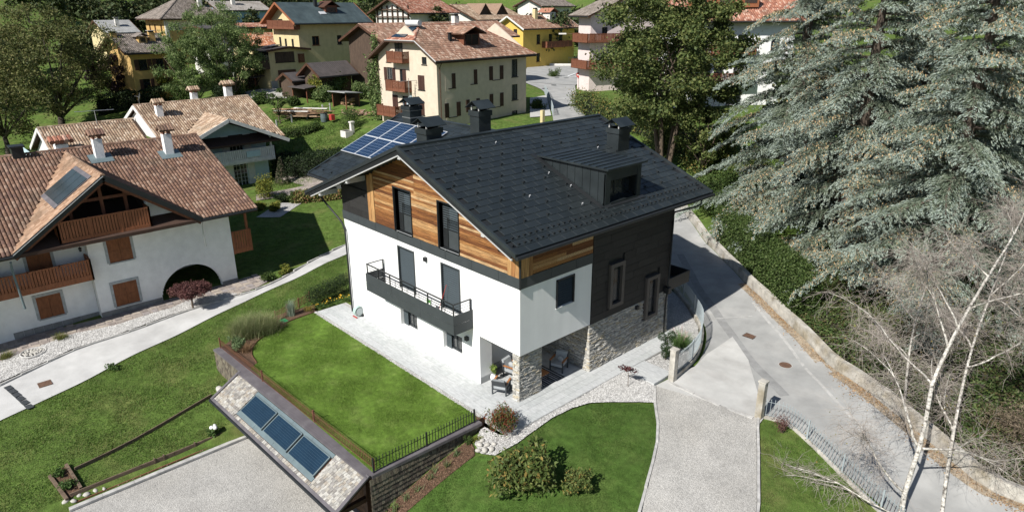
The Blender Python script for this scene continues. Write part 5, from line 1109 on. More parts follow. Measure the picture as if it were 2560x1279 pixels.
# ------------------------------------------------------------------ clay tiles and generic houses
def tilemat(name, cols, var=.2): return M(name, cols[0], .9, var=var, scale=5, ramp=cols, spec=.2, patch=(.11,.09,.065), pscale=.55, pmax=.42)
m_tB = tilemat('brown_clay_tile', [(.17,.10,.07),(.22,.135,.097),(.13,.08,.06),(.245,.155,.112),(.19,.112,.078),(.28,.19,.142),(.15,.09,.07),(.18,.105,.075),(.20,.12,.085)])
m_tBt = tilemat('sunlit_tan_tile', [(.34,.22,.145),(.27,.165,.105),(.40,.27,.19),(.31,.195,.13)])  # lighter copy of the brown tile: sun on this slope put into colour
m_tC = tilemat('tan_clay_tile', [(.33,.235,.16),(.39,.29,.205),(.25,.17,.12),(.46,.36,.27),(.30,.205,.14)])
m_tD = tilemat('pale_red_clay_tile', [(.28,.165,.115),(.34,.21,.15),(.22,.125,.088),(.42,.30,.23),(.30,.175,.12),(.26,.15,.105)])
m_tR = tilemat('red_clay_tile', [(.28,.12,.08),(.35,.165,.11),(.22,.095,.065),(.43,.27,.205)])
m_tG = tilemat('grey_brown_tile', [(.17,.145,.125),(.21,.18,.155),(.14,.12,.105),(.25,.215,.19)])
m_tP = tilemat('pale_grey_tile', [(.30,.275,.25),(.34,.315,.29),(.26,.24,.22)])
m_under = M('roof_underlay', (.06,.035,.025), .95, var=.1)
def tilegeo(pu, pv, n=3):
    """one barrel tile: along x, up the slope along y"""
    a = np.linspace(pi, 0, n+1); lo = np.stack([np.cos(a)*pu*.5, np.zeros(n+1), np.sin(a)*pu*.34+.012], -1); hi = lo*np.array([.8,1,.75])+np.array([0,pv*1.12,-.004])
    V = np.concatenate([lo, hi]); F = np.array([(i+1, i, n+1+i, n+2+i) for i in range(n)]+[(0,1,2,3)] if n == 3 else [(i+1, i, n+1+i, n+2+i) for i in range(n)]); return V, F
def tiles(parent, O, al, up, poly, mat, pu=.22, pv=.38, name='roof_tiles', single=0, jit=.006, seed=0):
    """barrel tiles over the polygon (s along, t up) of a roof plane with origin O"""
    al, up = V3(al).normalized(), V3(up).normalized(); nr = al.cross(up).normalized()
    if nr.z < 0: nr = -nr
    P = np.array(poly, float); s0, t0 = P.min(0); s1, t1 = P.max(0); ss = np.arange(s0+pu/2, s1, pu); tt = np.arange(t0, t1-pv*.3, pv)
    A, B = np.meshgrid(ss, tt, indexing='ij'); k = inpoly(A+0*B, B+pv*.5, poly); A, B = A[k], B[k]; n = len(A)
    rg = np.random.default_rng(seed); V0, F0 = tilegeo(pu, pv); Mx = np.array([al, up, nr]); O_ = np.array(O)
    base = np.stack([A, B, rg.uniform(0, jit, n)], -1); sel = np.arange(n)
    if single:
        W_ = base@Mx+O_; d = np.linalg.norm(W_-np.array(mw.translation), axis=1); order = np.argsort(d); ind = order[:single]; sel = order[single:]
        me = npmesh('roof_tile', V0, F0, mat)
        for i in ind:
            o = link('roof_tile', me); o.matrix_world = Matrix.Translation(V3(W_[i])) @ Matrix((al, up, nr)).transposed().to_4x4(); o.parent = parent
            if parent.location.length > 0: o.matrix_parent_inverse = Matrix.Translation(-parent.location)
    if len(sel):
        V = ((base[sel][:,None]+V0[None]).reshape(-1, 3))@Mx+O_; F = (F0[None]+(np.arange(len(sel))*len(V0))[:,None,None]).reshape(-1, 4)
        o = link(name, npmesh(name, V, F, mat), parent); tag(o, kind='stuff')
def ridge_tiles(parent, a, b, mat, r=.14, st=.4):
    a, b = V3(a), V3(b); n = max(1, int((b-a).length/st)); mb = MB(); d = (b-a).normalized(); s = d.cross(V3((0,0,1))).normalized(); up = s.cross(d)
    for i in range(n):
        p, q = a.lerp(b, i/n), a.lerp(b, (i+1.1)/n); vs = []
        for c, k in ((p, 1.), (q, .86)): vs += [c+s*cos(t)*r*k+up*(sin(t)*r*.8*k) for t in np.linspace(0, pi, 5)]
        mb.add(vs, [(j, j+1, 6+j, 5+j) for j in range(4)]+[(4,3,2,1,0)])
    tag(mb.build('ridge_tiles', mat, parent), kind='stuff')
m_shut = M('brown_shutter', (.20,.075,.03), .7, var=.2, scale=3, stretch=(3,3,1)); m_shutd = M('dark_shutter', (.055,.025,.018), .7, var=.15); m_larch = M('larch_boards', (.27,.10,.045), .7, var=.22, scale=2.5, stretch=(5,5,1))
m_larch2 = M('dark_larch', (.17,.065,.035), .75, var=.25, scale=2.5, stretch=(5,5,1)); m_barnw = M('old_barn_boards', (.075,.05,.035), .9, var=.35, scale=2, stretch=(5,5,.7)); m_greystone = M('grey_stone_surround', (.36,.38,.38), .85, var=.15, scale=6)
def simple_window(parent, pl, q, style='pl', mf=m_dark, ms=m_shutd, sur=None, depth=.12, name='window', curtain=False, th=.05):
    u0, u1, z0, z1 = q; mb = MB(); f = .07
    for lo, hi in (((u0,-depth-.04,z0),(u0+f,-depth+.02,z1)), ((u1-f,-depth-.04,z0),(u1,-depth+.02,z1)), ((u0+f,-depth-.04,z0),(u1-f,-depth+.02,z0+f)), ((u0+f,-depth-.04,z1-f),(u1-f,-depth+.02,z1)), (((u0+u1)/2-.03,-depth-.04,z0+f),((u0+u1)/2+.03,-depth+.02,z1-f))): pl.box(mb, lo, hi)
    w = mb.build(name, mf, parent); mb = MB(); pl.box(mb, (u0+f,-depth-.02,z0+f),(u1-f,-depth-.01,z1-f)); mb.build('pane', m_glass, w)
    mb = MB(); pl.box(mb, (u0-.03,-depth-.22,z0-.03),(u1+.03,-depth-.18,z1+.03)); mb.build('room_behind', m_room, w)
    if curtain: mb = MB(); pl.box(mb, (u0+f,-depth-.08,z0+f),(u1-f,-depth-.06,z1-f)); mb.build('curtain', m_curtain, w)
    mb = MB(); pl.box(mb, (u0-.08,-.02,z0-.08),(u1+.08,.08,z0-.005)); mb.build('sill', sur or mf, w)
    if sur:
        mb = MB()
        for lo, hi in (((u0-.16,-.01,z0-.004),(u0-.005,.035,z1+.16)), ((u1+.005,-.01,z0-.004),(u1+.16,.035,z1+.16)), ((u0-.004,-.01,z1+.005),(u1+.004,.035,z1+.16))): pl.box(mb, lo, hi)
        mb.build('stone_surround', sur, w)
    if style == 'sh':
        hw = (u1-u0)/2
        for a, b in ((u0-hw-.02,u0-.02),(u1+.02,u1+hw+.02)): mb = MB(); pl.box(mb, (a,.03,z0),(b,.03+th,z1)); pl.box(mb, (a+.05,.03+th,z0+.1),(b-.05,.04+th,(z0+z1)/2-.04)); pl.box(mb, (a+.05,.03+th,(z0+z1)/2+.04),(b-.05,.04+th,z1-.1)); mb.build('shutter', ms, w)
    elif style == 'cl':
        for a, b in ((u0,(u0+u1)/2-.008),((u0+u1)/2+.008,u1)): mb = MB(); pl.box(mb, (a,-.03,z0),(b,.03,z1)); pl.box(mb, (a+.1,.03,z0+.12),(b-.1,.05,(z0+z1)/2-.06)); pl.box(mb, (a+.1,.03,(z0+z1)/2+.06),(b-.1,.05,z1-.12)); mb.build('shutter', ms, w)
    elif style == 'half': mb = MB(); pl.box(mb, ((u0+u1)/2,.0,z0),(u1+.05,.06,z1)); mb.build('shutter', ms, w)
    return w
def balcony(parent, pl, u0, u1, z0, dep, mat, h=1.0, ang=0, gap=.16, ends=True, name='balcony', zs=.18):
    """boarded balcony: slab, boards, posts, handrail"""
    mb = MB(); pl.box(mb, (u0,.0,z0-zs),(u1,dep-.03,z0)); b = mb.build(name, mat, parent)
    runs = [((u0,dep),(u1,dep))]+([((u0,.05),(u0,dep)),((u1,.05),(u1,dep))] if ends else [])
    for (ua, da), (ub, db) in runs:
        A, B = pl.p(ua,da,0), pl.p(ub,db,0); L = (B-A).length; n = max(2, int(L/gap)); d = (B-A)/L; s = V3((-d.y,d.x,0))
        mb = MB(); mb.box((A+B)/2+V3((0,0,z0+h)), (L+.06,.09,.07), (d,s,V3((0,0,1)))); mb.box((A+B)/2+V3((0,0,z0+.02)), (L+.04,.06,.3), (d,s,V3((0,0,1)))); mb.build('handrail', mat, b)
        me = None
        for i in range(n):
            c = A.lerp(B, (i+.5)/n)+V3((0,0,z0+.16+(h-.18)/2)); mb = MB(); mb.box(c, (L/n-.035,.025,h-.2), (d,s,V3((0,0,1)))); mb.build('baluster', mat, b)
        for i in range(int(L/1.7)+2):
            c = A.lerp(B, min(1, i/(int(L/1.7)+1)))+V3((0,0,z0+h/2-.06)); mb = MB(); mb.box(c, (.09,.09,h+.24), (d,s,V3((0,0,1)))); mb.build('balcony_post', mat, b)
    return b
def old_chimney(parent, x, y, zb, zt, w, mat, cap='tile', mt=None, rot=0.):
    mb = MB(); mb.b2((x-w/2,y-w/2,zb),(x+w/2,y+w/2,zt)); c = mb.build('chimney', mat, parent)
    if cap == 'tile':
        mb = MB()
        for a in (-1,1):
            for e in (-1,1): mb.b2((x+a*w*.36-.06,y+e*w*.36-.06,zt),(x+a*w*.36+.06,y+e*w*.36+.06,zt+.28))
        tag(mb.build('chimney_bricks', m_tR, c), kind='stuff'); mb = MB()
        for s in (-1,1):
            for i in range(5):
                yy = y-w*.75+i*w*.375; mb.tube([V3((x,yy,zt+.62)), V3((x+s*w*.85,yy,zt+.28))], [w*.18,w*.22], 6)
        tag(mb.build('chimney_tiles', mt or m_tB, c), kind='stuff')
    else: MB().b2((x-w*.7,y-w*.7,zt+.2),(x+w*.7,y+w*.7,zt+.27)).build('chimney_cap', m_dark if cap == 'metal' else m_conc, c); MB().b2((x-w*.4,y-w*.4,zt),(x+w*.4,y+w*.4,zt+.2)).build('chimney_vent', m_dark, c)
    return c
class House: pass
ALLH = []
def house(name, label, o, ang, W, Dp, h, ridge, k, ov, mw_, mt, k2=None, rs=.5, tile=True, ovg=None, soffit=m_brown, pu=.24, pv=.4, both=True, cat='house', group=None, holes_f=(), holes_r=(), wood_gable=None, rmat=None, th=.16, roof=True):
    """gabled house; mid corner at o, front facade u in [-W,0] at v=0, right facade v in [0,Dp] at u=0"""
    H = House(); F = Fr(o, ang); H.F = F; t = thing(name, F.p(-W/2,Dp/2,0), label, cat, group); H.t = t; ovg = ov if ovg is None else ovg
    pf = PL(F.o, F.u, -F.v); pr_ = PL(F.o, F.v, F.u); H.pf, H.pr = pf, pr_; pl_ = PL(F.p(-W,Dp,0), -F.v, -F.u); pb = PL(F.p(0,Dp,0), -F.u, F.v)
    S_ = W if ridge == 'v' else Dp; rz = h+k*S_*rs; H.rz = rz
    tf = [(-W,h),(-W*(1-rs),rz),(0,h+k*S_*rs-k*0 if False else h)] if ridge == 'v' else [(-W,h),(0,h)]
    tr = [(0,h),(Dp,h)] if ridge == 'v' else [(0,h),(Dp*rs,rz),(Dp,h)]
    H.hf, H.hr = list(holes_f), list(holes_r); ALLH.append(H)
    def mkwall():
      mb = MB(); facade(mb, pf, -W, 0, -1.5, tf, H.hf, .25); facade(mb, pr_, .26, Dp, -1.5, tr, H.hr, .25)
      facade(mb, pl_, 0, Dp-.26, -1.5, [(0,h),(Dp*(1-rs),rz),(Dp,h)] if ridge == 'u' else [(0,h),(Dp,h)], (), .25); facade(mb, pb, .26, W-.26, -1.5, [(0,h),(W*rs,rz),(W,h)] if ridge == 'v' else [(0,h),(W,h)], (), .25)
      mb.build('wall', mw_, t)
    H.mkwall = mkwall
    if not roof: return H
    # roof planes
    def P(a, b, z): return F.p(a, b, z)
    planes = []
    if ridge == 'v':
        um = -W*(1-rs); kr = (rz-h)/(-um) if um else k; kl = (rz-h)/(W+um)
        planes.append((P(ov,-ovg,h-ov*kr), P(ov,Dp+ovg,h-ov*kr), P(um,Dp+ovg,rz), P(um,-ovg,rz))); planes.append((P(-W-ov,Dp+ovg,h-ov*kl), P(-W-ov,-ovg,h-ov*kl), P(um,-ovg,rz), P(um,Dp+ovg,rz)))
        H.ridge = (P(um,-ovg,rz+.1), P(um,Dp+ovg,rz+.1))
    else:
        vm = Dp*rs; kf = (rz-h)/vm; kb = (rz-h)/(Dp-vm)
        planes.append((P(-W-ovg,-ov,h-ov*kf), P(ovg,-ov,h-ov*kf), P(ovg,vm,rz), P(-W-ovg,vm,rz))); planes.append((P(ovg,Dp+ov,h-ov*kb), P(-W-ovg,Dp+ov,h-ov*kb), P(-W-ovg,vm,rz), P(ovg,vm,rz)))
        H.ridge = (P(-W-ovg,vm,rz+.1), P(ovg,vm,rz+.1))
    H.planes = planes; mb = MB()
    for q in planes: mb.slab([p+V3((0,0,.12)) for p in q], (0,0,-th))
    R = mb.build('roof', rmat or (m_under if tile else mt), t); H.roof = R
    mb = MB()
    for q in planes: mb.slab([p+V3((0,0,.115-th)) for p in q], (0,0,-.05))
    mb.build('soffit', soffit, R)
    if tile:
        for i, q in enumerate(planes):
            if i and not both: continue
            al = (q[1]-q[0]); up = (q[3]-q[0]); tiles(R, q[0]+V3((0,0,.13)), al, up, [(0,0),(al.length,0),(al.length,up.length),(0,up.length)], mt, pu, pv, seed=i)
        ridge_tiles(R, *H.ridge, mt)
    q = planes[0]; MB().tube([q[0]+V3((0,0,-.02)), q[1]+V3((0,0,-.02))], .08, 6).build('gutter', m_dark, R)
    for a, b in ((q[0],q[3]),(q[1],q[2]),(planes[1][0],planes[1][3]),(planes[1][1],planes[1][2])):
        d = (b-a).normalized(); s = d.cross(V3((0,0,1))).normalized(); MB().box((a+b)/2+V3((0,0,-.0)), ((b-a).length,.06,.3), (d, s, s.cross(d))).build('barge_board', soffit, R)
    return H

# ------------------------------------------------------------------ the white neighbour house (left)
m_wB = M('white_textured_render', (.82,.82,.80), .95, var=.05, scale=2, bump=.2, bscale=22, spec=.1, streak=.06)
NB = thing('white_house', (-31,-9,-.8), 'white house with brown tiled roof, larch balconies and arched passage', 'house')
XW, XW2 = -26.1, -26.75; KB = .3906; RB = lambda x: 8.4-KB*(x+34.6); YE = -1.08
PB = PL((XW,0,0), (0,1,0), (1,0,0)); PB2 = PL((XW2,0,0), (0,1,0), (1,0,0))
wB = [(-10.15,-8.83,2.62,4.2), (-10.3,-8.95,-.26,1.22)]; wB2 = [(-14.25,-13.0,-.08,1.3), (-14.2,-13.0,2.1,4.15)]
arch = [(-7.6+.1*0, 0)]; Yc, Ra = -5.66, 1.95; zs = -.62
mb = MB()   # wall with the arched opening: columns of the arch approximated by fine strips
holes = list(wB); nst = 60
for i in range(nst):
    a, b = Yc-Ra+2*Ra*i/nst, Yc-Ra+2*Ra*(i+1)/nst; m_ = (a+b)/2-Yc; holes.append((a, b, -1.5, zs+sqrt(max(0, Ra*Ra-m_*m_))*1.0))
gB = [(-11.2,4.35),(-7.55,4.35),(-7.5499,6.15),(-4.6,4.4),(-2.62,4.3)]
facade(mb, PB, -11.2, -2.62, -1.5, gB, holes, .35); facade(mb, PB2, -19.5, -11.21, -1.5, [(-19.5,4.4),(-11.21,4.4)], wB2, .3)
mb.b2((XW2,-11.2,-1.5),(XW-.36,-10.9,4.4)); mb.b2((-41,-2.9,-1.5),(XW-.36,-2.62,4.4)); mb.b2((XW-5,-8.1,-1.5),(XW-.36,-7.75,3.0)); mb.b2((XW-5.3,-7.7,-1.5),(XW-5.0,-2.9,3.0)); mb.b2((-41,-19.5,-1.5),(-40.7,-2.9,4.4)); mb.b2((XW2-.31,-19.5,-1.5),(-40.6,-19.2,4.4))
mb.slab([(-40.7,-2.9,4.4),(-27,-2.9,4.4),(-34.6,-2.9,8.1)], (0,.28,0)); mb.b2((-41,-19,2.9),(-27.2,-2.95,3.05))
mb.build('wall', m_wB, NB)
m_plB = M('stone_plinth', (.24,.235,.225), .9, var=.2, scale=2); 
for pl, a, b in ((PB,-11.22,Yc-Ra-.02),(PB,Yc+Ra+.02,-2.6),(PB2,-15.72,-11.24)):
    n = int((b-a)/.55)+1
    for i in range(n): mb = MB(); pl.box(mb, (lerp(a,b,i/n)+.004,.002,-1.4),(lerp(a,b,(i+1)/n)-.004,.035,-.42-.1*(pl is PB2))); mb.build('plinth_slab', m_plB, NB)
for q in wB: simple_window(NB, PB, q, 'cl', ms=m_shut, sur=m_greystone)
simple_window(NB, PB2, wB2[0], 'cl', ms=m_shut, sur=m_greystone); simple_window(NB, PB2, wB2[1], 'cl', ms=m_shut, sur=m_greystone, name='balcony_door')
balcony(NB, PB, -12.55, -7.68, 4.72, .95, m_larch, 1.2, zs=.4); balcony(NB, PB2, -16.0, -11.3, 2.2, 1.25, m_larch, 1.1, zs=.2); MB().b2((XW-.2,-13.6,4.5),(XW+.3,-12.56,4.75)).build('balcony_beam', m_larch, NB)
mb = MB(); PB.box(mb, (-2.6,-3.5,1.35),(-1.35,-.1,1.5)); sb = mb.build('balcony', m_larch, NB)
balcony(NB, PL((XW-.05,-2.55,0),(0,1,0),(1,0,0)), .0, 1.25, 1.5, .02, m_larch, 1.4, ends=False); 
MB().b2((XW-.25,-1.5,1.5),(XW-.1,-1.35,4.5)).build('roof_post', m_larch, NB)
# loggia in the gable
mb = MB(); mb.slab([(-29.5,-13.4,4.4),(-29.5,-6.2,4.4),(-29.5,-6.2,5.2),(-29.5,-9.8,7.75),(-29.5,-13.4,5.2)], (.1,0,0)); mb.slab([(XW-3.4,-7.6,4.4),(XW-.3,-7.6,4.4),(XW-.3,-7.6,6.1),(XW-3.4,-7.6,6.1)], (0,.1,0)); mb.b2((-29.4,-13.5,4.35),(XW,-7.5,4.45)); mb.build('loggia_boards', m_barnw, NB)
for y in (-9.9,-11.6,-8.6): MB().b2((XW-.16,y-.09,4.5),(XW+.0,y+.09,8.27-abs(y+9.8)*.712-.5)).build('timber_post', m_larch2, NB)
MB().b2((XW-.16,-11.4,6.62),(XW-.02,-8.2,6.8)).build('collar_beam', m_larch2, NB); MB().b2((-28.4,-11.4,4.6),(-28.3,-10.2,6.2)).build('loggia_window', m_glass, NB); MB().b2((-28.4,-9.8,4.6),(-28.3,-8.8,6.6)).build('loggia_window', m_glass, NB)
# roof
mb = MB(); XC = -24.9
mb.slab([(XC,YE,RB(XC)),(-34.6,YE,8.4),(-34.6,-24,8.4),(XC,-24,RB(XC))], (0,0,-.2)); mb.slab([(-34.6,YE,8.4),(-44.5,YE,4.5),(-44.5,-24,4.5),(-34.6,-24,8.4)], (0,0,-.2))
KX = .712; ZX = 8.27; X1 = -24.95; half = (ZX-RB(X1))/KX; x_in = -34.25
mb.slab([(X1,-9.8,ZX),(x_in,-9.8,ZX),(X1,-9.8-half,RB(X1))], (0,0,-.16)); mb.slab([(X1,-9.8,ZX),(X1,-9.8+half,RB(X1)),(x_in,-9.8,ZX)], (0,0,-.16))
RF = mb.build('roof', m_under, NB)
dB = V3((1,0,-KB)).normalized(); Ls = V3((XC+34.6,0,0)).length*sqrt(1+KB*KB)
# main slope split by the cross gable: s along +Y from -24, t up from the eave
tt = lambda x: (XC-x)*sqrt(1+KB*KB); sc = lambda y: y+24
O = V3((XC,-24,RB(XC)+.03)); ti = tt(x_in)
polyR = [(sc(-9.8+half),0),(sc(YE),0),(sc(YE),Ls),(sc(-9.8),Ls),(sc(-9.8),ti)]; polyL = [(0,0),(sc(-9.8-half),0),(sc(-9.8),ti),(sc(-9.8),Ls),(0,Ls)]
tiles(RF, O, (0,1,0), -dB, polyR, m_tB, .215, .37, single=290, seed=1); tiles(RF, O, (0,1,0), -dB, polyL, m_tB, .215, .37, seed=2)
upX = V3((0,1,KX)).normalized(); LX = half*sqrt(1+KX*KX)
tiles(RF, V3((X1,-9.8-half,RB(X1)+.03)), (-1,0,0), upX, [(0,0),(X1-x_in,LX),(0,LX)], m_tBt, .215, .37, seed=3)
tiles(RF, V3((X1,-9.8+half,RB(X1)+.03)), (-1,0,0), V3((0,-1,KX)), [(0,0),(X1-x_in,LX),(0,LX)], m_tB, .215, .37, seed=4)
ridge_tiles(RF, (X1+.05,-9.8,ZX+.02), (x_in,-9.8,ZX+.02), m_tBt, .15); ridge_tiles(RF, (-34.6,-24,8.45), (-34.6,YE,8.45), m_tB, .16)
for s in (-1,1):
    a, b = V3((X1+.05,-9.8,ZX)), V3((X1+.05,-9.8+s*half,RB(X1)-.0)); d = (b-a).normalized(); n_ = V3((1,0,0)); MB().box((a+b)/2+V3((0,0,-.1)), ((b-a).length,.1,.3), (d,n_,n_.cross(d))).build('metal_verge', m_dark, RF)
    MB().box((a+b)/2+V3((.06,0,.0)), ((b-a).length,.02,.03), (d,n_,n_.cross(d))).build('verge_line', m_alu, RF) if s < 0 else None
    MB().box((a+b)/2+V3((-.25,0,-.36)), ((b-a).length*.97,.2,.2), (d,n_,n_.cross(d))).build('rafter', m_larch2, RF)
MB().b2((X1-.9,-5.4,4.55),(X1-.05,-5.2,4.75)).build('purlin', m_larch2, RF)
for ya, yb in ((-9.8+half,YE),(-24,-9.8-half)): MB().tube([(XC+.08,ya,RB(XC)-.06),(XC+.08,yb,RB(XC)-.06)], .08, 8).build('gutter', m_dark, RF)
MB().tube([(XC+.05,-4.75,4.4),(XC-.1,-4.75,4.1),(XC-.15,-4.75,3.6),(XC-.15,-4.7,2.7)], .04, 8).build('rain_chain', m_steel, RF); MB().tube([(XC+.05,-15.1,4.3),(XC-.1,-15.1,4.0),(XC-.15,-15.1,3.4),(XC-.15,-15.0,1.4)], .06, 8).build('downpipe', m_teal, RF)
sp = lambda x, y, hgt=.12: V3((x,y,ZX-KX*abs(y+9.8)+hgt))
mb = MB(); mb.slab([sp(-25.9,-10.15,.1),sp(-29.75,-10.15,.1),sp(-29.75,-12.35,.1),sp(-25.9,-12.35,.1)], (0,-.03,.05)); fl = mb.build('solar_collector', m_lead, RF)
for i in range(3):
    y0, y1 = -10.35-i*.62, -10.35-(i+1)*.62+.03; 
    xa, xb = -25.95, -29.65; mb = MB(); mb.slab([sp(xa,-10.4,.17) if False else sp(-26.0-i*1.23,-10.4,.17),sp(-26.0-(i+1)*1.23+.05,-10.4,.17),sp(-26.0-(i+1)*1.23+.05,-12.15,.17),sp(-26.0-i*1.23,-12.15,.17)], (0,-.02,.03)); mb.build('collector_glass', M('collector_black_%d' % i, (.03,.042,.045), .25, var=.1, spec=.5), fl)
for x, y, zt in ((-33.2,-8.05,9.15),(-32.6,-3.8,9.05)):
    old_chimney(RF, x, y, 7.3, zt, .55, m_wB); mb = MB(); mb.slab([(x+.75,y-.7,RB(x+.75)+.09),(x+.75,y+.7,RB(x+.75)+.09),(x-.3,y+.7,RB(x-.3)+.09),(x-.3,y-.7,RB(x-.3)+.09)], (0,0,.03)); mb.build('chimney_flashing', m_teal, RF)
MB().b2((-34.9,-12.75,8.0),(-34.1,-12.1,9.0)).build('roof_vent', m_dark, RF); MB().b2((-35,-12.85,9.0),(-34,-12.0,9.1)).build('vent_cap', m_dark, RF)
t = thing('lantern', (XW+.3,-11.6,4.0), 'small black lantern under the upper larch balcony', 'lamp'); MB().tube([(XW+.3,-11.6,4.25),(XW+.3,-11.6,4.1)], .012, 5).build('hook', m_dark, t); MB().tube([(XW+.3,-11.6,4.1),(XW+.3,-11.6,4.05),(XW+.3,-11.6,3.82)], [.02,.1,.06], 6).build('body', m_dark, t)

# ------------------------------------------------------------------ pale blue house behind
m_wC = M('pale_blue_render', (.46,.60,.62), .95, var=.06, scale=2, bump=.2, bscale=20); m_wtim = M('white_grey_timber', (.62,.61,.58), .8, var=.1, scale=3)
NC = thing('pale_blue_house', (-53,6,.4), 'pale blue house with tan tiled roof behind the white house', 'house')
XC_, YR, KC = -49.3, 10.5, .419; RC = lambda x: 8.42-KC*(x+56.25); PC = PL((XC_,0,0), (0,1,0), (1,0,0))
wC = [(6.7,8.15,3.05,5.55), (6.8,8.25,.25,2.65)]
mb = MB(); facade(mb, PC, -2, YR, -1, [(-2,4.6),(2.9,5.2),(6.4,6.95),(10.5,5.2)], wC, .3); mb.b2((-62,YR-.3,-1),(XC_-.31,YR,5.0)); mb.slab([(-62,YR,5.0),(-50.5,YR,5.0),(-56.25,YR,8.1)], (0,-.3,0)); facade(mb, PL((-51.2,0,0),(0,1,0),(1,0,0)), -9, -2.01, -1, [(-9,4.6),(-2.01,4.6)], (), .3); mb.b2((-62,-9,-1),(-51.6,-8.7,4.8)); mb.build('wall', m_wC, NC)
for q, nm in ((wC[0],'balcony_door'),(wC[1],'terrace_door')):
    w = simple_window(NC, PC, q, 'sh', mf=m_wtim, ms=m_wtim, name=nm)
    mb = MB()
    for z in np.linspace(q[2]+.5, q[3]-.3, 5): PC.box(mb, (q[0]+.07,-.13,z-.015),(q[1]-.07,-.1,z+.015))
    for u in (lerp(q[0],q[1],.25), lerp(q[0],q[1],.75)): PC.box(mb, (u-.015,-.13,q[2]+.07),(u+.015,-.1,q[3]-.07))
    mb.build('glazing_bars', m_wtim, w)
b = balcony(NC, PC, 4.2, 10.9, 3.0, 1.1, m_wtim, 1.15, gap=.2, zs=.25); mb = MB(); PC.box(mb, (7.9,1.14,3.35),(9.3,1.17,3.95)); mb.build('blue_panel', m_wC, b)
MB().b2((XC_+.95,10.5,4.1),(XC_+1.1,10.65,5.6)).build('timber_post', m_wtim, NC); MB().b2((XC_-.2,10.5,5.5),(XC_+1.1,10.62,5.65)).build('beam', m_wtim, NC)
mb = MB(); XE_, YE_ = -47.8, 12.1
mb.slab([(XE_,YE_,RC(XE_)),(-56.25,YE_,8.42),(-56.25,.45,8.42),(XE_,.45,RC(XE_))], (0,0,-.2)); mb.slab([(-56.25,YE_,8.42),(-64,YE_,5.2),(-64,.45,5.2),(-56.25,.45,8.42)], (0,0,-.2))
RL = lambda x: 6.95-KC*(x+57.6); mb.slab([(-50.2,.6,RL(-50.2)),(-57.6,.6,6.95),(-57.6,-7.75,6.95),(-50.2,-7.75,RL(-50.2))], (0,0,-.2)); mb.slab([(-57.6,.6,6.95),(-64,.6,4.3),(-64,-7.75,4.3),(-57.6,-7.75,6.95)], (0,0,-.2))
KX2, ZX2, X2 = .45, 7.4, -47.5; xin = -53.8; hf = (ZX2-RC(X2))/KX2
mb.slab([(X2,6.4,ZX2),(xin,6.4,ZX2),(X2,6.4-hf,RC(X2))], (0,0,-.16)); mb.slab([(X2,6.4,ZX2),(X2,6.4+hf,RC(X2)),(xin,6.4,ZX2)], (0,0,-.16))
RFC = mb.build('roof', m_under, NC); sq = sqrt(1+KC*KC); dC = V3((1,0,-KC)).normalized(); LsC = (XE_+56.25)*sq; tiC = (XE_-xin)*sq
tiles(RFC, V3((XE_,.45,RC(XE_)+.03)), (0,1,0), -dC, [(0,0),(6.4-hf-.45,0),(5.95,tiC),(6.4+hf-.45,0),(YE_-.45,0),(YE_-.45,LsC),(0,LsC)], m_tC, .24, .4, seed=5)
tiles(RFC, V3((-50.2,-7.75,RL(-50.2)+.03)), (0,1,0), -dC, [(0,0),(8.2,0),(8.2,7.4*sq),(0,7.4*sq)], m_tC, .24, .4, seed=6)
tiles(RFC, V3((X2,6.4-hf,RC(X2)+.03)), (-1,0,0), (0,1,KX2), [(0,0),(X2-xin,hf*sqrt(1+KX2**2)),(0,hf*sqrt(1+KX2**2))], m_tC, .24, .4, seed=7)
ridge_tiles(RFC, (-56.25,.45,8.47), (-56.25,YE_,8.47), m_tC); ridge_tiles(RFC, (-57.6,-7.75,7.0), (-57.6,.6,7.0), m_tC); ridge_tiles(RFC, (X2,6.4,ZX2+.02), (xin,6.4,ZX2+.02), m_tC)
for a, b in (((X2,6.4,ZX2),(X2,6.4+hf,RC(X2))),((X2,6.4,ZX2),(X2,6.4-hf,RC(X2))),((-56.25,.4,8.4),(XE_,.4,RC(XE_))),((-56.25,.4,8.4),(-62,.4,6.0)),((-57.6,-7.8,6.93),(-50.2,-7.8,RL(-50.2))),((-57.6,-7.8,6.93),(-64,-7.8,4.3))):
    a, b = V3(a), V3(b); d = (b-a).normalized(); s = d.cross(V3((0,0,1))).normalized(); MB().box((a+b)/2+V3((0,0,-.1)), ((b-a).length,.08,.34), (d,s,s.cross(d))).build('barge_board', m_wtim, RFC)
mb = MB(); mb.slab([(-56.3,.75,8.1),(-50,.75,5.6),(-62,.75,5.6)], (0,.1,0)); mb.build('gable_boards', m_wtim, NC)
mb = MB(); mb.slab([(-57.6,-7.3,6.7),(-50.5,-7.3,3.8),(-64,-7.3,3.8)], (0,.1,0)); mb.build('gable_boards', m_wtim, NC)
old_chimney(RFC, -54.0, 2.1, 7.0, 8.5, .6, m_wB, mt=m_tC); old_chimney(RFC, -56.6, 6.5, 8.2, 9.2, .6, m_wB, mt=m_tC); old_chimney(RFC, -56.8, 10.2, 8.2, 9.5, .7, m_wB, mt=m_tC); old_chimney(RFC, -53.2, -6.9, 4.6, 6.0, 1.0, m_wB, mt=m_tR)
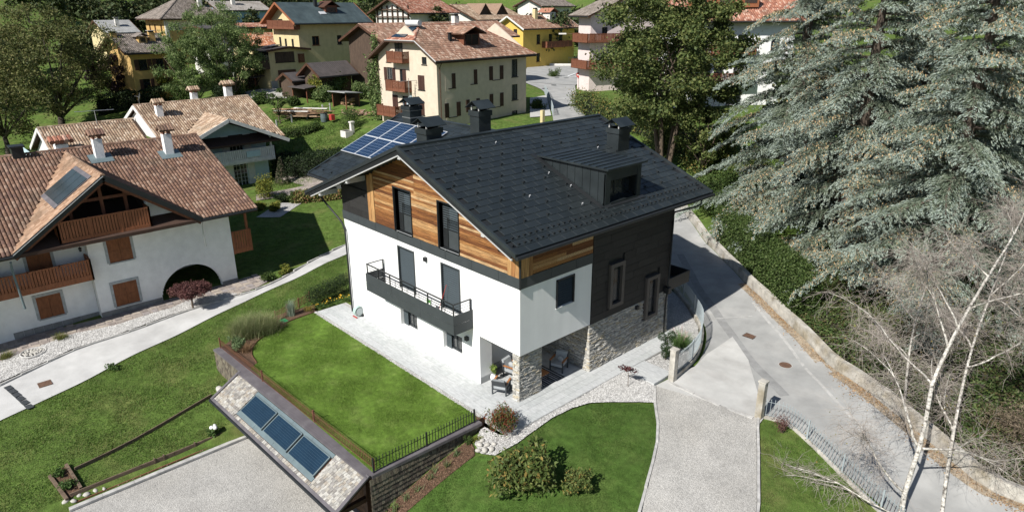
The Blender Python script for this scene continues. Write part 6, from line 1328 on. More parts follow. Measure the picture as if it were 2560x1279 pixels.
def antenna(x, y, zb, h, label, w=1.6):
    t = thing('tv_antenna', (x,y,zb), label, 'antenna'); MB().tube([(x,y,zb),(x,y,zb+h)], .03, 6).build('mast', m_steel, t); MB().tube([(x-w*.1,y-w*.5,zb+h),(x+w*.1,y+w*.5,zb+h)], .025, 6).build('boom', m_steel, t)
    for i in range(7): c = V3((x,y,zb+h)).lerp(V3((x+w*.1,y+w*.5,zb+h)), (i-3)/3); MB().tube([c-V3((.25,0,0)), c+V3((.25,0,0))], .012, 4).build('element', m_steel, t)
    return t
antenna(-56.9,-2.9,6.0,2.2,'tall TV antenna on the tan roof behind the chimney', 3.2)
t = thing('satellite_dish', (-57.6,1.4,8.0), 'white satellite dish on the ridge of the pale blue house', 'satellite dish'); MB().tube([(-57.6,1.4,7.6),(-57.6,1.4,8.9)], .03, 6).build('mast', m_steel, t)
def dish(t, c, r, nrm, mat):
    n = V3(nrm).normalized(); a = n.cross(V3((0,0,1))).normalized(); b = n.cross(a); c = V3(c); mb = MB(); vs = [c-n*r*.25]
    for k in (1, 2):
        for i in range(16): th = 2*pi*i/16; q = r*k/2; vs.append(c+(a*cos(th)+b*sin(th))*q-n*r*.25*(1-(k/2)**2))
    fs = [(0,1+i,1+(i+1) % 16) for i in range(16)]+[(1+i,17+i,17+(i+1) % 16,1+(i+1) % 16) for i in range(16)]; mb.add(vs, fs); mb.build('dish', mat, t, True); MB().tube([c-n*r*.2, c+n*r*.7], .02, 5).build('arm', m_steel, t)
dish(t, (-57.5,1.4,9.1), .5, (-.3,-1,.35), M('white_enamel', (.7,.7,.7), .4, var=.03))

# ------------------------------------------------------------------ the village
m_beige = M('beige_render', (.60,.51,.40), .95, var=.06, scale=1.5, bump=.25, bscale=14, streak=.05); m_yel = M('pale_yellow_render', (.60,.50,.28), .95, var=.07, scale=1.5, streak=.08); m_ochre = M('ochre_render', (.52,.34,.13), .95, var=.08, scale=1.5, streak=.08)
m_yel2 = M('warm_yellow_render', (.62,.42,.10), .95, var=.05); m_blue = M('sky_blue_render', (.30,.44,.55), .95, var=.05); m_offw = M('off_white_render', (.66,.63,.58), .95, var=.08, streak=.1); m_pinkw = M('pinkish_render', (.66,.56,.53), .95, var=.05)
m_cream = M('cream_surround', (.68,.60,.48), .95, var=.04)
m_corr = M('dark_corrugated_sheet', (.075,.065,.062), .7, var=.2, scale=1.5); m_greenroof = M('dark_green_sheet_roof', (.055,.075,.078), .5, var=.25, scale=.7, spec=.4); m_corrg = M('grey_corrugated_sheet', (.30,.30,.29), .7, var=.15, scale=1)
def rib_roof(H, mat, gap=.6, idx=0, hh=.05, name='standing_seam'):
    """raised ribs running down a sheet roof"""
    q = H.planes[idx]; al, up = q[1]-q[0], q[3]-q[0]; n = int(al.length/gap)
    for i in range(1, n):
        a = q[0]+al*(i/n)+V3((0,0,.125)); b = a+up; d = up.normalized(); s = al.normalized(); MB().box((a+b)/2, (up.length,.06,hh), (d,s,d.cross(s))).build(name, mat, H.roof)
R5 = radians(5)
# --- beige house with the red roof
HD = house('beige_house', 'tall beige house with red tiled roof and brown shutters behind the black roof', (-42.0,27.54,4.29), R5, 10.2, 15.0, 8.3, 'v', .6, .9, m_beige, m_tD, roof=False)
F = HD.F; t = HD.t; ze, rz, ov, W_, D_ = 8.3-.9*.6, 8.3+.6*5.1, .9, 10.2, 15.0; um = -5.1; kk = .6; hz = rz-1.55; ru = um+(rz-hz)/kk; lu = um-(rz-hz)/kk; vr0, vr1 = 2.2, D_-4.6
pl_ = [F.p(ov,-ov,ze), F.p(ov,D_+ov,ze), F.p(um,vr1,rz), F.p(um,vr0,rz), F.p(ru,-ov,hz)]; pl2 = [F.p(-W_-ov,D_+ov,ze), F.p(-W_-ov,-ov,ze), F.p(lu,-ov,hz), F.p(um,vr0,rz), F.p(um,vr1,rz)]; pl3 = [F.p(lu,-ov,hz), F.p(ru,-ov,hz), F.p(um,vr0,rz)]; pl4 = [F.p(ov,D_+ov,ze), F.p(-W_-ov,D_+ov,ze), F.p(um,vr1,rz)]
mb = MB()
for q in (pl_, pl2, pl3, pl4): mb.slab(q, (0,0,-.18))
R = mb.build('roof', m_under, t); HD.roof = R
mb = MB()
for q in (pl_, pl2, pl3): mb.slab([p+V3((0,0,-.19)) for p in q], (0,0,-.04))
mb.build('soffit', m_brown, R)
# gable wall up to the half hip
mb = MB(); pf = HD.pf; mb.slab([pf.p(-W_,-.01,8.2),pf.p(0,-.01,8.2),pf.p(ru,-.01,hz-.35),pf.p(lu,-.01,hz-.35)], -pf.n*.25); mb.build('gable_wall', m_beige, t)
def tpoly(q, mat, seed):
    al = (q[1]-q[0]).normalized(); nn = (q[1]-q[0]).cross(q[2]-q[0]).normalized(); up = nn.cross(al)
    if up.z < 0: up = -up
    tiles(R, q[0]+V3((0,0,.02)), al, up, [((p-q[0]).dot(al), (p-q[0]).dot(up)) for p in q], mat, .24, .4, seed=seed)
tpoly(pl_, m_tD, 1); tpoly(pl2, m_tD, 2); tpoly(pl3, m_tR, 3); tpoly(pl4, m_tD, 4); ridge_tiles(R, F.p(um,vr0,rz+.05), F.p(um,vr1,rz+.05), m_tR); ridge_tiles(R, F.p(ru,-ov,hz+.05), F.p(um,vr0,rz+.05), m_tR); ridge_tiles(R, F.p(ov,D_+ov,ze+.05), F.p(um,vr1,rz+.05), m_tR)
MB().tube([pl_[0], pl_[1]], .09, 6).build('gutter', m_dark, R); MB().tube([pl_[4], pl_[0]], .06, 6).build('verge_gutter', m_lgrey, R); MB().tube([pl3[0], pl3[1]], .06, 6).build('gutter', m_lgrey, R)
MB().tube([F.p(.6,.3,7.7), F.p(.12,.35,7.0), F.p(.12,.35,0)], .05, 6).build('downpipe', m_brown, t)
for i in range(3):
    s0, s1 = i/3, (i+1)/3-.02; lo = lambda s, k: pl3[0].lerp(pl3[1], .12+.5*s).lerp(pl3[2]+(pl3[0]-pl3[1])*.10*(1-2*s), k)+V3((0,0,.14)); mb = MB(); mb.slab([lo(s0,.12),lo(s1,.12),lo(s1,.8),lo(s0,.8)], (0,0,.07)); mb.build('solar_collector', m_pvdk, R)
mb = MB(); a, b = F.p(lu+1.3,1.5,rz+.25), F.p(um+.9,1.5,rz+.25); mb.tube([a, b], .33, 12); mb.build('water_tank', M('pale_tank', (.6,.6,.6), .4, var=.03), R)
# dormer on the right slope
zd = lambda u: 8.3+kk*(-u); mb = MB(); F.box(mb, (-3.9,5.4,zd(-1.2)-.2),(-1.2,8.0,zd(-1.2)+1.35)); dm = mb.build('dormer', m_larch2, R)
mb = MB(); F.box(mb, (-1.19,5.65,zd(-1.2)+.15),(-1.15,6.65,zd(-1.2)+1.3)); F.box(mb, (-1.19,6.75,zd(-1.2)+.15),(-1.15,7.75,zd(-1.2)+1.3)); mb.build('dormer_window', m_glass, dm)
dz1, dz2 = zd(-1.2)+1.3, zd(-1.2)+2.05; q1 = [F.p(-.6,4.8,dz1),F.p(-.6,6.7,dz2),F.p(-4.6,6.7,dz2),F.p(-4.6,4.8,dz1)]; q2 = [F.p(-.6,8.6,dz1),F.p(-4.6,8.6,dz1),F.p(-4.6,6.7,dz2),F.p(-.6,6.7,dz2)]
mb = MB(); mb.slab(q1, (0,0,.1)); mb.slab(q2, (0,0,.1)); mb.build('dormer_roof', m_brown, dm)
for q in ([q1[3],q1[0],q1[1],q1[2]], [q2[0],q2[1],q2[2],q2[3]]): tpoly([p+V3((0,0,.1)) for p in q], m_tD, 5)
old_chimney(R, *F.p(-6.3,9,0)[:2], 12.5, 16.6, .7, m_offw, cap='stone'); p = F.p(-2.2,4.2,0); old_chimney(R, p.x, p.y, 12, 14.6, .35, m_dark, cap='metal')
# windows: u, z relative to the house base
def wset(H, face, lst, **kw):
    pl = H.pf if face == 'f' else H.pr
    for q in lst: (H.hf if face == 'f' else H.hr).append(q[:4]); simple_window(H.t, pl, q[:4], *(q[4:5]), **{**kw, **(q[5] if len(q) > 5 else {})})
wset(HD, 'f', [(-8.7,-7.7,5.2,6.7,'sh',dict(curtain=True)),(-3.2,-2.1,4.5,6.1,'cl'),(-8.0,-7.0,2.0,3.6,'cl'),(-3.3,-2.3,1.7,3.3,'cl'),(-8.7,-7.9,7.3,8.1,'pl'),(-2.4,-1.6,7.3,8.1,'pl')], ms=m_shutd)
wset(HD, 'f', [(-6.4,-5.3,4.4,6.6,'half'),(-6.2,-5.1,1.4,3.6,'half')], name='balcony_door'); simple_window(HD.t, PL(HD.pf.p(0,.1,0),HD.pf.u,HD.pf.n), (-6.9,-5.6,8.25,9.6), 'pl', depth=.0, name='balcony_door')
for a, b, z in ((-7.4,-4.6,7.5),(-7.9,-4.4,4.3),(-9.9,-6.4,1.3)): balcony(HD.t, HD.pf, a, b, z, .95, m_larch2, 1.05, gap=.14)
wset(HD, 'r', [(1.7,2.7,4.7,6.3,'half'),(5.2,6.2,4.9,6.5,'half'),(8.9,10.1,5.1,6.7,'sh',dict(curtain=True)),(12.3,13.4,5.2,7.3,'pl',dict(curtain=True)),(1.6,2.8,1.5,3.1,'sh',dict(curtain=True)),(4.9,6.0,1.8,3.2,'sh',dict(curtain=True)),(8.9,10.1,1.9,3.5,'sh',dict(curtain=True)),(12.3,13.4,2.4,4.3,'pl',dict(curtain=True)),(12.3,13.4,-.9,1.1,'pl',dict(curtain=True)),(8.9,10.1,-1.0,.5,'sh')])
mb = MB(); HD.pr.box(mb, (1.2,.001,4.4),(10.6,.012,6.9)); HD.pr.box(mb, (1.2,.001,1.2),(10.6,.012,3.6)); mb.build('smooth_render_panel', m_beige, HD.t)
p = HD.pf.p(-3.8,.9,3.0); tt_ = thing('satellite_dish', p, 'large grey satellite dish in front of the beige house', 'satellite dish'); MB().tube([p-V3((0,0,2.5)), p+V3((0,0,2.8))], .03, 6).build('mast', m_steel, tt_); dish(tt_, p+V3((0,0,.2)), .75, (-.2,-1,.3), M('grey_enamel', (.30,.36,.38), .4, var=.03))
antenna(p.x+.1, p.y-.1, p.z, 2.5, 'TV antenna on a mast in front of the beige house', 2.2)
# --- yellow house with the green metal roof
HE = house('yellow_house', 'pale yellow house with dark green sheet metal roof', (-82.5,31.88,6.53), R5, 7.5, 12, 9.6, 'v', .6, 1.3, m_yel, m_greenroof, tile=False, soffit=m_larch)
rib_roof(HE, m_greenroof, 1.0)
wset(HE, 'r', [(2.3,3.6,5.6,7.0,'pl',dict(mf=m_shut)),(6.9,7.8,5.6,7.0,'pl'),(2.6,4.0,.8,3.0,'pl',dict(mf=m_shut)),(7.2,8.4,1.0,3.0,'pl')],  sur=None); wset(HE, 'f', [(-5.8,-5.2,5.4,6.8,'pl'),(-4.2,-3.6,5.2,6.6,'pl'),(-2.2,-1.6,5.0,6.6,'pl'),(-5.6,-4.2,8.2,9.5,'pl')])
balcony(HE.t, HE.pf, -7.2, .6, 8.2, 1.0, m_larch2, 1.1); balcony(HE.t, HE.pf, -2.6, 1.0, 3.4, .9, m_larch2, 1.1)
mb = MB(); F = HE.F; F.box(mb, (-2.9,6,9.9),(-1.2,8.2,11.5)); dm = mb.build('dormer', m_larch2, HE.roof); mb = MB(); mb.slab([F.p(-.8,5.6,11.2),F.p(-.8,7.1,12.1),F.p(-4,7.1,12.1),F.p(-4,5.6,11.2)],(0,0,.1)); mb.slab([F.p(-.8,8.6,11.2),F.p(-4,8.6,11.2),F.p(-4,7.1,12.1),F.p(-.8,7.1,12.1)],(0,0,.1)); mb.build('dormer_roof', m_brown, dm); mb = MB(); F.box(mb, (-1.19,6.3,10.3),(-1.15,7.9,11.2)); mb.build('dormer_window', m_glass, dm)
old_chimney(HE.roof, *F.p(-2.8,5.3,0)[:2], 17, 19.3, .45, m_dark, cap='metal'); q = HE.planes[0]; c = q[0].lerp(q[1],.45).lerp(q[3].lerp(q[2],.45),.45); mb = MB(); mb.box(c+V3((0,0,.2)), (1.1,.7,.08), ((q[1]-q[0]).normalized(), (q[3]-q[0]).normalized(), V3((.4,0,.9)))); mb.build('skylight', m_alu, HE.roof)
# annex with the garage door
HA = house('yellow_annex', 'low yellow annex with garage door and dark flat roof', (-81.3,26.2,6.34), R5, 4.2, 6.3, 5.4, 'u', .12, .6, m_yel, m_corr, tile=False)
mb = MB(); HA.pr.box(mb, (1.2,.01,0),(4.2,.05,2.5)); g = mb.build('garage_door', M('brown_garage_door', (.10,.045,.03), .6, var=.08), HA.t)
for i in range(1,5): mb = MB(); HA.pr.box(mb, (1.2,.05,i*.5-.01),(4.2,.058,i*.5+.01)); mb.build('door_joint', m_dark, g)
simple_window(HA.t, HA.pr, (1.0,4.2,3.6,5.1), 'cl', ms=m_barnw, depth=-.01, name='barn_hatch'); balcony(HA.t, HA.pf, -4.2, 0, 2.9, 1.2, m_barnw, 1.1); mb = MB(); HA.pf.box(mb, (-4.2,.005,3.0),(0,.03,5.3)); mb.build('loggia_shade_sheet', m_room, HA.t)  # flat dark sheet on the solid wall paints the loggia's shade
mb = MB(); HA.pr.box(mb, (-.1,.0,-.5),(.9,.06,1.0)); HA.pr.box(mb, (4.5,.0,-.5),(6.2,.06,1.0)); mb.build('stone_base', m_stone, HA.t)
F = HA.F; mb = MB(); mb.slab([F.p(-3.3,1.2,5.85),F.p(-1.2,1.2,5.85),F.p(-1.2,3,6.05),F.p(-3.3,3,6.05)],(0,0,.08)); mb.build('solar_collector', m_pvdk, HA.roof)
# old tile roof house between, and the rest of the left group
HO = house('old_tiled_house', 'small house with bright old orange red roof behind the annex', (-89.33,27.16,7.23), R5, 6, 6.5, 5, 'v', .5, .6, m_yel, tilemat('orange_old_tile', [(.42,.17,.09),(.50,.24,.14),(.34,.13,.07),(.56,.34,.24)]), pu=.28, pv=.4)
HM3 = house('brown_roof_house', 'ochre house under a grey brown tiled roof behind the dark trees', (-93.02,10.56,6.41), R5, 9, 5.5, 5.5, 'v', .45, 1.0, m_ochre, m_tG, pu=.28, pv=.45)
wset(HM3, 'r', [(1.0,2.2,2.7,4.2,'sh'),(3.5,4.6,2.5,4.2,'sh'),(1.2,2.2,-.2,1.4,'sh'),(3.6,4.6,-.3,1.4,'sh')]); F = HM3.F
mb = MB(); F.box(mb, (-2.6,2.2,6.3),(-1.6,3.4,7.35)); dm = mb.build('dormer', m_ochre, HM3.roof); mb = MB(); mb.slab([F.p(-1.2,1.8,7.3),F.p(-1.2,2.8,7.8),F.p(-3.4,2.8,7.8),F.p(-3.4,1.8,7.3)],(0,0,.08)); mb.slab([F.p(-1.2,3.8,7.3),F.p(-3.4,3.8,7.3),F.p(-3.4,2.8,7.8),F.p(-1.2,2.8,7.8)],(0,0,.08)); mb.build('dormer_roof', m_tG, dm); mb = MB(); F.box(mb, (-1.59,2.45,6.55),(-1.55,3.15,7.2)); mb.build('dormer_window', m_glass, dm)
for u, v in ((-2.4,4.4),(-3.8,-.4)): p = F.p(u,v,0); old_chimney(HM3.roof, p.x, p.y, 12.0, 14.3, .8, m_ochre, cap='stone')
HM4 = house('grey_roof_shed', 'long building with pale grey corrugated roof left of the ochre house', (-121.84,15.02,8.86), R5, 8, 5, 5, 'v', .45, .6, m_yel, m_corrg, tile=False); rib_roof(HM4, m_corrg, .35, hh=.04); p = HM4.F.p(-1.8,2.6,0); old_chimney(HM4.roof, p.x, p.y, 13.5, 16.0, .6, m_offw, cap='stone')
HM1 = house('ochre_hip_house', 'large ochre house with dark hipped roof and white corner stripes', (-121.16,24.86,8.32), R5, 9, 12, 8, 'v', .0001, .1, m_ochre, m_tG, roof=False)
F = HM1.F; ov = 1.2; E4 = [F.p(-9-ov,-ov,7.6),F.p(ov,-ov,7.6),F.p(ov,12+ov,7.6),F.p(-9-ov,12+ov,7.6)]; A1, A2 = F.p(-4.5,5,11.2), F.p(-4.5,7,11.2); mb = MB(); QS = [[E4[1],E4[2],A2,A1],[E4[0],E4[1],A1],[E4[3],E4[0],A1,A2],[E4[2],E4[3],A2]]
for q in QS: mb.slab(q, (0,0,-.2))
R = mb.build('roof', m_under, HM1.t)
for i, q in enumerate(QS[:2]): tpoly(q, m_tG, i)
for a in (E4[1],E4[2],E4[0]): ridge_tiles(R, a+V3((0,0,.05)), A1+V3((0,0,.05)), m_tG, .2)
wset(HM1, 'f', [(-7.6,-6.9,5.0,6.6,'pl'),(-5.2,-4.5,5.0,6.6,'pl'),(-2.4,-1.7,5.0,6.6,'pl')],  mf=m_shut); wset(HM1, 'r', [(2.5,3.6,6.0,7.2,'pl'),(7.0,8.1,6.0,7.2,'pl'),(2.5,3.6,2.5,4.2,'sh'),(7.0,8.1,2.5,4.2,'sh')])
mb = MB(); HM1.pf.box(mb, (-.45,.005,-1),(0,.05,7.6)); HM1.pr.box(mb, (0.05,.005,-1),(.5,.05,7.6)); HM1.pr.box(mb, (.5,.004,5.6),(12,.04,5.8)); mb.build('white_corner_stripe', m_offw, HM1.t); mb = MB(); HM1.pr.box(mb, (.5,.003,5.81),(12,.03,7.6)); mb.build('painted_frieze', m_cream, HM1.t)
p = F.p(-2.2,8,0); old_chimney(R, p.x, p.y, 17, 20.0, .7, m_offw, cap='stone')
HM2 = house('blue_house', 'sky blue house with pale grey roof at the upper left', (-141.34,42.9,9.58), R5, 8, 11.5, 8, 'v', .4, .8, m_blue, m_tP, pu=.35, pv=.5)
wset(HM2, 'r', [(1.6,2.7,4.6,6.2,'pl'),(5.0,6.1,4.6,6.2,'pl'),(8.4,9.5,4.6,6.2,'pl'),(1.6,2.7,1.2,2.8,'pl'),(8.4,9.5,1.2,2.8,'pl')]); wset(HM2, 'f', [(-5.5,-4.5,4.6,6.2,'pl'),(-2.5,-1.5,4.6,6.2,'pl')]); p = HM2.F.p(-2.2,4.5,0); old_chimney(HM2.roof, p.x, p.y, 17.5, 20.3, .8, m_offw, cap='stone')
HM5 = house('white_wood_house', 'white house with a red brown timber band under its flat roof', (-101.32,24.89,8.52), R5, 6, 5.5, 6, 'v', .12, .9, m_offw, m_corr, tile=False); wset(HM5, 'f', [(-5.3,-4.6,2.6,4.0,'pl'),(-3.4,-2.7,2.6,4.0,'pl'),(-1.4,-.7,2.6,4.0,'pl')]); mb = MB(); HM5.pf.box(mb, (-6,.01,4.7),(0,.06,6.1)); mb.build('timber_band', m_shut, HM5.t)
HM6 = house('red_roof_shed', 'low ochre building with dull red roof in front of the blue house', (-107.95,33.38,10.53), R5, 6, 6, 4, 'v', .15, 1.0, m_ochre, m_tR, pu=.3, pv=.45)
# --- barns and the sheds
HF = house('old_barn', 'dark timber barn with brown corrugated roof and climbing vines', (-67.61,27.03,5.68), radians(8), 3.6, 5.2, 3.6, 'v', .65, .8, m_barnw, m_corr, tile=False, cat='barn'); rib_roof(HF, m_corr, .3, hh=.05)
HF2 = house('lean_to', 'small dark roofed lean-to in front of the yellow house', (-71.5,24.9,5.9), radians(8), 3.0, 2.5, 2.4, 'v', .5, .5, m_barnw, m_corr, tile=False, cat='barn')
HG = house('long_barn', 'long tiled barn with open timber gable behind the beige house', (-62.88,34.4,7.6), R5, 8, 26, 6, 'v', .45, 1.0, m_barnw, m_tD, pu=.28, pv=.45, cat='barn')
HH = house('timber_frame_barn', 'white barn with red tiled roof and dark timber frame at the top', (-99.17,64.48,9.19), radians(10), 10, 12.5, 8, 'v', .45, 1.3, m_offw, m_tR, pu=.3, pv=.45, cat='barn')
for i in range(7): mb = MB(); u = -9.4+i*1.5; HH.pf.box(mb, (u-.12,.02,0),(u+.12,.3,9)); mb.build('timber_stud', m_barnw, HH.t)
for z in (2.8,5.2,6.8,8.2): mb = MB(); HH.pf.box(mb, (-9.6,.31,z-.12),(-.1,.5,z+.12)); mb.build('timber_rail', m_barnw, HH.t)
wset(HH, 'r', [(2,3,4.5,6,'pl'),(6,7,4.5,6,'pl')])
HJ = house('ridge_house', 'house with tan tiled roof and two dark triangular gables at the top edge', (-104,86,9.0), radians(8), 14, 16, 6.5, 'v', .4, 1.2, m_offw, m_tC, pu=.32, pv=.5)
for v in (4.5,10.5):
    F = HJ.F; mb = MB(); u0 = -1.2; zb = 6.5+.4*1.2; q = [F.p(u0,v-2.2,zb+.2),F.p(u0,v,zb+2.6),F.p(-7,v,zb+2.6),F.p(-3,v-2.2,zb+.2)]; q_ = [F.p(u0,v+2.2,zb+.2),F.p(-3,v+2.2,zb+.2),F.p(-7,v,zb+2.6),F.p(u0,v,zb+2.6)]; mb.slab(q, (0,0,.12)); mb.slab(q_, (0,0,.12)); d_ = mb.build('gable_dormer', m_tC, HJ.roof); mb = MB(); mb.slab([F.p(u0-.3,v-2,zb+.1),F.p(u0-.3,v+2,zb+.1),F.p(u0-.3,v,zb+2.4)], F.u*-.1); mb.build('dormer_front', m_barnw, d_)
HI = house('yellow_balcony_house', 'warm yellow house with red tiled roof beside the road junction', (-83.03,80.3,7.6), R5, 7, 17, 6.5, 'v', .55, 1.0, m_yel2, m_tD, pu=.3, pv=.45, soffit=m_wtim)
wset(HI, 'r', [(4.2,5.4,3.0,4.9,'pl'),(8.2,9.3,2.6,4.9,'pl'),(11.6,12.8,3.0,4.9,'pl'),(4.2,5.4,-.5,1.2,'pl')],  mf=m_brown); wset(HI, 'f', [(-5.2,-4.2,4.6,6.0,'pl'),(-2.6,-1.6,4.6,6.0,'pl')],  mf=m_brown); balcony(HI.t, HI.pr, 6.0, 14.5, 2.4, 1.4, m_larch2, 1.05, gap=.25)
F = HI.F; mb = MB()
for i in range(8): F.box(mb, (.3,15+i*.35,2.3-i*.35),(1.4,15.35+i*.35,2.4-i*.35))
mb.build('outside_stair', m_yel2, HI.t)
p = F.p(-2.4,6.5,0); old_chimney(HI.roof, p.x, p.y, 15, 17.4, .8, m_yel, cap='stone'); mb = MB(); F.box(mb, (-3.2,10,7.2),(-1.3,12,9.2)); dm = mb.build('dormer', m_offw, HI.roof); mb = MB(); mb.slab([F.p(-.9,9.6,9.1),F.p(-.9,11,9.9),F.p(-4.4,11,9.9),F.p(-4.4,9.6,9.1)],(0,0,.12)); mb.slab([F.p(-.9,12.4,9.1),F.p(-4.4,12.4,9.1),F.p(-4.4,11,9.9),F.p(-.9,11,9.9)],(0,0,.12)); mb.build('dormer_roof', m_tR, dm)
HK = house('pink_house', 'pale pink house with corner larch balconies behind the maple', (-50.0,62.38,5.78), radians(-18), 3.5, 14, 11, 'u', .4, 1.2, m_pinkw, m_tG, pu=.3, pv=.45)
balcony(HK.t, HK.pf, -3.2, 1.2, 7.0, 1.2, m_larch2, 1.1, gap=.2); balcony(HK.t, HK.pf, -3.4, 1.2, 3.2, 1.2, m_larch2, 1.1, gap=.2); balcony(HK.t, HK.pr, 0, 13, 7.0, 1.2, m_larch2, 1.1, gap=.25); balcony(HK.t, HK.pr, 0, 13, 3.2, 1.2, m_larch2, 1.1, gap=.25); wset(HK, 'r', [(2,3,7.2,9,'pl'),(6,7,7.2,9,'pl'),(10,11,7.2,9,'pl'),(2,3,3.4,5.2,'pl'),(6,7,3.4,5.2,'pl'),(10,11,3.4,5.2,'pl')])
HL = house('white_balcony_house', 'white house with red roof and two long larch balconies behind the cedar', (-32.26,59.35,5.88), radians(-40), 10, 15, 10.5, 'v', .5, 1.3, m_white, m_tR, pu=.3, pv=.45)
for z in (6.0,2.5): balcony(HL.t, HL.pr, 1, 9.6, z, 1.3, m_larch2, 1.05, gap=.2)
wset(HL, 'r', [(2.2,3.4,6.2,8.3,'pl'),(4.8,6.0,6.2,8.3,'pl'),(7.6,9.0,6.2,8.3,'pl',dict(mf=m_greystone)),(4.8,6.0,2.6,4.7,'pl'),(7.4,8.7,2.6,4.7,'pl',dict(mf=m_greystone,curtain=True)),(6.8,8.8,-.6,1.4,'pl'),(12,13.2,6.2,8.0,'pl'),(12,13.2,2.8,4.6,'pl')])
for v in (1.5,4.8,8.1): F = HL.F; mb = MB(); F.box(mb, (-3.2,v,11.6),(-1.2,v+2.2,13.6)); dm = mb.build('dormer', m_larch, HL.roof); mb = MB(); F.box(mb, (-1.19,v+.3,12.1),(-1.14,v+1.9,13.4)); mb.build('dormer_window', m_glass, dm)
HX = house('far_house', 'distant house with grey roof at the top left beside the hillside', (-205,66,15.5), R5, 9, 12, 6, 'v', .5, 1, m_offw, m_tG, pu=.4, pv=.6); HX2 = house('white_dark_window_house', 'white modern house with dark balconies above the red roofs', (-125,128,9.5), R5, 9, 14, 9, 'v', .4, 1, m_offw, m_tG, pu=.4, pv=.6); wset(HX2, 'r', [(2,4,5.5,7.5,'pl'),(6,8,5.5,7.5,'pl'),(10,12,5.5,7.5,'pl'),(2,4,2.5,4.5,'pl'),(6,8,2.5,4.5,'pl')])
HX3 = house('hay_hut', 'small dark hay hut on the meadow edge at the top left', (-150,-2,9.5), R5, 5, 6, 2.2, 'v', .3, .6, m_barnw, m_tG, tile=False, cat='hut')
# sheds and wood around the yellow house
def shed(pos, ang, W, Dp, h0, h1, roofm, label, open_=True):
    F = Fr((pos[0],pos[1],gz(pos[0],pos[1])), ang); t = thing('shed', F.o, label, 'shed', 'small sheds in the gardens')
    for u in (-W,0):
        for v in (0,Dp): mb = MB(); F.box(mb, (u-.06,v-.06,-.3),(u+.06,v+.06,h0 if v == 0 else h1)); mb.build('post', m_larch2, t)
    mb = MB(); mb.slab([F.p(-W-.4,-.5,h0),F.p(.4,-.5,h0),F.p(.4,Dp+.4,h1),F.p(-W-.4,Dp+.4,h1)],(0,0,.1)); mb.build('roof', roofm, t)
    mb = MB(); F.box(mb, (-W,Dp-.08,0),(0,Dp,h1-.05)); F.box(mb, (-W,.05,0),(-W+.06,Dp-.1,h0-.05)); mb.build('boards', m_barnw, t)
    mb = MB(); rr = random.Random(int(abs(pos[0])*10)); m_log = m_wlog
    for i in range(60): u, z = -rr.uniform(.2,W-.2), rr.uniform(.1,1.3); v = Dp*.5; mb.tube([F.p(u,v,z),F.p(u,v+.5,z)], rr.uniform(.07,.13), 6)
    tag(mb.build('stacked_logs', m_log, t), kind='stuff')
m_wlog = M('cut_logs', (.30,.19,.11), .9, var=.3, ramp=[(.34,.22,.13),(.26,.16,.09),(.40,.28,.18),(.2,.12,.07)])
p = (-68.023, 25.008, 5.2); shed(p, R5, 3.5, 4.0, 1.9, 2.3, m_corr, 'dark roofed open shed below the old barn'); p = (-60.612, 26.686, 4.7); shed(p, R5+.1, 2.6, 2.2, 2.2, 1.9, m_corrg, 'open fronted wood shed with stacked logs by the woodpile'); p = (-83.462, 24.559, 6.2); shed(p, R5, 3, 3, 1.8, 2.1, m_corr, 'little shed beside the yellow annex')
p = (-63.421, 21.705, 4.4); t = thing('timber_pile', (p[0],p[1],gz(p[0],p[1])), 'heap of old boards and planks on the grass', 'timber'); rr = random.Random(9); z0 = gz(p[0],p[1])
for i in range(46):
    a = rr.uniform(.3,.8); c = V3((p[0]+rr.uniform(-2,2),p[1]+rr.uniform(-1.6,1.6),z0+.1+i*.018)); MB().box(c, (rr.uniform(2.5,5),rr.uniform(.12,.28),.06), (V3((cos(a),sin(a),rr.uniform(-.05,.08))).normalized(), V3((-sin(a),cos(a),0)), V3((0,0,1)))).build('plank', m_wlog, t)
for i, (dy, z) in enumerate(((-1.5,.9),(1.2,1.0))): MB().box((p[0]+.3,p[1]+dy,z0+z), (4.6,.5,.08), (V3((.8,.6,0)), V3((-.6,.8,0)), V3((0,0,1)))).build('white_board', m_offw, t)
p = (-57.538, 26.724, 4.5); t = thing('rubble_heap', (p[0],p[1],gz(p[0],p[1])), 'heap of tiles and rubble beside the beige house', 'rubble'); mb = MB(); rr = random.Random(2)
for i in range(90): q = V3((p[0]+rr.gauss(0,1.4),p[1]+rr.gauss(0,.8),0)); mb.box((q.x,q.y,gz(p[0],p[1])+rr.uniform(.05,.5)), (rr.uniform(.2,.5),rr.uniform(.1,.3),.08), (V3((cos(i),sin(i),.2)).normalized(), V3((-sin(i),cos(i),0)), V3((0,0,1))))
tag(mb.build('broken_tiles', m_tD, t), kind='stuff')
